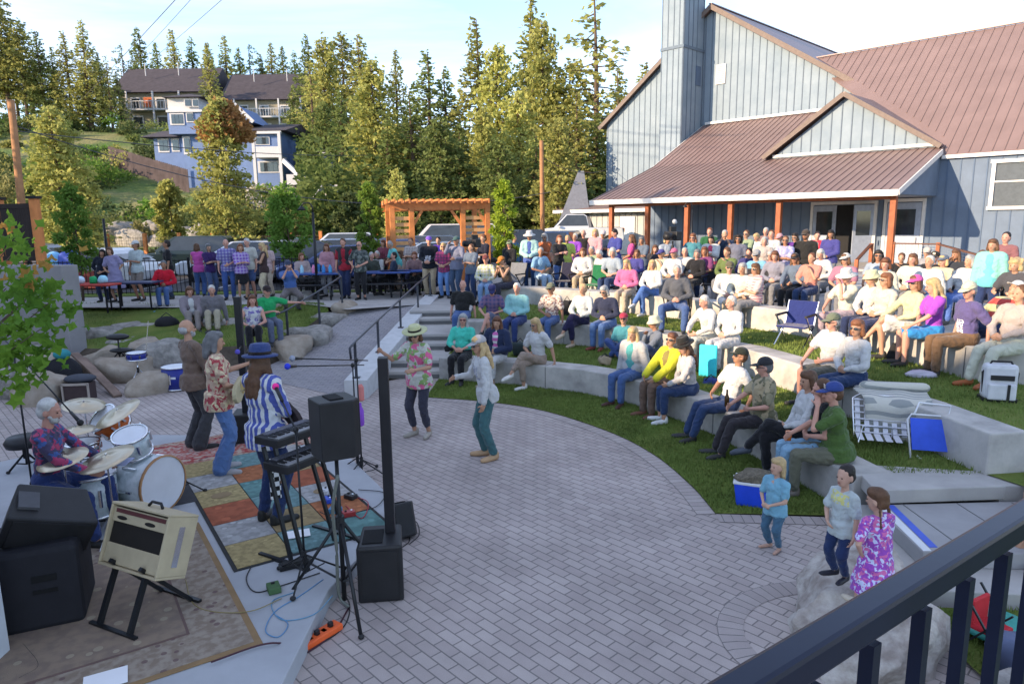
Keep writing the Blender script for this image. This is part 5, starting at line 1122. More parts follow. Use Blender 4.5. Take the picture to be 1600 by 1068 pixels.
# ---------------------------------------------------------------- utility poles and wires
PW = mat('pole_wood', (.30, .15, .07), rough=.85, var=.25, nscale=3, bump=.3)
def upole(label, px, pb, ptop, d, base, r0, lean=0.):
    a = atd(px, 344, d); tp = atd(pb, ptop, d); t = thing('utility_pole', label, 'utility pole', group='wooden utility poles'); MB().cyl((a.x, a.y, base), (tp.x, tp.y, tp.z), r0, r0*.8, 10).build('pole', PW, t, True)
    MB().box((tp.x, tp.y, tp.z-.5), (.12, .12, .2)).build('insulator', BLKM, t); return V((tp.x, tp.y, tp.z))
pA = upole('orange brown wooden utility pole at the far left', 33, 17, 157, 26, .9, .15)
pB = upole('brown utility pole standing left of the blue building', 848, 846, 220, 36, .9, .13)
def wire(label, a, b, sag, r_=.012):
    a, b = V(a), V(b); pts = [tuple(a+(b-a)*(i/16)+V((0, 0, -sag*4*(i/16)*(1-i/16)))) for i in range(17)]; tag(MB().tube(pts, r_, 4).build('power_line', mat('cable_grey', (.08, .08, .09)), None), label, 'power line', 'overhead power lines')
wire('upper left power line running up to the top edge', atd(110, 172, 112), atd(420, -160, 26), .2, .03)
wire('power line just right of the upper left one', atd(200, 105, 80), atd(400, -115, 26), .1, .02)
wire('right hand power line crossing the sky near the left', atd(235, 95, 90), atd(470, -110, 28), .1, .025)
wire('horizontal cable leaving the left utility pole towards the blue house', pA+V((0, 0, -.9)), atd(860, 300, 36), 1.6, .018)
wire('lower horizontal cable leaving the left utility pole', pA+V((0, 0, -1.1)), atd(700, 232, 70), .8, .02)
wire('short cable from the brown utility pole to the blue building', pB+V((0, 0, -.8)), bp(-21, 9.5, 6.5), .5, .015)
# ---------------------------------------------------------------- houses on the hill
ROOFD = mat('dark_shingle', (.055, .048, .058), rough=.9, var=.2, nscale=1.5, bump=.3, bscale=8, bdist=.03)
CREAM = mat('cream_siding', (.30, .27, .21), rough=.8, var=.08); BLUEH = mat('victorian_blue', (.12, .185, .36), rough=.7, var=.08, nscale=2); WH = mat('house_white', (.48, .48, .51), rough=.6, var=.04)
def HP(px, d, z): q = atd(px, 344, d); return V((q.x, q.y, z))
def zpx(px, py, d): return atd(px, py, d).z
def hbox(m, pxa, pxb, d, dep, z0, z1):   # box whose front runs between two photo columns at distance d
    a, b = HP(pxa, d, z0), HP(pxb, d, z0); n = V((-(b-a).y, (b-a).x, 0)).normalized()*dep; h = V((0, 0, z1-z0)); m.hexa([a, b, b+n, a+n, a+h, b+h, b+n+h, a+n+h]); return m
def groof(m, pxa, pxb, d, dep, ze, zr_, ov=.5):
    a, b = HP(pxa, d, ze), HP(pxb, d, ze); u = (b-a).normalized(); n = V((-u.y, u.x, 0)); a = a-u*ov-n*ov; b = b+u*ov-n*ov; c, e = b+n*(dep+2*ov), a+n*(dep+2*ov); r0, r1 = (a+e)/2+V((0, 0, zr_-ze)), (b+c)/2+V((0, 0, zr_-ze))
    m.add([a, b, c, e, r0, r1], [(0, 1, 5, 4), (2, 3, 4, 5), (0, 4, 3), (1, 2, 5), (3, 2, 1, 0)]); return m
def win(parent, pxa, pxb, pya, pyb, d, fm=WH, mull=1):
    z0, z1 = zpx((pxa+pxb)/2, pyb, d), zpx((pxa+pxb)/2, pya, d); f = hbox(MB(), pxa, pxb, d-.08, .1, z0, z1).build('window', fm, parent); w = (pxb-pxa)
    for i in range(mull): a = pxa+w*(.1+.8*i/mull)+.25; b = pxa+w*(.1+.8*(i+1)/mull)-.25; hbox(MB(), a, b, d-.13, .04, z0+(z1-z0)*.12, z1-(z1-z0)*.12).build('pane', GLASS, f)
hb = thing('balcony_building', 'long cream building with dark shingle roof and balconies high on the hill', 'building')
D1 = 112
for (xa, xb, yr, ye, yb, wrap) in ((205, 338, 118, 152, 212, 1), (368, 482, 126, 163, 205, 0)):
    ze = zpx(xa, ye, D1); zr_ = zpx(xa, yr, D1+6); z0 = terrain(*HP(xa, D1, 0)[:2])-3
    hbox(MB(), xa, xb, D1, 11, z0, ze).build('wall', CREAM, hb); groof(MB(), xa, xb, D1, 11, ze, zr_, .9).build('roof', ROOFD, hb)
    zb = zpx(xa, ye+25, D1); hbox(MB(), xa+12, xb, D1-1.6, 1.6, zb-.25, zb).build('balcony_floor', WH, hb); k = MB(); n = 26
    for i in range(n+1): px = xa+12+(xb-xa-12)*i/n; p = HP(px, D1-1.6, zb); k.bar(p, p+V((0, 0, 1.1)), .05)
    k.bar(HP(xa+12, D1-1.6, zb+1.1), HP(xb, D1-1.6, zb+1.1), .1); k.build('balcony_rail', WH, hb)
    for i in range(4): px = xa+12+(xb-xa-13)*i/3; k = MB(); k.bar(HP(px, D1-1.6, z0), HP(px, D1-1.6, ze), .22); k.build('balcony_post', WH, hb)
    for i in range(3): px = xa+18+i*(xb-xa-20)/3; win(hb, px, px+15, ye+6, ye+24, D1-.02)
    for i in range(3): px = xa+18+i*(xb-xa-20)/3; win(hb, px, px+17, ye+33, ye+52, D1-.02)
    for i in range(2): p = HP(xa+45+50*i, D1+2, zr_-1.8); MB().cyl(p, p+V((0, 0, 1.9)), .07).build('vent_pipe', WH, hb)
hbox(MB(), 243, 257, D1-.12, .05, zpx(250, 172, D1), zpx(250, 158, D1)).build('red_door', mat('red_door', (.45, .12, .05)), hb)
vh = thing('blue_house', 'blue house with white trim and a square lookout turret behind the rust topped conifer', 'house')
D2 = 72; z0 = 4.5
def q2(px, py, d=D2): return zpx(px, py, d)
hbox(MB(), 252, 300, D2, 8, z0, q2(270, 218)).build('left_wing', BLUEH, vh); hbox(MB(), 296, 392, D2-1, 10, z0, q2(330, 215)).build('main_wall', BLUEH, vh); hbox(MB(), 388, 446, D2-2.5, 10, z0, q2(400, 208, D2-2.5)).build('right_wing', BLUEH, vh); hbox(MB(), 440, 464, D2, 7, z0, q2(450, 222)).build('side_bay', BLUEH, vh)
groof(MB(), 240, 300, D2-.5, 9, q2(270, 218), q2(270, 200), .4).build('roof', ROOFD, vh); groof(MB(), 296, 395, D2-1, 10, q2(330, 215), q2(330, 196), .4).build('roof', ROOFD, vh)
groof(MB(), 386, 450, D2-2.5, 10, q2(400, 208, D2-2.5), q2(400, 188, D2-2.5), .5).build('roof', ROOFD, vh)
hbox(MB(), 277, 328, D2-2, 3.5, q2(300, 212, D2-2), q2(300, 178, D2-2)).build('turret', mat('turret_blue', (.13, .19, .36)), vh); hbox(MB(), 279, 326, D2-1.8, 3.2, q2(300, 178, D2-2), q2(300, 158, D2-2)).build('turret_top', WH, vh)
a_ = HP(277, D2-2.3, 0); b_ = HP(329, D2-2.3, 0); c_ = (a_+b_)/2+V((0, 2, 0)); zt = q2(300, 158, D2-2); w_ = (b_-a_).length/2+.4
MB().add([(c_.x-w_, c_.y-w_, zt), (c_.x+w_, c_.y-w_, zt), (c_.x+w_, c_.y+w_, zt), (c_.x-w_, c_.y+w_, zt), (c_.x, c_.y, q2(300, 148, D2-2))], [(0, 1, 4), (1, 2, 4), (2, 3, 4), (3, 0, 4), (3, 2, 1, 0)]).build('turret_roof', ROOFD, vh)
hbox(MB(), 275, 330, D2-2.2, 3.9, q2(300, 180, D2-2), q2(300, 176.5, D2-2)).build('trim', WH, vh); hbox(MB(), 386, 448, D2-3, .3, q2(400, 212, D2-3), q2(400, 208, D2-3)).build('trim', WH, vh)
# front gable with white barge boards
g0 = HP(365, D2-1.4, 0); k = MB(); zt = q2(380, 168, D2-1.4); zb_ = q2(380, 195, D2-1.4); A_ = HP(358, D2-1.4, zb_); B_ = HP(408, D2-1.4, zb_); T_ = HP(381, D2-1.4, zt)
nn_ = V((0, 6, 0)); MB().add([A_, B_, T_, A_+nn_, B_+nn_, T_+nn_], [(0, 1, 2), (5, 4, 3), (0, 2, 5, 3), (1, 4, 5, 2), (0, 3, 4, 1)]).build('gable', BLUEH, vh); k.bar(A_+V((0, -.15, 0)), T_+V((0, -.15, 0)), .12, .35); k.bar(B_+V((0, -.15, 0)), T_+V((0, -.15, 0)), .12, .35); k.build('barge_board', WH, vh)
hbox(MB(), 404, 446, D2-4.2, .12, q2(420, 246, D2-4.2), q2(420, 231, D2-4.2)).build('balcony_panel', WH, vh); hbox(MB(), 404, 446, D2-4.2, 1.7, q2(420, 247.5, D2-4.2), q2(420, 246, D2-4.2)).build('balcony_floor', WH, vh)
k = MB()
for px in (405, 445): k.bar(HP(px, D2-4.1, z0), HP(px, D2-4.1, q2(px, 209, D2-4.1)), .28)
k.build('porch_post', WH, vh)
for a in ((258, 275, 219, 240, D2, 2), (279, 291, 219, 239, D2, 1), (297, 308, 216, 243, D2-1, 1), (280, 302, 181, 199, D2-2, 3), (305, 316, 180, 195, D2-2, 1), (304, 315, 160, 172, D2-2, 1), (316, 326, 160, 172, D2-2, 1), (409, 443, 253, 271, D2-2.5, 4), (406, 430, 216, 229, D2-2.5, 2), (450, 457, 233, 248, D2, 1)): win(vh, *a[:5], WH, a[5])
t = thing('white_deck', 'white railed deck and stairs at the right end of the blue house', 'deck')
k = MB()
for px0, px1, py0, py1, dd in ((452, 492, 273, 287, 64),): 
    hbox(MB(), px0, px1, dd, .1, zpx(470, py1, dd), zpx(470, py0, dd)).build('rail_panel', WH, t); hbox(MB(), px0, px1, dd, 3, zpx(470, py1+2, dd), zpx(470, py1, dd)).build('floor', WH, t)
k.bar(HP(449, 66, zpx(449, 252, 66)), HP(470, 64.5, zpx(470, 273, 64.5)), .2, .4); k.build('stair_side', WH, t)
t = thing('small_white_deck', 'small white railed landing with steps below the blossoming shrub', 'deck')
hbox(MB(), 510, 530, 55, .1, zpx(520, 306, 55), zpx(520, 289, 55)).build('rail_panel', WH, t); hbox(MB(), 510, 530, 55, 2, zpx(520, 307.5, 55), zpx(520, 306, 55)).build('floor', WH, t); k = MB(); k.bar(HP(494, 54, zpx(494, 311, 54)), HP(511, 55, zpx(511, 291, 55)), .12, .5); k.build('stair_rail', WH, t)
ch = thing('blue_cottage', 'small blue cottage with dark roof behind the blossoming shrub', 'house')
hbox(MB(), 512, 556, 68, 7, 2, zpx(520, 240, 68)).build('wall', BLUEH, ch); groof(MB(), 508, 557, 68, 7, zpx(520, 240, 68), zpx(520, 225, 68), .5).build('roof', ROOFD, ch); win(ch, 540, 547, 243, 255, 68)
hbox(MB(), 505, 545, 67.4, .4, zpx(520, 243, 67.5), zpx(520, 240, 67.5)).build('trim', WH, ch)
pf = thing('plank_fence', 'weathered brown plank fence running downhill left of the blue house', 'fence'); A_ = (183, 232, 78); n = 40
for i in range(n):
    u = i/n; px = 183+118*u; d = 78-14*u; zt = zpx(px, 231+36*u, d); zb = zt-2.0; p = HP(px, d, 0); MB().box((p.x, p.y, (zt+zb)/2), (.26, .05, 2.0+.1*rnd.random())).build('plank', mat('old_plank', (.10, .075, .075), rough=.9, var=.3, nscale=.8), pf)
# grey shed roofs and a grey sail like structure behind the low outbuilding
t = thing('grey_tent', 'steep grey canvas tent top left of the low pale outbuilding', 'tent'); p = HP(898, 46, 0)
zt = zpx(905, 268, 46); MB().add([HP(868, 44, 2.5), HP(925, 44, 2.5), HP(925, 50, 2.5), HP(868, 50, 2.5), HP(903, 46, zt), HP(912, 46, zt)], [(0, 1, 5, 4), (1, 2, 5), (2, 3, 4, 5), (3, 0, 4)]).build('canvas', mat('canvas_grey', (.16, .17, .2), rough=.8, var=.15), t)
k = MB()
for q in (HP(868, 44, .9), HP(925, 44, .9)): k.bar(q, q+V((0, 0, 1.7)), .08)
k.build('pole', BLKM, t)
# ---------------------------------------------------------------- the crowd
c = cloth
JEAN = c((.06, .11, .26)); DJEAN = c((.025, .045, .11)); LJEAN = c((.17, .27, .45)); KHAKI = c((.36, .29, .20)); BLACKC = c((.015, .015, .018)); GREYC = c((.17, .17, .18)); WHITEC = c((.72, .70, .68)); NAVY = c((.02, .03, .08)); OLIVE = c((.10, .10, .06)); CREAMC = c((.6, .54, .42))
TOL = dict(h=1.72)
def hit(px, line):
    o = V((0, 0)); q = at(px, 700, 0); d = V((q.x, q.y)).normalized(); best = None
    for a, b in zip(line, line[1:]):
        e = b-a; den = d.x*e.y-d.y*e.x
        if abs(den) < 1e-9: continue
        t = (a.x*e.y-a.y*e.x)/den; u = (a.x*d.y-a.y*d.x)/den
        if t > 0 and -.02 <= u <= 1.02 and (best is None or t < best): best = t
    return d*best if best else None
def auto(x, y, tx=-3.0, ty=7.8): return math.degrees(math.atan2(-(tx-x), -(ty-y)))
def put(label, px, py, g, wall=None, d=None, a=None, da=0, **k):
    h = k.get('h', 1.72); s = h/1.72; sit = k.get('pose', 'stand') == 'sit'
    top = {'sit': k.get('seat', .45)+.90*s, 'stand': 1.735*s, 'floor': .915*s, 'crouch': 1.3*s}[k.get('pose', 'stand')]
    if wall is not None: q = hit(px, off(wall, .15))
    elif d is not None: q = atd(px, 344, d)
    else: q = at(px, py, g+top)
    if k.get('foot'): q = at(*k.pop('foot'), g)
    if q is None: q = at(px, py, g+top)
    x, y = q[0], q[1]; aa = (auto(x, y) if a is None else a)+da
    lean = k.get('lean', 0)
    f = V((-math.sin(math.radians(aa)), -math.cos(math.radians(aa)))); sh = math.sin(math.radians(lean))*.6
    if wall is None: x -= f.x*sh*.8; y -= f.y*sh*.8
    dist = math.hypot(x, y); k.setdefault('lod', 0 if dist < 8 else (1 if dist < 14 else 2))
    return person(label, x, y, g, aa, **k)
SIT = dict(pose='sit')
# musicians and dancers
put('bald bearded musician in brown shirt with sheer black trousers seen from behind', 303, 508, .15, a=-140, h=1.76, hair=('balding', 'grey'), top=c((.16, .11, .085)), sleeve='mid', bottom=c((.05, .05, .055)), blen='flare', arms=('strum', 'fret'), foot=(312, 700), skin='mid', lod=0, shoe=(.02, .02, .02), beard='grey')
put('grey haired guitarist in a flower shirt and flared jeans', 343, 512, .15, a=-112, h=1.74, hair=('shaggy', 'dkgrey'), top=c((.50, .33, .24), 'floral', (.35, .06, .07), (.62, .52, .33), 1.5), sleeve='short', bottom=c((.09, .16, .34)), blen='flare', arms=('strum', 'fret'), foot=(352, 737), lod=0, shoe=(.35, .33, .33), loose=.012)
put('guitarist in blue hat and blue white striped shirt seen from behind', 413, 532, .15, a=-148, h=1.80, hair=('long', 'brown'), top=c((.075, .10, .34), 'stripe', (.55, .56, .70), sc=.8), sleeve='long', bottom=c((.02, .035, .10)), arms=('strum', 'fret'), lod=0, hat='fedora', hatc=(.035, .055, .16), shoe=(.02, .018, .018), loose=.03, nod=4, foot=(426, 815))
put('white haired bearded drummer in a dark patterned shirt behind the cymbals', 58, 622, .15, a=-98, pose='sit', seat=.52, h=1.72, hair=('short', 'white'), top=c((.06, .05, .10), 'floral', (.35, .05, .12), (.05, .09, .25), 1.3), sleeve='long', bottom=c((.03, .05, .16)), arms=('drum', 'drum'), lod=0, beard='white', skin='rosy', legs='wide')
put('dancing woman in straw hat and floral blouse with dark capri trousers', 640, 499, 0, a=28, h=1.66, hair=('bob', 'brown'), top=c((.62, .58, .42), 'floral', (.62, .12, .25), (.22, .33, .12), .9), sleeve='short', bottom=c((.04, .04, .06)), blen='capri', arms=('raise_', 'bent'), hat='straw', hatc=(.60, .47, .26), lod=0, shoe=(.32, .29, .25), legs='bendk', glasses=True, lean=6, loose=.02, w=1.06, foot=(655, 682))
put('dancing woman in grey cap, white long sleeved top and teal trousers', 740, 522, 0, a=72, h=1.68, hair=('long', 'blonde'), top=c((.62, .62, .66), 'tee', (.25, .27, .35), sc=1.1), sleeve='long', bottom=c((.05, .12, .13)), arms=('bent', 'down'), hat='cap', hatc=(.35, .34, .35), glasses=True, lod=0, shoe=(.42, .27, .15), legs='bendk', lean=10, foot=(754, 716))
# first row, on the lowest wall
F = dict(pose='sit', seat=.45)
put('long haired woman in mint green top and spectacles with black trousers', 727, 486, 0, W1, da=-5, hair=('long', 'grey'), top=c((.06, .52, .36)), sleeve='mid', bottom=BLACKC, arms=('lap', 'lap'), glasses='s', skin='rosy', w=1.08, lod=1, **F)
put('auburn haired woman in navy jacket over pink shirt with white trousers', 781, 487, 0, W1, da=0, hair=('long', 'auburn'), top=c((.65, .12, .33), 'hstripe', (.7, .6, .65), sc=.5), jacket=(c((.02, .03, .07)), 'long'), bottom=WHITEC, blen='capri', arms=('lap', 'lap'), lod=1, shoe=(.3, .25, .2), **F)
put('light blonde woman in white tee and khaki trousers with crossed legs', 843, 487, 0, W1, da=8, hair=('long', 'blonde'), top=WHITEC, sleeve='short', bottom=c((.27, .21, .17)), blen='capri', legs='cross', arms=('lap', 'prop'), glasses=True, lod=1, shoe=(.6, .58, .55), **F)
put('blonde woman in light grey cardigan over teal top and blue jeans', 987, 513, 0, W1, da=-8, hair=('long', 'blonde'), top=c((.08, .30, .30)), jacket=(c((.36, .36, .37)), 'long'), bottom=JEAN, arms=('side', 'side'), lod=1, shoe=(.07, .03, .025), lx=-.03, **F)
put('woman in bright yellow jacket and sunglasses with brown wide trousers', 1042, 520, 0, W1, da=0, hair=('bob', 'auburn'), top=c((.2, .16, .05)), jacket=(c((.72, .70, .03)), 'long'), bottom=c((.13, .085, .065)), arms=('knee', 'knee'), glasses=True, lod=1, shoe=(.14, .06, .04), w=1.04, **F)
put('woman in wide black hat and grey sweater with very long brown hair', 1076, 524, 0, W1, da=20, hair=('long', 'brown'), top=c((.42, .40, .39)), sleeve='long', bottom=DJEAN, blen='capri', arms=('lap', 'knee'), hat='fedora', hatc=(.02, .02, .02), lod=1, shoe=(.6, .6, .6), nod=10, lean=10, turn=20, **F)
put('man in white v neck tee, black cap and dark jeans leaning back', 1137, 532, 0, W1, da=8, hair=('short', 'brown'), top=c((.78, .76, .76)), sleeve='short', bottom=c((.025, .045, .11)), arms=('lap', 'prop'), hat='cap', hatc=(.02, .025, .02), glasses=True, lod=1, lean=-10, legs='fwd', turn=-4, skin='tan', **F)
put('man in khaki leaf print shirt and black cap holding a bottle', 1190, 553, 0, W1, da=6, hair=('short', 'dkgrey'), top=c((.36, .29, .18), 'camo', (.13, .12, .07), (.25, .22, .14)), sleeve='short', bottom=c((.03, .026, .03)), arms=('rest', 'lap'), hat='cap', hatc=(.03, .03, .035), glasses=True, lod=1, legs='fwd', loose=.02, skin='rosy', w=1.06, **F)
put('brown haired woman in pale pink blouse with black trousers and crossed legs', 1254, 577, 0, W1, da=6, hair=('bob', 'brown'), top=c((.62, .50, .52)), sleeve='long', bottom=BLACKC, legs='cross', arms=('front', 'lap'), lod=0, nod=12, turn=10, shoe=(.05, .06, .08), **F)
put('person in black vest and light blue jeans half hidden behind the man in green', 1288, 592, 0, W1, da=4, hair=('short', 'brown'), top=BLACKC, sleeve='none', bottom=c((.20, .34, .58)), arms=('lap', 'lap'), lod=0, skin='rosy', **F)
put('man in olive green tee and blue trucker cap resting his face on his hand', 1308, 608, 0, W1, da=10, hair=('short', 'brown'), top=c((.065, .115, .03)), sleeve='short', bottom=c((.12, .12, .085)), arms=('rest', 'face'), hat='trucker', hatc=(.035, .06, .22), lod=0, skin='rosy', w=1.1, lean=8, legs='down', shoe=(.14, .12, .10), loose=.012, **F)
# children
put('blond toddler in light blue tee and blue trousers standing barefoot on the pavers', 1220, 716, 0, a=62, h=.88, hair=('shaggy', 'blonde'), top=c((.17, .36, .60)), bottom=c((.06, .13, .20)), arms=('front', 'front'), skin='fair', shoe=None, lod=0, w=1.05, foot=(1208, 858))
put('dark haired toddler boy in pale mint tee and navy trousers on the boulder', 1333, 724, .5, a=72, h=.84, hair=('short', 'black'), top=c((.42, .62, .62), 'tee', (.7, .55, .2), sc=.6), bottom=c((.02, .04, .10)), arms=('front', 'down'), skin='fair', lod=0, w=1.05, shoe=(.02, .02, .03), foot=(1310, 903))
put('little girl in purple pink patterned dress with brown braids on the boulder', 1376, 752, .42, a=165, h=.86, hair=('braid', 'brown'), top=c((.30, .07, .42), 'print', (.70, .14, .36), (.55, .58, .80), 1.3), bottom=c((.3, .07, .42)), blen='none', dress=True, arms=('front', 'hip'), skin='fair', lod=0, w=1.1, shoe=(.55, .48, .38), legs='step', turn=25, foot=(1362, 952))
# low seats on the first terrace
G1 = .435
put('bearded man in maroon cap and teal shirt in a low chair on the first terrace', 979, 492, G1, d=13.4, da=0, pose='floor', legs='cross', hair=('short', 'grey'), top=c((.05, .20, .24)), bottom=c((.04, .07, .20)), hat='cap', hatc=(.30, .03, .06), glasses=True, arms=('lap', 'lap'), lod=1, h=1.66)
put('man in cream straw hat and grey shirt seated low behind the yellow jacket', 1029, 496, G1, d=12.7, da=30, pose='floor', legs='cross', hair=('short', 'grey'), top=c((.13, .15, .19)), sleeve='long', bottom=DJEAN, hat='bucket', hatc=(.58, .50, .36), arms=('chin', 'knee'), lod=1, lean=10, skin='tan')
# second row on the middle wall (feet on first terrace)
R2 = dict(pose='sit', seat=.45)
put('bald man in black polo and blue jeans at the left end of the middle wall', 721, 437, G1, W2, hair=('balding', 'grey'), top=c((.02, .022, .02)), bottom=JEAN, arms=('side', 'side'), skin='rosy', w=1.08, a=5, **R2)
put('man in blue checked shirt and shorts with one leg crossed and a navy cap', 773, 440, G1, W2, hair=('short', 'brown'), top=c((.07, .07, .17), 'plaid', (.2, .12, .2)), bottom=c((.12, .13, .2)), blen='short', legs='cross', arms=('knee', 'lap'), hat='cap', hatc=(.02, .025, .10), nod=20, a=5, lean=12, skin='rosy', **R2)
put('white haired woman in turquoise sweater and navy trousers', 811, 438, G1, W2, hair=('short', 'white'), top=c((.24, .62, .66)), sleeve='long', bottom=c((.03, .05, .16)), arms=('lap', 'lap'), skin='rosy', w=1.12, **R2)
put('man in beige flower print shirt and olive cap on the middle wall', 863, 440, G1, W2, hair=('short', 'brown'), top=c((.45, .36, .30), 'floral', (.2, .12, .12), (.55, .5, .45), 1.6), bottom=JEAN, arms=('lap', 'side'), hat='cap', hatc=(.13, .14, .10), skin='tan', w=1.06, glasses=True, **R2)
put('blonde woman in pale blue shirt and navy trousers with crossed legs', 909, 441, G1, W2, hair=('short', 'blonde'), top=c((.45, .50, .68)), sleeve='long', bottom=c((.02, .018, .055)), blen='capri', legs='cross', arms=('lap', 'lap'), shoe=(.5, .4, .3), **R2)
put('grey haired woman in navy sweater, white collar and blue jeans', 947, 447, G1, W2, hair=('bob', 'grey'), top=c((.025, .03, .06)), sleeve='long', bottom=c((.09, .16, .33)), arms=('lap', 'lap'), glasses=True, w=1.1, shoe=(.2, .05, .04), **R2)
put('man in cream jacket leaning forward left of the cyan bag', 1102, 452, G1, W2, hair=('short', 'white'), top=c((.66, .62, .54)), sleeve='long', bottom=c((.5, .47, .42)), arms=('knee', 'knee'), lean=14, skin='rosy', da=12, **R2)
put('white haired man in white shirt with the cyan bag at his knees', 1134, 462, G1, W2, hair=('short', 'white'), top=c((.78, .76, .76)), sleeve='long', bottom=c((.60, .58, .56)), arms=('lap', 'lap'), skin='rosy', w=1.1, **R2)
put('man in cream shirt, olive cap and shorts on the sunlit middle wall', 1289, 476, G1, W2, da=-4, hair=('short', 'grey'), top=c((.75, .68, .52)), bottom=c((.12, .12, .10)), blen='short', arms=('knee', 'lap'), hat='cap', hatc=(.12, .14, .10), glasses=True, skin='rosy', loose=.01, lod=1, **R2)
put('auburn haired woman in white sweater and sunglasses with blue jeans', 1328, 488, G1, W2, da=-2, hair=('bob', 'red'), top=c((.80, .78, .80)), sleeve='long', bottom=DJEAN, arms=('lap', 'lap'), glasses=True, lod=1, lean=4, **R2)
# second terrace: people on chairs in front of the highest wall and on the wall itself
G2 = .885
put('woman in bright pink sweater and khaki trousers', 977, 394, G2, W3, hair=('long', 'blonde'), top=c((.85, .12, .26)), sleeve='long', bottom=c((.38, .32, .25)), arms=('lap', 'lap'), skin='rosy', w=1.06, h=1.66, **R2)
put('blonde woman in white sweater and blue jeans beside the pink sweater', 1013, 395, G2, W3, hair=('long', 'blonde'), top=c((.72, .70, .64)), sleeve='long', bottom=c((.07, .14, .36)), legs='cross', arms=('lap', 'lap'), h=1.66, shoe=(.5, .5, .5), **R2)
put('grey haired man in charcoal sweater and jeans on a folding chair', 1061, 413, G2, hair=('short', 'grey'), top=c((.08, .085, .10)), sleeve='long', bottom=c((.05, .09, .22)), arms=('lap', 'lap'), legs='wide', skin='rosy', a=25, **R2)
put('man in lime plaid shirt with red cap left of the orange cap', 765, 398, G2, W3, a=8, hair=('short', 'grey'), top=c((.48, .52, .22), 'plaid', (.7, .7, .6)), sleeve='long', bottom=LJEAN, arms=('lap', 'lap'), hat='cap', hatc=(.14, .04, .04), skin='rosy', **R2)
put('woman in bright orange cap and tank top leaning to her camera', 787, 396, G2, d=18.6, a=50, hair=('short', 'brown'), top=c((.08, .06, .05)), sleeve='none', bottom=c((.03, .03, .05)), arms=('chin', 'chin'), hat='cap', hatc=(.85, .16, .03), skin='mid', lean=18, w=1.1, **R2)
put('man in sky blue polo turning his head, behind the highest wall', 843, 400, 1.05, d=19.6, a=-25, hair=('short', 'grey'), top=c((.18, .32, .72)), bottom=c((.25, .35, .6)), arms=('lap', 'lap'), skin='tan', turn=-25, **R2)
put('auburn haired woman in pale lilac long sleeved top', 912, 393, 1.05, d=18.9, hair=('bob', 'auburn'), top=c((.62, .58, .72)), sleeve='long', bottom=KHAKI, arms=('lap', 'lap'), w=1.08, **R2)
put('white haired man in white shirt bending towards his lap', 941, 398, 1.05, d=18.6, a=50, hair=('short', 'white'), top=c((.70, .68, .74)), sleeve='long', bottom=c((.5, .47, .42)), arms=('lap', 'lap'), lean=16, nod=25, skin='rosy', w=1.06, **R2)
put('man in pink cap and white shirt behind the camera tripod', 1053, 398, 1.05, d=17.6, hair=('short', 'grey'), top=c((.62, .62, .68)), sleeve='long', bottom=GREYC, arms=('lap', 'lap'), hat='cap', hatc=(.45, .12, .22), a=35, **R2)
put('man in pale lavender polo and olive cap with folded posture', 1127, 400, G2, W3, hair=('short', 'grey'), top=c((.50, .49, .62)), sleeve='long', bottom=WHITEC, arms=('lap', 'lap'), hat='cap', hatc=(.10, .09, .06), glasses=True, w=1.16, a=15, skin='rosy', **R2)
put('person in pale yellow fleece between the lavender polo and the pink scarf', 1148, 412, G2, W3, hair=('bob', 'grey'), top=c((.60, .56, .42)), sleeve='long', bottom=KHAKI, arms=('lap', 'lap'), a=50, **R2)
put('light haired woman with sunglasses and a salmon striped scarf', 1166, 408, G2, W3, hair=('bob', 'brown'), top=c((.45, .38, .38)), jacket=(c((.55, .22, .24), 'hstripe', (.6, .45, .42)), 'short'), bottom=GREYC, arms=('lap', 'fold'), glasses=True, da=20, **R2)
put('man in light blue tee and grey cap with sunglasses', 1188, 404, 1.05, d=16.4, hair=('short', 'grey'), top=c((.15, .33, .62)), bottom=DJEAN, arms=('lap', 'lap'), hat='cap', hatc=(.22, .23, .25), glasses=True, a=40, **R2)
put('man in cream bucket hat and pale green shirt with hand at his chin', 1307, 416, G2, W3, da=8, hair=('short', 'grey'), top=c((.55, .58, .40)), sleeve='short', bottom=c((.30, .24, .28)), arms=('knee', 'face'), hat='sun', hatc=(.50, .47, .46), skin='rosy', lod=1, lean=6, **R2)
put('woman in pale cap with pink shirt just behind the bucket hat', 1326, 412, 1.05, d=14.2, hair=('bob', 'brown'), top=c((.30, .14, .2)), bottom=GREYC, arms=('lap', 'lap'), hat='cap', hatc=(.6, .5, .45), glasses=True, a=50, **R2)
put('woman in straw yellow sun hat and white top on the highest wall', 1345, 418, G2, W3, da=8, hair=('short', 'blonde'), top=c((.80, .74, .68)), sleeve='long', bottom=NAVY, arms=('lap', 'lap'), hat='bucket', hatc=(.62, .56, .30), lod=1, **R2)
put('sunlit woman in peach top and sunglasses with navy trousers', 1364, 419, G2, W3, da=10, hair=('bob', 'red'), top=c((.78, .42, .36)), sleeve='long', bottom=c((.03, .04, .10)), arms=('lap', 'lap'), glasses=True, lod=1, w=1.08, **R2)
put('dark haired woman in pale peach blouse beside the magenta cap', 1391, 421, 1.05, d=12.9, da=0, hair=('bob', 'auburn'), top=c((.66, .44, .36)), sleeve='long', bottom=GREYC, arms=('lap', 'lap'), skin='rosy', **R2)
put('woman in magenta cap and pale orange shirt with bare crossed legs', 1405, 423, G2, W3, da=16, hair=('bob', 'auburn'), top=c((.76, .45, .28)), sleeve='long', bottom=c((.75, .62, .5)), blen='short', legs='cross', arms=('knee', 'lap'), hat='cap', hatc=(.55, .08, .30), glasses=True, lod=1, **R2)
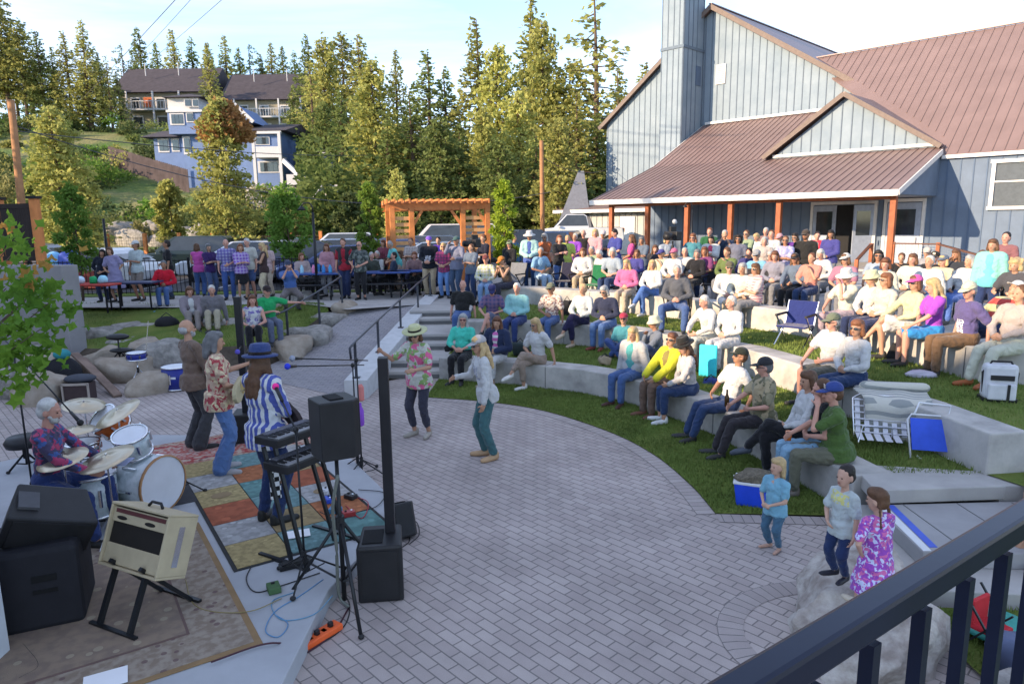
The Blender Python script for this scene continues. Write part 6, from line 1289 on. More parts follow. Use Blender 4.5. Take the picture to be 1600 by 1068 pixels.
put('long blonde haired woman in purple top and bright blue shorts', 1442, 430, G2, W3, da=20, hair=('long', 'blonde'), top=c((.30, .06, .42)), sleeve='short', bottom=c((.03, .20, .65)), blen='short', arms=('lap', 'knee'), lod=1, skin='rosy', **R2)
put('man in pale beige cap and purple printed tee with brown trousers', 1493, 439, G2, W3, da=14, hair=('short', 'grey'), top=c((.09, .075, .19), 'tee', (.6, .6, .66), sc=.62), sleeve='short', bottom=c((.14, .085, .05)), legs='down', arms=('side', 'prop'), hat='cap', hatc=(.55, .48, .36), skin='rosy', lod=1, w=1.08, nod=10, **R2)
put('white haired man in pale blue shirt behind the blonde in purple', 1459, 416, 1.05, d=13.2, hair=('short', 'white'), top=c((.55, .58, .78)), sleeve='long', bottom=JEAN, arms=('lap', 'side'), w=1.1, da=-10, **R2)
put('man in black cap with white badge and black tee', 1463, 400, 1.05, d=14.6, hair=('short', 'black'), top=c((.02, .02, .025)), bottom=BLACKC, arms=('lap', 'lap'), hat='trucker', hatc=(.02, .02, .022), skin='rosy', w=1.1, a=40, **R2)
put('man in grey tee and pale cap waving behind the black cap', 1452, 389, 1.05, d=16.5, hair=('short', 'brown'), top=c((.25, .25, .27)), bottom=BLACKC, arms=('raise_', 'lap'), hat='cap', hatc=(.4, .36, .33), a=30, **R2)
put('long dark haired man in black shirt drinking from a cup', 1499, 388, 1.05, d=15.4, hair=('long', 'brown'), top=c((.03, .035, .045)), bottom=BLACKC, arms=('face', 'lap'), a=55, skin='tan', **R2)
put('grey bearded person in white blouse leaning back beside the mint jacket', 1519, 412, 1.05, d=13.4, hair=('bob', 'grey'), top=c((.6, .55, .56)), sleeve='long', bottom=c((.08, .15, .42)), arms=('lap', 'prop'), a=70, lean=-12, **R2)
put('blonde woman standing in mint green cardigan over a light blue tee', 1556, 385, 1.05, d=12.6, hair=('bob', 'brown'), top=c((.12, .42, .68)), jacket=(c((.20, .52, .42)), 'long'), bottom=c((.02, .035, .10)), arms=('down', 'down'), a=48, h=1.66, turn=-8)
put('dark haired man peeking from behind the woman in mint', 1575, 380, 1.05, d=14.2, hair=('short', 'black'), top=c((.2, .09, .10)), bottom=BLACKC, arms=('down', 'down'), a=50, h=1.74, skin='rosy')
put('curly blonde haired person at the right edge holding a drink', 1597, 404, 1.05, d=12.2, hair=('curly', 'blonde'), top=c((.06, .06, .07)), bottom=GREYC, arms=('bent', 'bent'), a=60, pose='sit', seat=.45)
put('person in tan striped top lying back at the right edge', 1590, 462, .885, d=10.0, hair=('short', 'grey'), top=c((.62, .42, .22), 'hstripe', (.5, .06, .05), sc=.3), sleeve='long', bottom=NAVY, arms=('lap', 'side'), a=75, pose='sit', seat=.5, lean=-30, legs='cross', lod=1, hat='cap', hatc=(.6, .6, .6))
put('person in beige trousers and brown boots cropped by the right edge', 1606, 470, .885, d=9.1, hair=('short', 'brown'), top=c((.35, .3, .28)), sleeve='long', bottom=c((.52, .47, .38)), arms=('lap', 'lap'), a=70, pose='sit', seat=.45, lean=-8, legs='fwd', shoe=(.30, .09, .03), lod=1)
put('seated person with bare knees and blue shorts at the right edge above the railing', 1735, 650, .15, d=5.6, hair=('short', 'brown'), top=c((.1, .15, .3)), bottom=c((.06, .13, .30)), blen='short', arms=('knee', 'knee'), a=70, pose='sit', seat=.42, lod=0)
# standing behind on the upper terrace
UP = 1.05
def up(label, px, py, d, **k): return put(label, px, py, k.pop('g', UP), d=d, **k)
up('man in white sun hat and turquoise jacket over a blue shirt', 827, 362, 20.6, a=5, h=1.76, hair=('short', 'grey'), top=c((.06, .10, .32)), jacket=(c((.30, .66, .72)), 'long'), bottom=c((.02, .05, .13)), arms=('front', 'front'), hat='sun', hatc=(.66, .62, .56), skin='tan')
up('red haired woman in black tee clapping beside the turquoise jacket', 873, 374, 20.0, a=-20, h=1.66, hair=('bob', 'red'), top=BLACKC, bottom=JEAN, arms=('clap', 'clap'), skin='rosy')
up('white haired woman in purple top and yellow scarf near the outbuilding', 897, 362, 22, a=20, h=1.66, hair=('short', 'white'), top=c((.22, .06, .42)), bottom=c((.6, .35, .4)), arms=('front', 'front'))
up('bald man in black tee standing by the outbuilding', 913, 358, 22.6, a=10, hair=('balding', 'grey'), top=c((.02, .02, .02)), bottom=NAVY, arms=('down', 'down'), skin='rosy', h=1.76)
up('person in lime green shirt half hidden by the red haired woman', 885, 378, 21.4, a=10, h=1.62, hair=('short', 'blonde'), top=c((.4, .6, .1)), bottom=NAVY, arms=('down', 'down'))
up('man in dark patterned shirt with pale cap and folded arms', 941, 362, 22.2, a=10, h=1.74, hair=('short', 'black'), top=c((.03, .05, .09)), bottom=JEAN, arms=('fold', 'fold'), hat='cap', hatc=(.45, .4, .42), skin='tan')
up('tall man in navy blue polo looking down at his hands', 962, 357, 20.8, a=60, h=1.82, hair=('short', 'black'), top=c((.04, .05, .22)), bottom=LJEAN, arms=('front', 'front'), nod=25, skin='rosy')
up('long dark haired woman in pink top facing away to the left', 988, 372, 19.8, a=100, h=1.66, hair=('long', 'brown'), top=c((.55, .07, .22)), bottom=BLACKC, arms=('front', 'front'), skin='tan')
up('blonde woman in grey tee operating the large video camera', 1043, 366, 19.2, a=-10, h=1.64, hair=('bob', 'blonde'), top=c((.28, .32, .38)), bottom=c((.3, .42, .55)), arms=('fold', 'bent'))
up('red blonde woman in teal tee and sunglasses by the porch', 1084, 364, 19.4, a=20, h=1.68, hair=('long', 'red'), top=c((.06, .20, .25)), bottom=c((.02, .04, .1)), arms=('hip', 'down'), glasses=True, skin='rosy')
up('man in dark green polo standing behind the dark haired woman', 1109, 352, 21.4, a=15, h=1.8, hair=('short', 'red'), top=c((.02, .09, .04)), bottom=BLACKC, arms=('down', 'down'), skin='rosy')
up('dark haired woman in white jacket holding a red bundle', 1112, 371, 19.0, a=25, h=1.62, hair=('bob', 'black'), top=c((.55, .06, .12)), jacket=(c((.6, .55, .6)), 'long'), bottom=GREYC, arms=('clap', 'clap'))
up('man in dark shirt taking a photo with raised hands beside a porch post', 1134, 357, 19.2, a=20, h=1.76, hair=('short', 'grey'), top=c((.03, .045, .08)), bottom=BLACKC, arms=('phone', 'phone'), skin='mid')
up('curly dark haired woman in grey tee and sunglasses', 1154, 377, 18.2, a=25, h=1.66, hair=('curly', 'black'), top=c((.12, .13, .18)), bottom=c((.15, .16, .2)), arms=('down', 'down'), glasses=True, skin='tan')
up('woman in white vest with light brown hair tending a table by the post', 1184, 356, 20.4, a=60, h=1.64, hair=('pony', 'blonde'), top=c((.62, .58, .6)), bottom=c((.2, .06, .05)), arms=('front', 'front'), nod=20)
up('grey haired man with red cheeks half hidden by the porch post', 1196, 345, 21.6, a=20, h=1.78, hair=('short', 'grey'), top=c((.2, .12, .12)), bottom=BLACKC, arms=('down', 'down'), skin='rosy')
up('man in light blue collared shirt right of the porch post', 1208, 365, 18.4, a=40, h=1.76, hair=('short', 'brown'), top=c((.45, .60, .78)), bottom=c((.04, .07, .1)), arms=('down', 'down'), skin='rosy')
up('silver haired woman in beige tee with a sleeve pattern', 1195, 382, 17.2, a=30, h=1.62, hair=('bob', 'grey'), top=c((.36, .32, .30)), bottom=GREYC, arms=('down', 'down'), skin='rosy')
up('woman in blue violet flowered top with an orange scarf and folded arms', 1229, 382, 17.0, a=30, h=1.64, hair=('short', 'brown'), top=c((.24, .26, .45), 'print', (.5, .4, .5), sc=.7), bottom=GREYC, arms=('fold', 'fold'), glasses=True, skin='tan')
up('dark haired woman in deep purple dress with sunglasses', 1245, 367, 18.6, a=40, h=1.68, hair=('bob', 'black'), top=c((.09, .03, .20)), bottom=c((.09, .03, .20)), arms=('down', 'down'), glasses=True)
up('bearded man in black tee and black cap in front of the doors', 1262, 378, 17.0, a=30, h=1.78, hair=('short', 'brown'), top=c((.018, .018, .018)), bottom=BLACKC, arms=('down', 'down'), hat='cap', hatc=(.05, .04, .035), beard='brown', skin='tan', w=1.1)
up('woman in a red jacket hurrying past the white doors', 1278, 363, 18.8, a=30, h=1.7, hair=('short', 'black'), top=c((.2, .3, .27)), jacket=(c((.62, .03, .06)), 'long'), bottom=c((.14, .18, .17)), arms=('down', 'down'), skin='rosy')
# plateau: standing by the stairs and camera people
PL = .9
def pl(label, px, py, **k): return put(label, px, py, PL, **k)
pl('man in black printed hoodie, purple cap and khaki trousers at the stair head', 669, 371, a=10, d=20.6, h=1.80, hair=('short', 'grey'), top=c((.012, .014, .022), 'tee', (.5, .5, .55), sc=1.05), sleeve='long', bottom=KHAKI, arms=('front', 'front'), hat='cap', hatc=(.16, .08, .42), skin='rosy', w=1.08)
pl('person in purple tee hidden behind the man in the black hoodie', 684, 366, a=0, d=22.6, h=1.74, hair=('short', 'black'), top=c((.13, .05, .45)), bottom=NAVY, arms=('down', 'down'))
pl('woman in magenta plaid shirt and light jeans carrying a dark bag', 692, 388, a=10, d=20.2, h=1.62, hair=('bob', 'blonde'), top=c((.42, .05, .16), 'plaid', (.1, .05, .1)), bottom=c((.12, .22, .45)), arms=('front', 'front'), glasses=True)
pl('man in green cap and grey shirt photographing at the stair head', 712, 376, a=35, d=20.0, h=1.80, hair=('short', 'grey'), top=c((.16, .17, .24)), sleeve='long', bottom=c((.05, .08, .14)), arms=('phone', 'bent'), hat='cap', hatc=(.05, .10, .10), skin='tan', w=1.08)
pl('cameraman in black shirt and jeans behind the professional video camera', 756, 362, a=60, d=21.4, h=1.82, hair=('short', 'auburn'), top=c((.012, .014, .03)), sleeve='short', bottom=c((.05, .12, .25)), arms=('bent', 'bent'), skin='mid')
pl('tall man in grey blue jacket standing beyond the lime green tree', 803, 365, a=-40, d=23.5, h=1.76, hair=('short', 'brown'), top=c((.03, .10, .2)), sleeve='long', bottom=c((.03, .06, .12)), arms=('down', 'down'))
pl('man in maroon shirt and open black jacket walking on the ramp walk', 535, 378, a=0, h=1.78, hair=('short', 'brown'), top=c((.28, .02, .035)), jacket=(c((.03, .03, .035)), 'short'), bottom=c((.02, .03, .08)), arms=('down', 'down'), skin='rosy', legs='close', d=20.4)
pl('bald man in dark leaf print shirt and black trousers walking on the ramp walk', 559, 388, a=-5, h=1.70, hair=('balding', 'grey'), top=c((.04, .05, .05), 'camo', (.15, .17, .16), (.09, .1, .1), 1.4), bottom=BLACKC, blen='capri', arms=('hip', 'front'), glasses=True, skin='rosy', d=20.0)
pl('woman in pink jacket with auburn hair standing left of the maroon shirt', 507, 396, a=15, h=1.62, hair=('long', 'auburn'), top=c((.42, .22, .26)), sleeve='long', bottom=c((.3, .3, .34)), arms=('front', 'down'), d=20.9)
pl('woman in cyan tee bending over the picnic table', 611, 373, a=60, h=1.70, hair=('short', 'grey'), top=c((.12, .52, .62)), bottom=c((.4, .3, .25)), arms=('front', 'front'), lean=25, d=22.2)
pl('man in plaid shirt with folded arms left of the purple cap', 641, 378, a=15, h=1.74, hair=('short', 'auburn'), top=c((.26, .22, .22), 'plaid', (.4, .36, .34)), bottom=c((.1, .1, .2)), arms=('fold', 'fold'), d=21.8)
pl('woman in dark top standing behind the bending cyan tee', 596, 374, a=30, h=1.66, hair=('bob', 'auburn'), top=c((.16, .04, .06)), bottom=BLACKC, arms=('front', 'front'), d=22.8)
# left lawn group
pl('woman in pink tank top and jeans with her back to the camera', 304, 392, a=170, h=1.66, hair=('bob', 'brown'), top=c((.60, .08, .32)), sleeve='none', bottom=c((.05, .10, .25)), arms=('front', 'front'), d=21.2)
pl('curly grey haired woman in dark purple top right of the pink tank top', 322, 389, a=-60, h=1.66, hair=('long', 'dkgrey'), top=c((.04, .02, .10)), bottom=c((.06, .09, .18)), arms=('fold', 'fold'), d=20.9)
pl('bald man in violet plaid shirt and blue jeans', 350, 386, a=-25, h=1.80, hair=('balding', 'brown'), top=c((.30, .30, .50), 'plaid', (.08, .06, .28)), sleeve='short', bottom=c((.04, .08, .24)), arms=('down', 'front'), skin='rosy', d=20.4)
pl('woman in purple checked shirt and short black skirt', 371, 389, a=-35, h=1.66, hair=('bob', 'red'), top=c((.16, .06, .36), 'plaid', (.4, .35, .55)), sleeve='mid', bottom=BLACKC, blen='skirt', arms=('fold', 'fold'), d=20.3)
pl('grey haired man in cream shirt and denim shorts', 385, 382, a=10, h=1.80, hair=('short', 'white'), top=c((.50, .47, .42)), sleeve='short', bottom=c((.06, .10, .22)), blen='short', arms=('hip', 'down'), skin='rosy', d=21.0)
pl('blonde woman in black crop top and wide cream trousers', 407, 389, a=65, h=1.68, hair=('long', 'blonde'), top=c((.05, .03, .03)), sleeve='none', bottom=c((.48, .40, .28)), arms=('fold', 'fold'), d=20.3)
pl('long haired woman in pale striped top behind the black crop top', 414, 382, a=20, h=1.66, hair=('long', 'dkgrey'), top=c((.5, .35, .35)), bottom=c((.45, .38, .3)), arms=('down', 'down'), d=21.3)
pl('woman in black top leaning her head on the lavender dress', 149, 404, a=-10, h=1.56, hair=('long', 'black'), top=c((.012, .016, .03)), sleeve='mid', bottom=c((.02, .03, .07)), arms=('hip', 'front'), side=8, d=20.2)
pl('woman in lavender dress hugging her dark haired friend', 170, 402, a=10, h=1.62, hair=('bob', 'brown'), top=c((.24, .22, .36)), dress=True, bottom=c((.24, .22, .36)), blen='none', arms=('front', 'hip'), side=-8, d=20.1)
pl('man in white cap and pale blue tee with grey shorts', 207, 388, a=15, h=1.78, hair=('short', 'brown'), top=c((.40, .46, .62)), bottom=c((.20, .17, .15)), blen='short', arms=('down', 'fold'), hat='cap', hatc=(.55, .55, .6), skin='tan', d=20.4)
pl('person in black shirt with a backpack standing at the iron fence', 256, 386, a=60, h=1.78, hair=('short', 'black'), top=c((.012, .013, .02)), sleeve='short', bottom=c((.03, .04, .08)), arms=('front', 'down'), skin='tan', d=20.8)
put('seated person in red jacket and blue jeans on the left lawn', 248, 428, .85, d=19.4, a=-15, pose='sit', seat=.42, hair=('short', 'dkgrey'), top=c((.55, .012, .03)), sleeve='long', bottom=c((.06, .11, .26)), arms=('lap', 'lap'), skin='tan')
put('woman in grey cardigan with bobbed hair seated on the low stone', 288, 457, .55, a=-25, pose='sit', seat=.2, hair=('bob', 'brown'), top=c((.55, .5, .48)), jacket=(c((.20, .17, .19)), 'long'), bottom=c((.22, .19, .18)), arms=('knee', 'knee'), d=16.9, skin='rosy', legs='fwd')
put('grey haired man in grey sweatshirt and khaki shorts seated on the low stone', 321, 449, .55, a=-20, pose='sit', seat=.2, hair=('short', 'white'), top=c((.15, .14, .155)), sleeve='long', bottom=c((.34, .30, .22)), arms=('side', 'side'), d=16.9, skin='rosy', legs='fwd', w=1.1, h=1.78)
put('woman in white patterned tank top with long brown hair at the rock edge', 383, 492, .42, a=-20, pose='sit', seat=.3, hair=('long', 'auburn'), top=c((.6, .58, .62), 'print', (.15, .12, .3), sc=.5), sleeve='none', bottom=BLACKC, arms=('lap', 'lap'), d=14.9, skin='rosy')
put('man in green tee and dark cap with his arm stretched along the rail', 409, 472, .45, a=-35, pose='sit', seat=.42, hair=('short', 'brown'), top=c((.02, .30, .10), 'tee', (.2, .03, .03), sc=1.2), bottom=c((.1, .12, .18)), arms=('fold', 'point'), hat='cap', hatc=(.03, .02, .02), d=15.4, skin='rosy', w=1.05)
put('crouching man in blue tee and dark cap holding a camera to his face', 447, 418, .82, a=-20, pose='crouch', hair=('short', 'brown'), top=c((.06, .12, .32)), bottom=c((.13, .11, .11)), arms=('phone', 'phone'), hat='cap', hatc=(.04, .05, .09), d=18.6, skin='rosy', h=1.76)
# picnic table sitters
TB = dict(pose='sit', seat=.45)
for px, d_, a_, col, hr, lb_ in ((468, 21.6, -40, (.35, .28, .28), ('bob', 'red'), 'seated person in pale pink at the left picnic table'), (490, 22.2, 40, (.04, .18, .5), ('bob', 'blonde'), 'child in bright blue shirt at the left picnic table'), (518, 22.0, 60, (.3, .16, .16), ('long', 'auburn'), 'auburn haired woman sitting behind the left picnic table'),
        (577, 21.6, -30, (.05, .06, .05), ('short', 'grey'), 'seated man in dark shirt at the right picnic table'), (590, 22.6, 30, (.7, .62, .66), ('short', 'white'), 'person in white leaning over the right picnic table'), (612, 21.4, 80, (.02, .03, .06), ('short', 'black'), 'dark haired person in navy at the right picnic table'), (628, 22.4, 60, (.35, .25, .22), ('long', 'brown'), 'woman in dusty rose seated at the right end of the picnic tables'), (645, 21.6, -10, (.2, .12, .12), ('bob', 'red'), 'person in wine red seated below the plaid shirt')):
    put(lb_, px, 0, .9, d=d_, a=a_, hair=hr, top=c(col), sleeve='long', bottom=BLACKC, arms=('lap', 'front'), skin='rosy', lod=2, h=1.3 if 'child' in lb_ else 1.68, **TB)
for px, d_, a_, col, hr, lb_ in ((857, 21.8, 30, (.05, .04, .05), ('short', 'white'), 'seated person in black behind the red haired woman'), (1024, 20.5, 20, (.04, .04, .05), ('long', 'brown'), 'seated brunette in black left of the video camera operator'), (1072, 18.2, 30, (.5, .5, .55), ('short', 'grey'), 'seated man in pale grey shirt below the teal tee'), (1174, 17.6, 30, (.04, .04, .14), ('short', 'black'), 'seated person in navy beside the silver haired woman'), (1216, 16.0, 40, (.2, .2, .25), ('bob', 'auburn'), 'seated person in slate grey near the blue folding chairs'), (1430, 14.0, 55, (.65, .5, .4), ('bob', 'brown'), 'seated woman in sand coloured top right of the magenta cap'), (1540, 15.0, 50, (.3, .2, .2), ('short', 'brown'), 'seated person in brown behind the leaning white blouse')):
    put(lb_, px, 0, 1.05, d=d_, a=a_, hair=hr, top=c(col), sleeve='long', bottom=GREYC, arms=('lap', 'lap'), skin='rosy', lod=2, **TB)

# more of the packed crowd between the named neighbours
FC_ = dict(rust=(.35, .10, .04), sage=(.22, .28, .18), plum=(.14, .04, .12), sand=(.5, .42, .3), slate=(.10, .13, .18), coral=(.6, .2, .16), indigo=(.05, .05, .2), ivory=(.65, .62, .55), moss=(.10, .14, .05), rose=(.5, .25, .28), steel=(.25, .3, .36), black=(.015, .015, .02))
for i, (px, d_, g_, ps, cn, hr, ref) in enumerate(((735, 19.6, .9, 'stand', 'slate', 'brown', 'right of the green cap photographer'), (795, 20.8, .9, 'stand', 'black', 'black', 'left of the turquoise jacket'), (852, 20.9, 1.05, 'stand', 'rust', 'grey', 'behind the sky blue polo'), (927, 19.6, 1.05, 'sit', 'sage', 'grey', 'between the lilac top and the bending man'), (960, 18.0, 1.05, 'sit', 'steel', 'white', 'behind the bright pink sweater'),
        (995, 18.8, 1.05, 'sit', 'indigo', 'brown', 'between the pink and the white sweater'), (1036, 18.0, 1.05, 'sit', 'sand', 'blonde', 'left of the pink cap'), (1090, 17.4, 1.05, 'sit', 'black', 'dkgrey', 'right of the charcoal sweater'), (1103, 18.2, 1.05, 'sit', 'plum', 'auburn', 'behind the lavender polo'), (1142, 17.2, 1.05, 'sit', 'moss', 'brown', 'below the raised hands photographer'), (1210, 16.9, 1.05, 'sit', 'rose', 'grey', 'right of the grey capped man'),
        (1248, 15.2, 1.05, 'sit', 'slate', 'brown', 'below the black tee man'), (1272, 14.9, 1.05, 'sit', 'coral', 'auburn', 'left of the cream bucket hat'), (1290, 16.4, 1.05, 'sit', 'ivory', 'white', 'between the red jacket and the bucket hat'), (1378, 14.8, 1.05, 'sit', 'steel', 'black', 'in front of the corner porch post'), (1415, 15.6, 1.05, 'sit', 'black', 'brown', 'under the brown porch railing'), (1478, 13.9, 1.05, 'sit', 'sand', 'blonde', 'above the pale beige cap'), (1300, 18.4, 1.1, 'stand', 'indigo', 'black', 'before the open white door'),
        (1168, 19.4, 1.05, 'stand', 'sage', 'brown', 'behind the curly haired woman'), (930, 21.6, 1.05, 'stand', 'rose', 'blonde', 'left of the man with folded arms'), (1005, 19.6, 1.05, 'stand', 'slate', 'dkgrey', 'beside the woman in pink'), (1222, 18.8, 1.05, 'stand', 'black', 'brown', 'beside the purple dress'))):
    put('%s haired %s person in %s coloured top %s' % (dict(dkgrey='dark grey').get(hr, hr), 'standing' if ps == 'stand' else 'seated', cn, ref), px, 0, g_, d=d_, a=12+px*.03 if px < 1100 else 48, pose=ps, hair=(('short', 'bob', 'long')[i % 3], hr), top=c(FC_[cn]), sleeve=('short', 'long')[i % 2], bottom=(DJEAN, GREYC, KHAKI, BLACKC)[i % 4], arms=(('lap', 'chin'), ('lap', 'lap'), ('knee', 'lap'))[i % 3] if ps == 'sit' else (('fold', 'fold'), ('down', 'front'))[i % 2], lod=2, h=1.6+.05*(i % 5), seat=.45, skin=('mid', 'rosy', 'tan')[i % 3], hat='cap' if i % 5 == 1 else None, hatc=FC_[list(FC_)[i % 12]], glasses=i % 4 == 2)
# ---------------------------------------------------------------- stage rugs
E1 = V((.83, .555, 0)).normalized(); E2 = V((-.555, .83, 0)).normalized(); ER = math.atan2(E1.y, E1.x)
def rugmat(n, a, b, c_, sc=9, thr=(.42, .6)):
    m = mat(n, a, rough=.95, bump=0); N, L, bb = nodes(m); tc = N.new('ShaderNodeTexCoord'); vo = N.new('ShaderNodeTexVoronoi'); vo.inputs['Scale'].default_value = sc; nz = N.new('ShaderNodeTexNoise'); nz.inputs['Scale'].default_value = sc*1.5; nz.inputs['Detail'].default_value = 6
    L.new(tc.outputs['Object'], vo.inputs['Vector']); L.new(tc.outputs['Object'], nz.inputs['Vector']); cr = N.new('ShaderNodeValToRGB'); e = cr.color_ramp.elements; e[0].position = thr[0]; e[0].color = (*a, 1); e[1].position = thr[1]; e[1].color = (*b, 1)
    L.new(nz.outputs['Fac'], cr.inputs['Fac']); k = math_(N, L, 'LESS_THAN', vo.outputs['Distance'], .22); L.new(mixc(N, L, math_(N, L, 'MULTIPLY', k, .8), cr.outputs['Color'], c_), bb.inputs['Base Color'])
    n2 = N.new('ShaderNodeTexNoise'); n2.inputs['Scale'].default_value = 160; L.new(tc.outputs['Object'], n2.inputs['Vector']); bp_ = N.new('ShaderNodeBump'); bp_.inputs['Strength'].default_value = .5; bp_.inputs['Distance'].default_value = .004; L.new(n2.outputs['Fac'], bp_.inputs['Height']); L.new(bp_.outputs['Normal'], bb.inputs['Normal']); return m
def rug(label, c0, w, h, layers):
    c0 = V(c0); root = thing('rug', label, 'rug', tuple(c0), ER)
    for i, (ins, m, nm) in enumerate(layers): MB().box((w/2, h/2, .004+.003*i), (w-2*ins, h-2*ins, .008+.0*i)).build(nm, m, root, bev=.003 if i == 0 else 0)
    return root
r = random.Random(9)
PCOL = [(.34, .10, .05), (.12, .24, .23), (.33, .24, .12), (.36, .35, .34), (.38, .14, .06), (.28, .22, .13), (.15, .26, .26), (.36, .28, .13)]
PM = [rugmat('patch_%d' % i, c_, tuple(x*.72 for x in c_), tuple(min(1, x*1.3) for x in c_), 5+i) for i, c_ in enumerate(PCOL)]
pr0 = V((-2.44, 5.64, .152)); rt = thing('rug', 'colourful patchwork rug of rust, teal and tan squares under the guitarists', 'rug', tuple(pr0), ER)
MB().box((.735, 1.6, .003), (1.53, 3.24, .006)).build('backing', mat('rug_dark', (.03, .03, .03)), rt)
seq = [7, 6, 1, 5, 0, 3, 2, 4, 5, 1, 0, 6, 3, 2, 4, 7, 1, 0, 5, 6, 3, 4, 2, 1, 0, 7, 6, 3]
for j in range(6):
    for i in range(3):
        sx, sy = .49, .53; MB().box((.245+.49*i, .27+.53*j, .0085), (sx-.012, sy-.012, .006)).build('patch', PM[seq[(j*4+i+j) % 28]], rt)
        if (i*5+j*3) % 7 == 2: MB().lathe([(.11, .0), (.11, .0015), (.09, .0015), (.001, .0015)], (.245+.49*i, .27+.53*j, .0135), n=20, sx=1, sy=.8).build('medallion', mat('medallion', (.24, .17, .09)), rt)
rug('red and cream oriental rug behind the guitarists', (-4.55, 8.0, .1525), 2.7, 1.15, [(0, rugmat('rug_border', (.40, .33, .25), (.30, .10, .08), (.3, .2, .15), 12), 'border'), (.12, rugmat('rug_red', (.33, .05, .05), (.45, .35, .28), (.08, .05, .06), 8), 'field'), (.3, rugmat('rug_field2', (.40, .10, .08), (.45, .34, .3), (.2, .05, .05), 14), 'field')])
rug('large faded beige oriental rug under the amplifier stand', tuple(V((-1.83, 4.56, .152))-E1*2.3), 2.3, 2.5, [(0, mat('rug_edge', (.25, .16, .08), rough=.95), 'edge'), (.05, rugmat('rug_b1', (.22, .17, .13), (.30, .25, .20), (.13, .08, .08), 10), 'border'), (.42, mat('rug_line', (.14, .09, .08)), 'line'), (.44, rugmat('rug_b2', (.25, .19, .14), (.20, .15, .12), (.33, .28, .2), 7), 'field')])
rug('dark grey mat under the drum kit', (-4.75, 6.35, .1515), 1.75, 1.35, [(0, mat('dark_mat', (.05, .05, .055), rough=.95), 'mat')])
# ---------------------------------------------------------------- speakers
GRILL = mat('speaker_grille', (.016, .016, .018), rough=.6, var=.2, bump=.6, bscale=220, bdist=.002)
def spk(name, label, x, y, z, w, d_, h, rz, tilt=0, grp=None, handle=True):
    t = thing(name, label, 'speaker', (x, y, z), rz, grp); t.rotation_euler.x = tilt
    MB().prism([(-w/2, -d_*.3), (-w*.36, -d_/2), (w*.36, -d_/2), (w/2, -d_*.3), (w*.38, d_/2), (-w*.38, d_/2)], 0, h).build('cabinet', BLK, t, bev=.012)
    MB().box((0, -d_/2-.004, h/2), (w*.68, .012, h*.9)).build('grille', GRILL, t, bev=.003)
    if handle: MB().box((0, 0, h+.004), (w*.5, d_*.35, .012)).build('handle', mat('handle_dark', (.006, .006, .007)), t, bev=.004)
    return t
def tripod(t, x, y, g, h, R_=.45, col=BLKM, r0=.018, n0=0, hub=.75):
    """pole and three legs as parts of the thing t placed at the origin"""
    MB().cyl((x, y, g+.06), (x, y, g+h), r0, r0*.8, 8).build('pole', col, t, True); MB().cyl((x, y, g+hub-.06), (x, y, g+hub+.05), r0*1.9, n=10).build('collar', BLK, t)
    for i in range(3):
        a = n0+i*2.094; k = MB(); k.tube([(x+.02*math.cos(a), y+.02*math.sin(a), g+hub), (x+R_*math.cos(a), y+R_*math.sin(a), g+.015)], r0*.75, 6); l = k.build('leg', col, t, True)
        MB().tube([(x+R_*.5*math.cos(a), y+R_*.5*math.sin(a), g+hub*.5), (x, y, g+hub*.3)], r0*.5, 5).build('brace', col, l); MB().ell((x+R_*math.cos(a), y+R_*math.sin(a), g+.02), (.025, .025, .02)).build('foot', BLK, l, True)
b_ = V((-1.42, 5.30, 0)); t = thing('speaker_stand', 'black tripod stand under the loudspeaker beside the keyboards', 'speaker stand'); tripod(t, b_.x, b_.y, 0, 1.34, .52, r0=.02, n0=-1.1, hub=.75)
spk('loudspeaker', 'black loudspeaker on the tripod stand, seen from behind', b_.x, b_.y, 1.32, .34, .32, .47, 2.2)
c_ = at(590, 935, 0); t = thing('column_speaker', 'tall thin black column speaker rising from its bass cabinet', 'speaker', (c_.x+.02, c_.y+.14, 0), .12)
MB().prism([(-.19, -.2), (.19, -.2), (.17, .24), (-.17, .24)], .0, .5).build('bass_cabinet', BLK, t, bev=.02); MB().box((-.06, 0, .503), (.17, .26, .012)).build('top_handle', mat('handle_dark', (.006, .006, .007)), t, bev=.004)
MB().box((.08, .1, 1.27), (.085, .105, 1.54)).build('column', mat('column_black', (.014, .014, .018), rough=.4), t, bev=.008); MB().box((0, -.203, .25), (.3, .01, .42)).build('grille', GRILL, t)
q = at(362, 700, .15); t = thing('column_speaker', 'second thin black column speaker behind the flower shirt guitarist', 'speaker', (q.x+.1, q.y+.35, .15), .2)
MB().box((0, 0, 1.05), (.09, .11, 1.95)).build('column', mat('column_black', (.014, .014, .018)), t, bev=.008); MB().prism([(-.17, -.2), (.17, -.2), (.17, .2), (-.17, .2)], 0, .42).build('bass_cabinet', BLK, t, bev=.02)
q = at(628, 845, 0); spk('floor_monitor', 'small black floor monitor right of the bass cabinet', q.x, q.y+.1, .0, .26, .24, .34, .5, -.35)
q = at(95, 985, .15); t = thing('speaker_cabinet', 'very large black covered speaker cabinet at the lower left', 'speaker', (q.x-.24, q.y+.0, .15), .42)
MB().box((0, .25, .33), (.76, .6, .66)).build('cabinet', mat('black_cover', (.015, .015, .02), rough=.8, bump=.4, bscale=12, bdist=.01), t, bev=.05); MB().box((.15, -.052, .42), (.16, .012, .05)).build('handle', mat('handle_dark', (.006, .006, .007)), t); MB().box((.15, -.052, .32), (.16, .012, .03)).build('handle', mat('handle_dark', (.006, .006, .007)), t)
t = thing('floor_monitor', 'black monitor speaker lying tilted on top of the large covered cabinet', 'speaker', (q.x-.26, q.y+.30, .80), .55); t.rotation_euler = (.45, .35, .7)
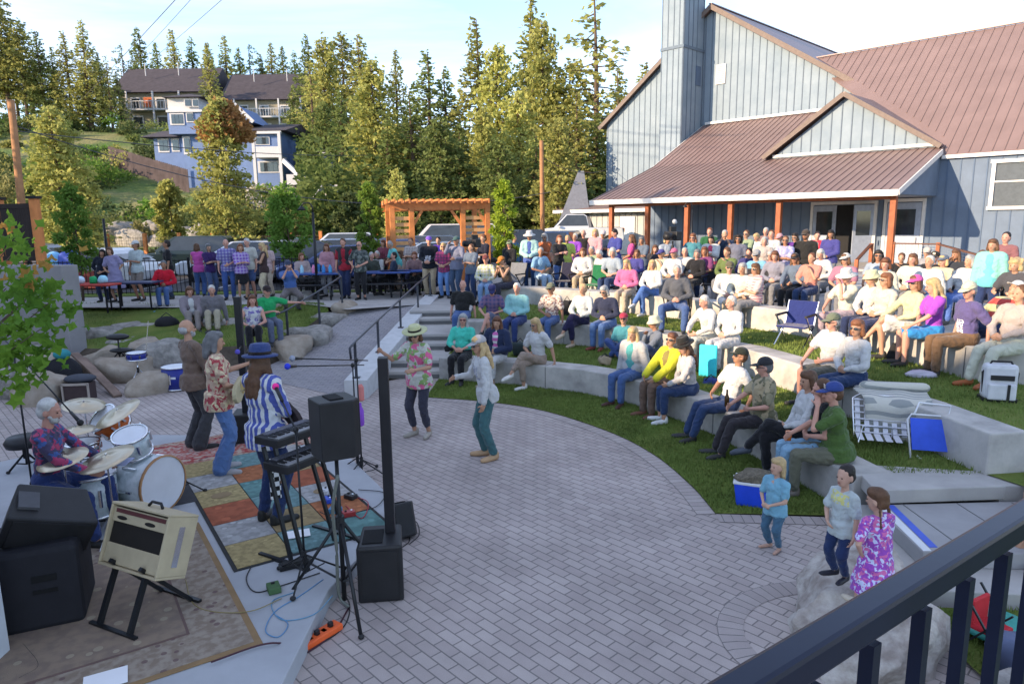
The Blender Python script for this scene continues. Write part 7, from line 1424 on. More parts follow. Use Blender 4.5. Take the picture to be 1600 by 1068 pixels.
t.scale = (.84, .84, .84); MB().prism([(-.36, -.22), (.36, -.22), (.28, .24), (-.28, .24)], 0, .36).build('cabinet', BLK, t, bev=.02); MB().box((0, -.225, .18), (.6, .012, .3)).build('grille', GRILL, t); MB().box((-.2, 0, .37), (.16, .2, .04)).build('bracket', mat('bracket', (.08, .08, .09)), t)
q = at(30, 745, .15); t = thing('round_stool', 'black round padded stool behind the tilted monitor speaker', 'stool', (q.x-.1, q.y+.3, .15)); MB().lathe([(.05, .3), (.2, .3), (.22, .36), (.18, .42), (.02, .43)], n=20).build('seat', BLK, t, True); tripod(t, 0, 0, 0, .3, .22, hub=.2)
# amplifier on its tilt back stand
AMP = mat('cream_tolex', (.42, .35, .23), rough=.75, var=.1, bump=.5, bscale=160, bdist=.001)
q = at(250, 985, .15); ax, ay = q.x-.22, q.y+.22
t = thing('amplifier', 'cream covered guitar amplifier tilted back on a black stand, seen from behind', 'amplifier', (ax, ay, .52), .0); t.rotation_euler = (-.38, .0, -.45)
for cc, sz in (((0, 0, .47), (.66, .27, .02)), ((0, 0, .01), (.66, .27, .02)), ((-.32, 0, .24), (.02, .27, .44)), ((.32, 0, .24), (.02, .27, .44)), ((0, .12, .24), (.62, .02, .44)), ((0, -.105, .39), (.62, .015, .11)), ((0, -.105, .10), (.62, .015, .15))): MB().box(cc, sz).build('cabinet_panel', AMP, t, bev=.006)
MB().box((0, 0, .25), (.6, .2, .2)).build('inside', mat('inside_dark', (.015, .012, .01)), t); MB().box((0, -.114, .42), (.56, .006, .03)).build('control_plate', mat('maroon_plate', (.10, .03, .03)), t)
for xx in (-.2, .12): MB().ell((xx, -.114, .37), (.06, .006, .015)).build('slot', mat('inside_dark', (.015, .012, .01)), t)
MB().box((.333, 0, .24), (.006, .05, .30)).build('side_strip', CHROME, t); MB().tube([(-.08, 0, .485), (-.05, 0, .52), (.05, 0, .52), (.08, 0, .485)], .012, 6).build('strap_handle', BLK, t, True)
t = thing('amp_stand', 'black folding stand under the cream amplifier', 'stand', (ax, ay, .15), -.45)
for xx in (-.17, .17): MB().bar((xx, -.26, .02), (xx, .02, .62), .035).build('leg', BLKM, t); MB().bar((xx, .28, .02), (xx, -.12, .48), .03).build('leg', BLKM, t)
for yy in (-.27, .29): MB().bar((-.26, yy, .02), (.26, yy, .02), .032).build('foot_bar', BLKM, t)
MB().bar((-.17, .1, .3), (.17, .1, .3), .025).build('cross_bar', BLKM, t)
# ---------------------------------------------------------------- drum kit
PEARL = mat('pearl_shell', (.42, .50, .52), rough=.25, nscale=7, bump=0, col2=(.68, .74, .78), c2thr=(.4, .6), spec=.6); HEADM = mat('drum_head', (.66, .68, .72), rough=.5, var=.05, bump=0); CYM = mat('cymbal_bronze', (.55, .47, .34), rough=.32, metal=.75, var=.12, nscale=3, bump=0); HOOP = mat('wood_hoop', (.42, .22, .10), rough=.5)
def drum(par, c_, r_, h, R=None, shell=PEARL, hoop=CHROME, nm='drum', lug=8):
    o = MB().lathe([(r_, -h/2), (r_, h/2)], c_, n=28, R=R).build(nm, shell, par, True)
    for s_ in (-1, 1): MB().lathe([(r_-.004, s_*h/2-.012), (r_+.012, s_*h/2-.012), (r_+.012, s_*h/2+.012), (r_-.004, s_*h/2+.012)], c_, n=28, R=R, cap=False).build('hoop', hoop, o, True); MB().lathe([(r_*.99, s_*(h/2+.002)-.001), (r_*.99, s_*(h/2+.002)+.001)], c_, n=28, R=R).build('drum_head', HEADM, o)
    for i in range(lug):
        a = 2*math.pi*i/lug; p = V((math.cos(a)*(r_+.012), math.sin(a)*(r_+.012), 0)); k = MB(); A = V(c_)+((R @ (p+V((0, 0, -h*.22)))) if R else p+V((0, 0, -h*.22))); B = V(c_)+((R @ (p+V((0, 0, h*.22)))) if R else p+V((0, 0, h*.22))); k.bar(A, B, .022); k.build('lug', CHROME, o)
    return o
kit = thing('drum_kit', 'white pearl drum kit with bronze cymbals and one orange inside tom', 'drum kit', (0, 0, 0))
bdir = V((.86, -.30, 0)).normalized(); Rb = bdir.to_track_quat('Z', 'Y').to_matrix(); bc = at(232, 752, .48)
drum(kit, bc, .29, .40, Rb, hoop=HOOP, nm='bass_drum')
fc = at(147, 770, .50); drum(kit, fc, .21, .40, nm='floor_tom')
for i in range(3): a = i*2.1; MB().cyl((fc.x+.23*math.cos(a), fc.y+.23*math.sin(a), .16), (fc.x+.23*math.cos(a), fc.y+.23*math.sin(a), .6), .008).build('floor_tom_leg', CHROME, kit)
tc_ = at(207, 692, .93); drum(kit, tc_, .165, .22, Matrix.Rotation(.35, 3, 'X'), nm='rack_tom')
oc = at(172, 660, .93); o = drum(kit, oc, .17, .22, Matrix.Rotation(.7, 3, 'X') @ Matrix.Rotation(-.4, 3, 'Y'), mat('orange_tom', (.62, .14, .03), rough=.35), nm='rack_tom')
sc_ = at(128, 700, .72); drum(kit, sc_, .175, .14, shell=CHROME, nm='snare')
def cymbal(px, py, z, r_, tx, ty, hy=None):
    p = at(px, py, z); R = Matrix.Rotation(tx, 3, 'X') @ Matrix.Rotation(ty, 3, 'Y'); st = thing('x', 'x y z w', 'x') if False else None
    MB().lathe([(.001, .03), (.03, .028), (.045, .012), (r_*.6, .004), (r_, -.006), (r_, -.008), (.045, .009), (.001, .025)], p, n=32, R=R).build('cymbal', CYM, kit, True); MB().cyl(p+V((0, 0, .05)), (p.x, p.y+.02, .3), .009).build('cymbal_pole', CHROME, kit)
    for i in range(3): a = i*2.1+px; MB().bar((p.x, p.y+.02, .45), (p.x+.26*math.cos(a), p.y+.26*math.sin(a), .17), .014).build('cymbal_leg', CHROME, kit)
cymbal(131, 632, 1.15, .22, .12, .18); cymbal(184, 645, 1.12, .25, .35, -.35); cymbal(119, 671, .98, .19, .05, 0); cymbal(98, 716, 1.0, .22, .22, -.12); cymbal(166, 716, .98, .25, .22, -.2)
MB().cyl(bc+V((0, 0, .2)), bc+V((-.08, .1, .62)), .012).build('tom_mount', CHROME, kit); MB().bar(tc_+V((.05, 0, -.1)), bc+V((0, 0, .3)), .02).build('tom_mount', CHROME, kit)
q = at(110, 722, .95); t = thing('sheet_music', 'pale blue sheets of music lying beside the ride cymbal', 'paper', (q.x+.15, q.y, .92)); MB().box((0, 0, 0), (.3, .22, .004), .4).build('sheet', mat('bluish_paper', (.45, .5, .75)), t); MB().box((.22, .06, .006), (.3, .22, .004), .1).build('sheet', mat('bluish_paper', (.45, .5, .75)), t)
p = at(82, 760, .15); p = V((-5.15, 7.55, .15)); t = thing('drum_throne', 'black drum throne under the drummer', 'stool'); q0 = [o for o in COL.objects if o.get('label', '').startswith('white haired bearded drummer')][0].location; MB().lathe([(.03, .44), (.17, .44), (.18, .5), (.15, .53), (.02, .54)], (q0.x, q0.y, .15), n=18).build('seat', BLK, t, True); tripod(t, q0.x, q0.y, .15, .45, .26, hub=.28)
q = at(98, 800, .15); t = thing('equipment_case', 'black hardware case standing between the drummer and the tilted monitor', 'case', (q.x, q.y+.05, .15), .45); MB().box((0, 0, .21), (.52, .3, .42)).build('case_body', mat('black_cover', (.015, .015, .02)), t, bev=.02); MB().box((0, -.152, .3), (.14, .01, .04)).build('latch', CHROME, t); MB().box((0, 0, .425), (.5, .02, .01)).build('seam', CHROME, t)
q = at(95, 768, .6); tag(MB().box((0, 0, 0), (.2, .02, .16)).build('music_sheet', mat('bluish_paper', (.45, .5, .75)), None, loc=(q.x, q.y+.02, .66), rz=.3), 'small pale blue sheet propped on the black hardware case', 'paper')
# ---------------------------------------------------------------- microphones, stands, keyboards
def micstand(label, bx, by, g, h, tip, ball, n0=0, rb=.03):
    t = thing('microphone_stand', label, 'microphone stand', group='boom microphone stands'); tripod(t, bx, by, g, h, .33, r0=.011, n0=n0, hub=.22); top = V((bx, by, g+h)); tip = V(tip); back = top-(tip-top)*.25
    MB().tube([back, tip], .008, 6).build('boom', BLKM, t, True); MB().ell(top, (.025, .025, .03)).build('clutch', BLK, t, True); d = (tip-top).normalized(); m = MB().cyl(tip-d*.02, tip+d*.15, .014, .018).build('microphone', BLK, t, True); MB().ell(tip+d*.17, (rb, rb, rb*1.05)).build('windscreen', ball, m, True); return t
foam = lambda n, cc: mat('foam_'+n, cc, rough=.9, bump=.5, bscale=100)
q = at(560, 742, 0); micstand('boom microphone stand with a royal blue foam ball in front of the striped shirt', q.x, q.y, 0, 1.42, tuple(atd(461, 572, 6.9)), foam('blue', (.03, .05, .55)), 1.)
q = at(575, 748, 0); micstand('boom microphone stand with a grey ball above the blue one', q.x-.08, q.y+.05, 0, 1.5, tuple(atd(470, 560, 7.1)), foam('grey', (.25, .27, .34)), 2.)
q = at(478, 905, .15); micstand('boom microphone stand with a hot pink foam ball behind the striped shirt', q.x, q.y, .15, 1.33, tuple(atd(440, 624, 5.9)), foam('pink', (.85, .04, .28)), .5)
q = at(385, 690, .15); micstand('microphone stand with a violet foam ball before the flower shirt', q.x, q.y+.1, .15, 1.35, tuple(atd(372, 548, 8.4)), foam('violet', (.10, .08, .40)), .3)
q = at(60, 800, .15); micstand('long boom stand reaching over the drums from the white wall', q.x-.1, q.y+.1, .15, 1.75, tuple(atd(112, 645, 6.6)), BLK, .3)
q = at(272, 772, .15); t = micstand('low microphone stand in front of the bass drum', q.x, q.y, .15, .32, (q.x-.25, q.y+.05, .42), BLK, .2)
# keyboards
kx = at(485, 860, .15); KB = thing('keyboard_rack', 'two tier black keyboard stand with synthesisers left of the loudspeaker', 'keyboard', (kx.x, kx.y+.05, .15), 1.05)
for z, w_, y_ in ((.90, .72, 0), (1.10, .62, .15)):
    o = MB().box((0, y_, z), (w_, .30, .075)).build('keyboard', BLK, KB, bev=.01); MB().box((0, y_-.07, z+.04), (w_*.92, .13, .012)).build('white_keys', mat('keys', (.22, .22, .23), rough=.4), o); k = MB()
    for i in range(26): 
        if i % 7 not in (2, 6): k.box((-w_*.45+w_*.9*i/26, y_-.045, z+.05), (.012, .08, .014))
    k.build('black_keys', BLK, o); MB().box((0, y_+.09, z+.04), (w_*.8, .08, .012)).build('control_panel', mat('panel', (.10, .10, .12), var=.5, nscale=60), o)
for xx in (-.33, -.2, .2, .33): MB().bar((xx, -.1, .0), (xx*.9, .2, 1.05), .03).build('stand_leg', BLKM, KB)
for xx in (-.33, .33): MB().bar((xx, -.3, .015), (xx, .32, .015), .035).build('stand_foot', BLKM, KB)
q = V((kx.x-.1, kx.y+.25, 1.1)); t = thing('checked_cloth', 'black and white checked scarf hanging from the keyboard stand', 'cloth', (kx.x-.42, kx.y+.1, 0), .6)
ck = mat('checks', (.7, .7, .7)); N, L, bb = nodes(ck); x = N.new('ShaderNodeTexChecker'); x.inputs['Scale'].default_value = 22; x.inputs['Color1'].default_value = (.7, .7, .72, 1); x.inputs['Color2'].default_value = (.01, .01, .01, 1); tcc = N.new('ShaderNodeTexCoord'); L.new(tcc.outputs['Object'], x.inputs['Vector']); L.new(x.outputs[0], bb.inputs['Base Color'])
MB().box((.1, 0, .80), (.10, .03, .40)).build('scarf', ck, t, bev=.01)
# guitars
def guitar(label, c_, d, up_, col, m_edge, L_=.62):
    t = thing('guitar', label, 'guitar'); c_ = V(c_); d = V(d).normalized(); n = V(up_).normalized(); n = (n-d*n.dot(d)).normalized(); s_ = d.cross(n); out = []
    for i in range(24): a = 2*math.pi*i/24; rr = .15+.045*math.cos(2*a)-.012*math.cos(a); out.append((rr*1.25*math.cos(a), rr*.98*math.sin(a)))
    vs = [c_+d*x+s_*y+n*(-.025) for x, y in out]+[c_+d*x+s_*y+n*.025 for x, y in out]; N_ = 24
    MB().add(vs, [tuple(range(N_-1, -1, -1)), tuple(range(N_, 2*N_))]+[(i, (i+1) % N_, N_+(i+1) % N_, N_+i) for i in range(N_)]).build('body', mat(*m_edge), t, bev=.008)
    MB().bar(c_+d*.15+n*.03, c_+d*(.15+L_)+n*.03, .045, .022).build('neck', HOOP, t); MB().bar(c_+d*(.15+L_)+n*.03, c_+d*(.32+L_)+n*.02, .075, .018).build('headstock', col, t); MB().box(tuple(c_+n*.03+d*-.05), (.06, .06, .012)).build('bridge', CHROME, t)
    MB().ell(c_+n*.026+d*.05, (.09, .09, .006), Matrix((d, s_, n)).transposed()).build('pickguard', col, t, True)
def guy(s): return [o for o in COL.objects if o.get('label', '').startswith(s)][0]
def gt(lbp, label, col, edge, zc, tilt=.28):
    o = guy(lbp); rz = o.rotation_euler.z; R = Matrix.Rotation(rz, 3, 'Z'); c_ = V(o.location)+R @ V((-.10, -.24, zc)); guitar(label, c_, R @ V((.93, -.25, tilt)), R @ V((0, -1, .15)), col, edge)
gt('grey haired guitarist', 'guitar with a mottled golden body held by the flower shirt guitarist', mat('gold_guard', (.35, .26, .10), var=.4, nscale=30), ('gold_guitar', (.42, .36, .22)), 1.05)
gt('guitarist in blue hat', 'dark guitar held by the striped shirt guitarist', BLK, ('black_guitar', (.03, .02, .02)), 1.08, .35)
gt('bald bearded musician', 'red bass guitar held by the bald musician', BLK, ('red_guitar', (.35, .03, .02)), 1.02)
# guitar straps follow the backs
# pedals, papers, power strip, cables
def small(nm, label, cat, px, py, h, size, rz, m, parts=(), g=None):
    q = at(px, py, h); t = thing(nm, label, cat, (q.x, q.y, h), rz, g); MB().box((0, 0, size[2]/2), size).build('case', m, t, bev=.006)
    for pn, cc, sz, mm in parts: MB().box(cc, sz).build(pn, mm, t, bev=.002)
    return t
for i, (px, py, cc, lb_) in enumerate(((508, 770, (.5, .5, .52), 'silver effects pedal behind the keyboard stand'), (515, 783, (.03, .08, .5), 'royal blue effects pedal at the foot of the keyboard stand'), (548, 778, (.03, .03, .03), 'black effects pedal right of the blue pedal'), (524, 800, (.05, .18, .35), 'teal effects pedal in front of the blue pedal'), (545, 805, (.35, .04, .04), 'red effects pedal beside the loudspeaker stand'))):
    small('effects_pedal', lb_, 'pedal', px, py, .165, (.09, .13, .05), i*.5, mat('pedal_%d' % i, cc, rough=.4), [('knob', (0, .03, .055), (.02, .02, .015), BLK), ('footswitch', (0, -.03, .055), (.02, .02, .012), CHROME)], 'effects pedals')
small('effects_pedal', 'small green pedal lying on the pale slab in front of the rug', 'pedal', 428, 922, .152, (.1, .14, .05), .5, mat('pedal_green', (.06, .12, .05)), [('knob', (0, .03, .055), (.03, .02, .015), BLK)])
small('sustain_pedal', 'black foot pedal on the dark edge of the patchwork rug', 'pedal', 462, 884, .152, (.28, .09, .045), .5, BLK, [('treadle', (0, 0, .05), (.22, .06, .012), mat('rubber', (.03, .03, .03)))])
ORG = mat('orange_plastic', (.75, .12, .03), rough=.45)
q = at(496, 1000, .0); t = thing('power_strip', 'bright orange power strip with plugged cables at the slab corner', 'power strip', (q.x, q.y, .01), .95); MB().box((0, 0, .02), (.42, .11, .05)).build('case', ORG, t, bev=.008)
for i in range(5): MB().box((-.13+.065*i, 0, .042), (.035, .045, .006)).build('socket', mat('socket_dark', (.08, .02, .01)), t)
for i in (0, 2, 4): MB().box((-.13+.065*i, .0, .06), (.04, .03, .04)).build('plug', BLK, t, bev=.005)
for px, py, h, w_, lb_, rz in ((165, 1062, .165, (.26, .2), 'white sheet of paper at the bottom edge on the beige rug', .5), (466, 834, .17, (.22, .17), 'white sheet of paper beside the striped shirt guitarist\'s boots', .35)):
    q = at(px, py, h); o = MB().box((0, 0, 0), (*w_, .003)).build('paper_sheet', PAPER, None, loc=(q.x, q.y, h+.006), rz=rz); tag(o, lb_, 'paper')
def cable(label, pts, h, col=(.02, .02, .022), r_=.005, wob=.03, hs=None):
    r = random.Random(len(label)+pts[0][0]); P_ = []
    for i, p in enumerate(pts):
        hh = h if len(p) < 3 else p[2]; P_.append(at(p[0], p[1], hh)+V((0, 0, r_)))
    C_ = catmull(P_, 7); tag(MB().tube([tuple(q) for q in C_], r_, 5).build('cable', mat('cable_%.2f_%.2f_%.2f' % col, col, rough=.5, bump=0), None, True), label, 'cable', 'stage cables')
cable('black cable running from the rug edge across the pale slab', [(395, 880), (385, 905), (400, 925), (440, 915), (500, 895)], .152)
cable('thin pale blue cable looping on the pale slab', [(505, 905), (470, 930), (430, 955), (415, 985), (435, 995), (450, 975), (430, 960)], .152, (.10, .25, .45), .004)
cable('second pale blue cable curling beside the orange power strip', [(520, 930), (490, 960), (440, 968), (425, 940), (460, 925)], .152, (.12, .28, .42), .004)
cable('dark red and black cables leaving the rug corner towards the power strip', [(330, 1035, .17), (400, 1010, .165), (435, 1005, .155), (455, 1012, .01), (475, 1022, .0), (520, 990, 0), (545, 950, 0)], .0, (.06, .02, .03), .007)
cable('black cable from the power strip around the speaker tripod', [(480, 1000, .02), (510, 1000), (540, 975), (545, 940), (520, 915), (500, 930)], .0)
cable('black cable loop right of the floor monitor', [(640, 850), (655, 835), (650, 815), (635, 825), (640, 845), (620, 860)], .0)
cable('tan cable crossing from the amplifier to the slab', [(290, 905, .16), (300, 940, .16), (330, 955, .16), (390, 955, .165), (440, 935, .155)], .16, (.25, .20, .08), .004)
cable('black cable tangle along the white wall', [(15, 880, .3), (22, 930, .2), (15, 980), (40, 1010), (60, 1040), (30, 1060)], .16)
cable('dark cable winding between the pedals', [(500, 800), (530, 812), (560, 800), (590, 790), (600, 770), (560, 765)], .16, (.03, .03, .03))
cable('grey cable bundle hanging down the loudspeaker tripod', [(528, 745, 1.25), (520, 800, .95), (526, 860, .55), (530, 930, .1), (545, 950, .01)], .0, (.14, .15, .13), .014)
cable('pink red cable behind the pedals', [(540, 790), (565, 810), (575, 785), (550, 775)], .165, (.4, .03, .05), .005)
# tote hanging on the mic stand
q = at(575, 735, 0); t = thing('hanging_bottles', 'pink and violet drinks holder hanging on the microphone stand', 'bottle', (q.x-.06, q.y, 0)); MB().lathe([(.03, .60), (.045, .62), (.045, .8), (.02, .86), (.02, .9)], n=12).build('bottle', mat('violet_plastic', (.25, .08, .5)), t, True); MB().lathe([(.035, .93), (.04, .95), (.04, 1.1), (.02, 1.14)], (.02, 0, 0), n=12).build('cup', mat('salmon', (.6, .2, .18)), t, True)
# ---------------------------------------------------------------- things by the rocks, behind the band
q = at(271, 611, 0); t = thing('blue_bass_drum', 'blue drum with white head standing on the pavers behind the bald musician', 'drum', (q.x, q.y+.2, 0)); drum(t, (0, 0, .24), .27, .42, shell=mat('blue_shell', (.02, .03, .22), rough=.3), nm='shell')
MB().box((.02, -.273, .27), (.16, .006, .04)).build('lettering', WHITE, t)
q = at(218, 600, 0); t = thing('snare_on_stand', 'small blue drum on a chrome tripod stand before the boulders', 'drum', (q.x, q.y, 0)); drum(t, (0, 0, .58), .18, .14, shell=mat('blue_shell', (.02, .03, .22)), nm='shell'); tripod(t, 0, 0, 0, .5, .28, CHROME, .011, .4, .3); MB().cyl((.12, .1, .5), (.2, .2, 1.25), .008).build('rod', CHROME, t)
q = at(178, 590, 0); t = thing('black_stool', 'black round topped percussion seat on a stand above the boulders', 'stool', (q.x, q.y+.3, .2)); MB().ell((0, 0, .62), (.24, .17, .07)).build('seat', BLK, t, True); MB().ell((.1, -.1, .35), (.24, .16, .05)).build('lower_pad', BLK, t, True); tripod(t, 0, 0, 0, .58, .28, hub=.3)
q = at(97, 612, 0); t = thing('drum_bag', 'large round black drum bag leaning on the boulders with a teal bag on top', 'bag', (q.x, q.y+.1, 0), .2); MB().lathe([(.03, -.13), (.3, -.12), (.33, 0), (.3, .12), (.03, .13)], (0, 0, .34), n=24, R=Matrix.Rotation(1.35, 3, 'X')).build('case', mat('black_nylon', (.014, .014, .018), rough=.8, bump=.4, bscale=20, bdist=.008), t, True); MB().ell((.02, 0, .72), (.16, .12, .1)).build('pouch', mat('teal_nylon', (.03, .22, .25)), t, True)
q = at(127, 625, 0); t = thing('wooden_box_frame', 'small white framed crate with dark front beside the black drum bag', 'crate', (q.x, q.y, 0), .1); MB().box((0, 0, .17), (.42, .3, .32)).build('box', mat('dark_wood', (.06, .04, .04)), t)
for cc, sz in (((0, -.16, .33), (.46, .03, .04)), ((-.22, -.16, .17), (.03, .03, .34)), ((.22, -.16, .17), (.03, .03, .34))): MB().box(cc, sz).build('frame', mat('beige_frame', (.35, .3, .26)), t)
MB().ell((.0, .05, .40), (.28, .2, .08)).build('folded_cloth', mat('slate_cloth', (.05, .055, .07)), t, True)
WDK = mat('driftwood', (.20, .14, .11), rough=.85, var=.3, nscale=3, bump=.4, bscale=20)
for i, (a, b, lb_) in enumerate((((116, 552, .62), (180, 612, .03), 'upper leaning brown plank before the boulders'), ((128, 560, .5), (184, 618, .03), 'lower leaning brown plank before the boulders'))): tag(MB().bar(at(*a), at(*b), .15, .05).build('plank', WDK, None, bev=.008), lb_, 'plank', 'two leaning planks')
t = thing('shoulder_bag', 'black bag lying on the flat slab in the left lawn', 'bag', tuple(at(262, 514, .56)), .2); MB().ell((0, 0, .14), (.3, .2, .19)).build('bag_body', mat('black_nylon', (.014, .014, .018)), t, True); MB().tube([(-.2, 0, .25), (0, 0, .42), (.2, 0, .25)], .012).build('strap', BLK, t, True)
for px, py, cc, lb_ in ((165, 492, (.05, .07, .22), 'navy bag under the party table'), (232, 485, (.05, .08, .22), 'navy bundle at the red jacket person\'s feet'), (247, 497, (.08, .30, .7), 'bright blue pouch on the flat stone')): q = at(px, py, .62); tag(rock(q.x, q.y, .72, .14, .1, .1, px, 0, 2, mat('bag_%d' % px, cc, rough=.8), 'bag'), lb_, 'bag')
# party table with bags
def table(label, x, y, g, w_, d_, rz, cm, h=.74, legs=BLKM):
    t = thing('folding_table', label, 'table', (x, y, g), rz, None); MB().box((0, 0, h), (w_, d_, .045)).build('tabletop', cm, t, bev=.01)
    for sx in (-1, 1):
        for sy in (-1, 1): MB().bar((sx*w_*.42, sy*d_*.38, 0), (sx*w_*.42, sy*d_*.38, h-.02), .035).build('leg', legs, t)
    return t
q = atd(118, 350, 18.3); table('party table with red cover and bags on the left lawn', q.x, q.y, .85, 1.9, .75, -.05, mat('red_cover', (.42, .05, .04), rough=.7)); MB().box((0, 0, 0), (1.86, .02, .3)).build
for dx, z_, sz, cc, lb_, nm in ((-.75, .14, (.22, .16, .22), (.03, .02, .03), 'dark stuffed bag at the left end of the party table', 'bag'), (-.45, .12, (.16, .14, .2), (.35, .36, .4), 'grey and white bag on the party table', 'bag'), (-.1, .09, (.22, .12, .12), (.5, .62, .75), 'pale blue plastic bag on the party table', 'bag'), (.3, .08, (.13, .12, .12), (.02, .35, .12), 'green gift bag on the party table', 'bag'), (.55, .1, (.15, .12, .13), (.35, .65, .8), 'sky blue gift bag at the right end of the party table', 'bag')):
    tag(rock(q.x+dx, q.y, 1.62+z_, sz[0]*.8, sz[1]*.8, sz[2]*.8, int(dx*50), 0, 2, mat('bag_%.2f' % dx, cc, rough=.7), nm), lb_, 'bag', 'bags on the party table')
q2_ = atd(200, 350, 18.8); table('dark blue topped table left of the red jacket person', q2_.x, q2_.y, .85, 1.3, .7, 0, mat('navy_top', (.03, .035, .09), rough=.5))
q2_ = atd(95, 395, 24.5); t = thing('blue_bundle', 'blue and pale blue tarpaulin bundle beyond the orange post', 'bundle', (q2_.x, q2_.y, 1.6)); MB().ell((-.25, 0, .28), (.3, .3, .38)).build('bundle', mat('pale_tarp', (.2, .45, .7)), t, True); MB().ell((.3, 0, .3), (.42, .3, .42)).build('bundle', mat('blue_tarp', (.10, .14, .5)), t, True); MB().box((.1, .1, -.35), (2.4, .5, .6)).build('brick_base', mat('red_brick', (.25, .06, .05)), t)
# picnic tables
def picnic(label, px, d_, rz):
    q = atd(px, 350, d_); t = thing('picnic_table', label, 'picnic table', (q.x, q.y, .9), rz, 'blue topped picnic tables'); bt = mat('blue_top', (.03, .07, .25), rough=.4)
    MB().box((0, 0, .74), (1.7, .75, .05)).build('tabletop', bt, t, bev=.02)
    for sy in (-1, 1): MB().box((0, sy*.68, .44), (1.6, .26, .04)).build('bench', BLKM, t, bev=.01)
    for sx in (-1, 1): MB().tube([(sx*.6, -.75, .02), (sx*.6, -.55, .44), (sx*.6, 0, .70), (sx*.6, .55, .44), (sx*.6, .75, .02)], .03).build('frame', BLKM, t, True)
    return q
pq = picnic('picnic table with bright bottles between the phone man and the maroon shirt', 487, 20.6, .05)
for dx, cc, lb_ in ((-.35, (.35, .62, .75), 'pale cyan cup on the left picnic table'), (.0, (.75, .25, .45), 'pink bottle on the left picnic table'), (.3, (.05, .25, .6), 'blue bottle on the left picnic table'), (.5, (.08, .35, .65), 'second blue bottle on the left picnic table')):
    tag(MB().lathe([(.05, 0), (.055, .02), (.055, .16), (.03, .2), (.03, .24)], n=12).build('bottle', mat('btl_%.2f' % dx, cc, rough=.3), None, True, loc=(pq.x+dx, pq.y-.1, 1.665)), lb_, 'bottle', 'bottles on the picnic table')
picnic('picnic table crowded with people left of the purple cap', 595, 20.8, .05); picnic('picnic table end right behind the walking couple', 633, 21.2, .3)
# ---------------------------------------------------------------- cameras on tripods
def camtripod(label, px, d_, g, h, big=1.):
    q = atd(px, 350, d_); t = thing('video_camera', label, 'video camera', (q.x, q.y, g)); tripod(t, 0, 0, 0, h, .5, BLKM, .022, .3, h-.15); MB().box((0, 0, h+.14), (.16*big, .42*big, .2*big), .5).build('camera_body', BLK, t, bev=.02); MB().cyl((-.1, -.18*big, h+.14), (-.28, -.36*big, h+.14), .07*big, .08*big, 14).build('lens', BLK, t, True)
    MB().box((.0, .05, h+.32), (.2, .08, .14), .5).build('viewfinder', BLK, t, bev=.01); return t, q
camtripod('professional video camera on a tripod beside the pergola screen', 741, 20.6, .9, 1.45, 1.2)
t, q = camtripod('large video camera on a tripod in front of the porch', 1052, 18.4, 1.05, 1.5, 1.2); MB().cyl((.02, -.1, 2.0), (-.05, -.35, 2.02), .06).build('microphone', mat('fluffy_grey', (.35, .38, .42), bump=1, bscale=60), t, True)
# ---------------------------------------------------------------- camp chairs and bags in the audience
def campchair(label, x, y, g, rz, col, fr=CHROME, sh=.42, bh=.45, w_=.52):
    t = thing('camp_chair', label, 'chair', (x, y, g), rz, 'folding camp chairs'); cm = cloth(col)
    MB().box((0, 0, sh), (w_, .44, .03)).build('seat', cm, t, bev=.01); MB().hexa([(-w_/2, .2, sh), (w_/2, .2, sh), (w_/2, .23, sh), (-w_/2, .23, sh), (-w_/2, .34, sh+bh), (w_/2, .34, sh+bh), (w_/2, .37, sh+bh), (-w_/2, .37, sh+bh)]).build('backrest', cm, t, bev=.01)
    for sx in (-1, 1): MB().bar((sx*w_/2, -.25, 0), (sx*w_/2, .25, sh+.02), .022).build('leg', fr, t); MB().bar((sx*w_/2, .28, 0), (sx*w_/2, -.22, sh+.2), .022).build('leg', fr, t); MB().bar((sx*w_/2, -.24, sh+.2), (sx*w_/2, .28, sh+.2), .035).build('armrest', BLK, t); MB().bar((sx*w_/2, .2, sh), (sx*w_/2, .36, sh+bh), .024).build('back_frame', fr, t)
    return t
def aud(px, py, h): q = at(px, py, h); return q
q = aud(1232, 538, .885); campchair('empty blue and black folding chair on the sunlit second terrace', q.x+.1, q.y, .885, -.75, (.02, .03, .13), CHROME, .34, .42)
q = aud(1062, 512, .885); campchair('black folding chair under the man in the charcoal sweater', q.x, q.y+.25, .885, -.4, (.02, .02, .02), BLKM, .42)
for px, d_, cc, lb_ in ((932, 18.0, (.015, .12, .05), 'green camp chair behind the pale lilac top'), (1120, 17.6, (.02, .02, .03), 'black camp chair beside the white jacket woman'), (882, 19.2, (.02, .02, .04), 'navy camp chair left of the pale lilac top'), (1540, 13.6, (.04, .04, .06), 'dark camp chair beside the mint cardigan'), (800, 19.4, (.15, .16, .18), 'grey camp chair behind the orange cap'), (1480, 14.4, (.03, .03, .04), 'dark camp chair under the man in the black cap'), (1180, 15.9, (.03, .03, .035), 'dark camp chair left of the pink cooler bag')):
    q = atd(px, 350, d_); campchair(lb_, q.x, q.y, 1.05, -.6, cc, BLKM, .40, .5)
def softbag(label, px, py, h, sz, cc, nm='bag', rz=0, strap=True):
    q = at(px, py, h); t = thing(nm, label, 'bag', (q.x, q.y, h), rz); o = rock(0, 0, sz[2]*.8, sz[0]*.8, sz[1]*.8, sz[2]*.9, px, 0, 3, mat('softbag_%.2f_%.2f_%.2f' % cc, cc, rough=.8, bump=.5, bscale=18, bdist=.008), 'bag_body'); o.parent = t
    if strap: MB().tube([(-sz[0]*.6, 0, sz[2]*1.5), (0, 0, sz[2]*2.3), (sz[0]*.6, 0, sz[2]*1.5)], .01).build('strap', BLK, t, True)
    return t
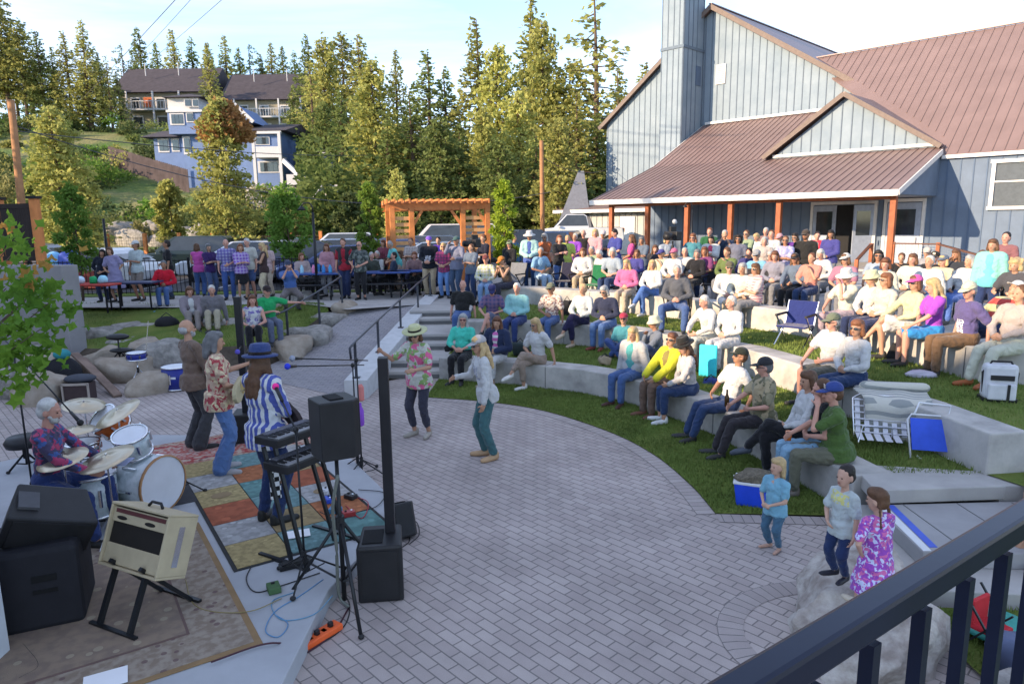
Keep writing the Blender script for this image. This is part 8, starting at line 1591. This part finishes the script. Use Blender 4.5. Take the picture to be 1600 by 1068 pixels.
softbag('black shoulder bag by the bare legs on the second terrace', 1402, 563, .885, (.18, .12, .16), (.012, .012, .014), rz=.4)
softbag('black bag between the pink shirt and the white tee woman', 813, 556, .435, (.2, .15, .16), (.03, .045, .045)); softbag('brown leather bag beside the white tee woman', 826, 560, .45, (.13, .1, .08), (.24, .14, .05))
softbag('small black bag left of the mint green top', 703, 548, .45, (.12, .1, .08), (.012, .012, .014)); softbag('red cushion at the feet of the cream jacket man', 1083, 545, .435, (.2, .15, .12), (.65, .03, .03)); softbag('navy bag behind the white tee man', 1110, 610, .30, (.16, .14, .12), (.03, .05, .2))
softbag('black rucksack between the beige floral shirt and the blue shirt', 886, 492, .885, (.16, .12, .2), (.015, .015, .018)); softbag('hot pink cooler bag beside the curly haired crowd at the highest wall', 1228, 438, 1.35, (.22, .15, .12), (.65, .03, .2)); softbag('black bag on the second terrace left of the sunlit corner', 1205, 462, 1.05, (.25, .2, .2), (.02, .02, .022))
softbag('tan wicker bag by the maroon cap', 945, 570, .435, (.13, .1, .1), (.30, .24, .16)); softbag('lavender plastic bag at the feet of the blonde in purple', 1438, 588, .885, (.24, .15, .05), (.45, .42, .5), strap=False); softbag('brown bag beside the bare peach legs', 1363, 548, .885, (.08, .08, .13), (.10, .04, .02))
q = aud(1108, 590, .435); t = thing('cyan_bag', 'bright cyan folded bag at the knees of the white shirt man', 'bag', (q.x, q.y+.1, .435), -.5); MB().box((0, 0, .28), (.3, .07, .56)).build('bag_body', mat('cyan_cloth', (.05, .62, .72), rough=.7), t, bev=.02)
q = aud(1562, 626, .885); t = thing('rucksack', 'white and grey rucksack with black straps standing on the second terrace', 'bag', (q.x, q.y+.05, .885), -.3)
WB = mat('white_nylon', (.55, .55, .58), rough=.7, bump=.3, bscale=20); MB().box((0, 0, .24), (.36, .2, .44)).build('bag_body', WB, t, bev=.05); MB().box((0, -.12, .13), (.3, .07, .2)).build('front_pocket', WB, t, bev=.02); MB().box((0, -.11, .3), (.25, .02, .06)).build('buckle_strap', BLK, t); MB().box((.06, -.16, .13), (.03, .01, .2)).build('strap', BLK, t); MB().tube([(-.17, -.02, .1), (-.19, -.02, .35), (-.1, -.02, .49), (.1, -.02, .49), (.19, -.02, .35), (.17, -.02, .1)], .014).build('piping', BLK, t, True); MB().box((0, 0, .02), (.37, .22, .04)).build('base', BLK, t)
# woven lawn chair with striped blanket, blue folding chair, at the sunless first terrace
q = aud(1385, 700, .435); t = thing('woven_lawn_chair', 'white woven lawn chair lying against the middle wall', 'chair', (q.x, q.y+.12, .435), -.35)
WEB = mat('white_webbing', (.62, .62, .66), rough=.7, var=.1)
F0 = Matrix.Rotation(-.75, 3, 'X')
def WC(x, y): return F0 @ V((x, 0, y))+V((0, .05, .10))
k = MB()
for i in range(6): k.bar(WC(-.25+.1*i, .0), WC(-.25+.1*i, .5), .055, .006)
k.build('webbing', WEB, t); k = MB()
for i in range(6): k.bar(WC(-.29, .04+.09*i)+V((0, -.01, 0)), WC(.29, .04+.09*i)+V((0, -.01, 0)), .05, .006)
k.build('webbing', WEB, t); MB().tube([WC(-.3, -.05), WC(-.3, .5), WC(-.22, .56), WC(.22, .56), WC(.3, .5), WC(.3, -.05)], .012).build('frame', CHROME, t, True); MB().tube([(-.3, -.3, .03), (-.3, -.38, .15), (-.25, -.3, .3), (.05, -.28, .3), (.1, -.1, .12)], .012).build('armrest', CHROME, t, True)
k = MB()
for i in range(5): k.bar((-.25+.1*i, -.24, .12), (-.25+.1*i, .04, .12), .07, .006)
k.build('seat_webbing', WEB, t)
q = at(1405, 625, .9); BL = mat('striped_blanket', (.45, .43, .36), rough=.95, bump=.8, bscale=25, bdist=.012); N, L, bb = nodes(BL); tcc = N.new('ShaderNodeTexCoord'); sx_ = N.new('ShaderNodeSeparateXYZ'); L.new(tcc.outputs['Object'], sx_.inputs[0]); w_ = math_(N, L, 'GREATER_THAN', math_(N, L, 'SINE', math_(N, L, 'MULTIPLY', math_(N, L, 'SUBTRACT', sx_.outputs[1], sx_.outputs[2]), 62.)), .3); L.new(mixc(N, L, w_, (.50, .48, .42), (.26, .27, .26)), bb.inputs['Base Color'])
t = thing('blanket', 'cream and grey striped blanket draped over the middle wall above the woven chair', 'blanket', (q.x-.05, q.y, .9), -.32); t.scale = (1.35, 1.1, 1.05)
vs = []; n1, n2 = 26, 16
for j in range(n1):
    for i in range(n2):
        u = j/(n1-1); v_ = i/(n2-1)-.5; y_ = .35-u*1.05; yy = max(y_, -.16-.10*max(0, (-y_-.1))); zz = .03 if y_ > -.1 else .03-(-.1-y_)*.85
        vs.append((v_*(.62-.15*u)+.12*u*0, yy-.008*math.sin(9*v_+3*u), zz+.007*math.sin(14*v_+2*u)+.005*math.sin(11*u+5*v_)))
k = MB(); k.add(vs, [(j*n2+i, j*n2+i+1, (j+1)*n2+i+1, (j+1)*n2+i) for j in range(n1-1) for i in range(n2-1)]); o = k.build('cloth', BL, t, True); sm = o.modifiers.new('s', 'SOLIDIFY'); sm.thickness = .02; MB().cap((-.2, .36, .07), (.28, .34, .09), .065, .06).build('rolled_end', BL, t, True)
q = aud(1448, 716, .435); t = thing('blue_folding_chair', 'bright blue folding chair with white frame leaning on the wall end', 'chair', (q.x+.05, q.y, .435), -.12)
Rf = Matrix.Rotation(-.38, 3, 'X'); 
def FC(x, z): return Rf @ V((x, 0, z))
MB().hexa([FC(-.2, .10)+V((0, -.012, 0)), FC(.2, .08)+V((0, -.012, 0)), FC(.2, .08), FC(-.2, .10), FC(-.19, .46)+V((0, -.012, 0)), FC(.2, .44)+V((0, -.012, 0)), FC(.2, .44), FC(-.19, .46)]).build('seat_fabric', mat('blue_fabric', (.04, .10, .60), rough=.7), t)
WM = mat('white_metal', (.65, .65, .67), rough=.35); MB().tube([FC(-.22, 0), FC(-.22, .44), FC(-.17, .5), FC(.17, .48), FC(.22, .42), FC(.22, 0)], .012).build('frame', WM, t, True); MB().tube([FC(-.14, .5), FC(-.05, .62)+V((0, .06, 0)), FC(.3, .58)+V((0, .08, 0)), FC(.2, .42)], .012).build('back_frame', WM, t, True); MB().tube([FC(-.15, .03), FC(-.12, -.01), FC(.16, -.03), FC(.22, .05)], .012).build('foot_frame', WM, t, True)
# cooler and net bag
q = aud(1178, 790, .012); t = thing('cooler', 'bright blue cooler box with white rim on the grass strip', 'cooler', (q.x, q.y+.06, .012), -.42); CB = mat('cooler_blue', (.02, .07, .62), rough=.4)
MB().hexa([(-.16, -.11, 0), (.16, -.11, 0), (.16, .11, 0), (-.16, .11, 0), (-.19, -.14, .26), (.19, -.14, .26), (.19, .14, .26), (-.19, .14, .26)]).build('tub', CB, t, bev=.015); MB().box((0, 0, .272), (.40, .30, .03)).build('rim', WHITE, t, bev=.008); MB().tube([(-.2, 0, .2), (-.21, 0, .3), (.21, 0, .3), (.2, 0, .2)], .01).build('carry_handle', WHITE, t, True)
q = aud(1180, 790, .012); o = rock(q.x, q.y+.08, .33, .2, .15, .055, 5, -.3, 3, mat('mesh_brown', (.13, .11, .08), rough=.95, var=.5, nscale=30, bump=1, bscale=60, bdist=.01), 'net_bag'); tag(o, 'brown net bag lying on the blue cooler', 'bag')
# bottle, stroller things at lower right
q = at(1377, 1045, .42); t = thing('purple_bottle', 'purple drinking bottle with white cap standing on the boulder behind the railing', 'bottle', (3.02, 3.63, .40)); MB().lathe([(.03, 0), (.036, .01), (.036, .09), (.03, .11), (.036, .13), (.034, .18), (.02, .2)], n=16).build('bottle', mat('purple_plastic', (.22, .06, .42), rough=.3), t, True); MB().lathe([(.022, .2), (.022, .235), (.01, .25)], n=12).build('cap', WHITE, t, True)
q = at(1450, 1000, .1); t = thing('red_pushchair', 'red folded pushchair with black wheels on the grass behind the railing', 'pushchair', (3.4, 4.5, .03), .5); t.scale = (.62, .62, .62); RD = mat('red_fabric', (.45, .02, .03), rough=.7); MB().box((0, 0, .35), (.34, .3, .06)).build('seat', RD, t, bev=.02); MB().box((0, .15, .5), (.34, .05, .34)).build('backrest', RD, t, bev=.02)
for sx in (-1, 1): MB().bar((sx*.18, -.25, .08), (sx*.18, .25, .75), .022).build('frame', BLKM, t); MB().bar((sx*.18, .22, .08), (sx*.18, -.12, .5), .022).build('frame', BLKM, t); MB().lathe([(.03, -.015), (.08, -.015), (.08, .015), (.03, .015)], (sx*.18, -.25, .08), n=14, R=Matrix.Rotation(1.57, 3, 'Y')).build('wheel', TYRE, t, True)
q = at(1555, 985, .05); t = thing('green_disc', 'round teal green lid lying on the grass behind the railing', 'lid', (q.x, q.y, .07)); MB().lathe([(.24, 0), (.27, .02), (.25, .04), (.05, .06), (.001, .06)], n=28).build('lid', mat('teal_plastic', (.03, .26, .22), rough=.5), t, True)
q = at(1590, 1050, .05); o = rock(q.x, q.y, .15, .15, .12, .16, 8, 0, 3, mat('slate_bag', (.10, .12, .2), rough=.8), 'bag'); tag(o, 'slate blue bag on the grass at the lower right corner', 'bag')
# bottle in the hand of the leaf print shirt man, cup for the green tee man
o = guy('man in khaki leaf print'); p = V(o.location)+Matrix.Rotation(o.rotation_euler.z, 3, 'Z') @ V((-.12, -.46, .66)); t = thing('beer_bottle', 'brown bottle held by the man in the leaf print shirt', 'bottle', tuple(p)); MB().lathe([(.03, 0), (.032, .12), (.014, .17), (.014, .23)], n=12).build('bottle', mat('brown_glass', (.06, .03, .01), rough=.15), t, True)
o = guy('man in olive green tee'); p = V(o.location)+Matrix.Rotation(o.rotation_euler.z, 3, 'Z') @ V((-.12, -.50, .60)); t = thing('cup', 'cup of amber drink held by the man in the olive tee', 'cup', tuple(p)); MB().lathe([(.028, 0), (.038, .11), (.036, .11)], n=14).build('cup', mat('amber_drink', (.6, .16, .03), rough=.2), t, True)
# ---------------------------------------------------------------- bake the remeshed surfaces
bpy.context.view_layer.update()
dg = bpy.context.evaluated_depsgraph_get()
new = [(o, bpy.data.meshes.new_from_object(o.evaluated_get(dg))) for o in REM]
for o, me in new:
    n = o.data.name; o.modifiers.clear(); o.data = me; me.name = n
    me.polygons.foreach_set('use_smooth', [True]*len(me.polygons))
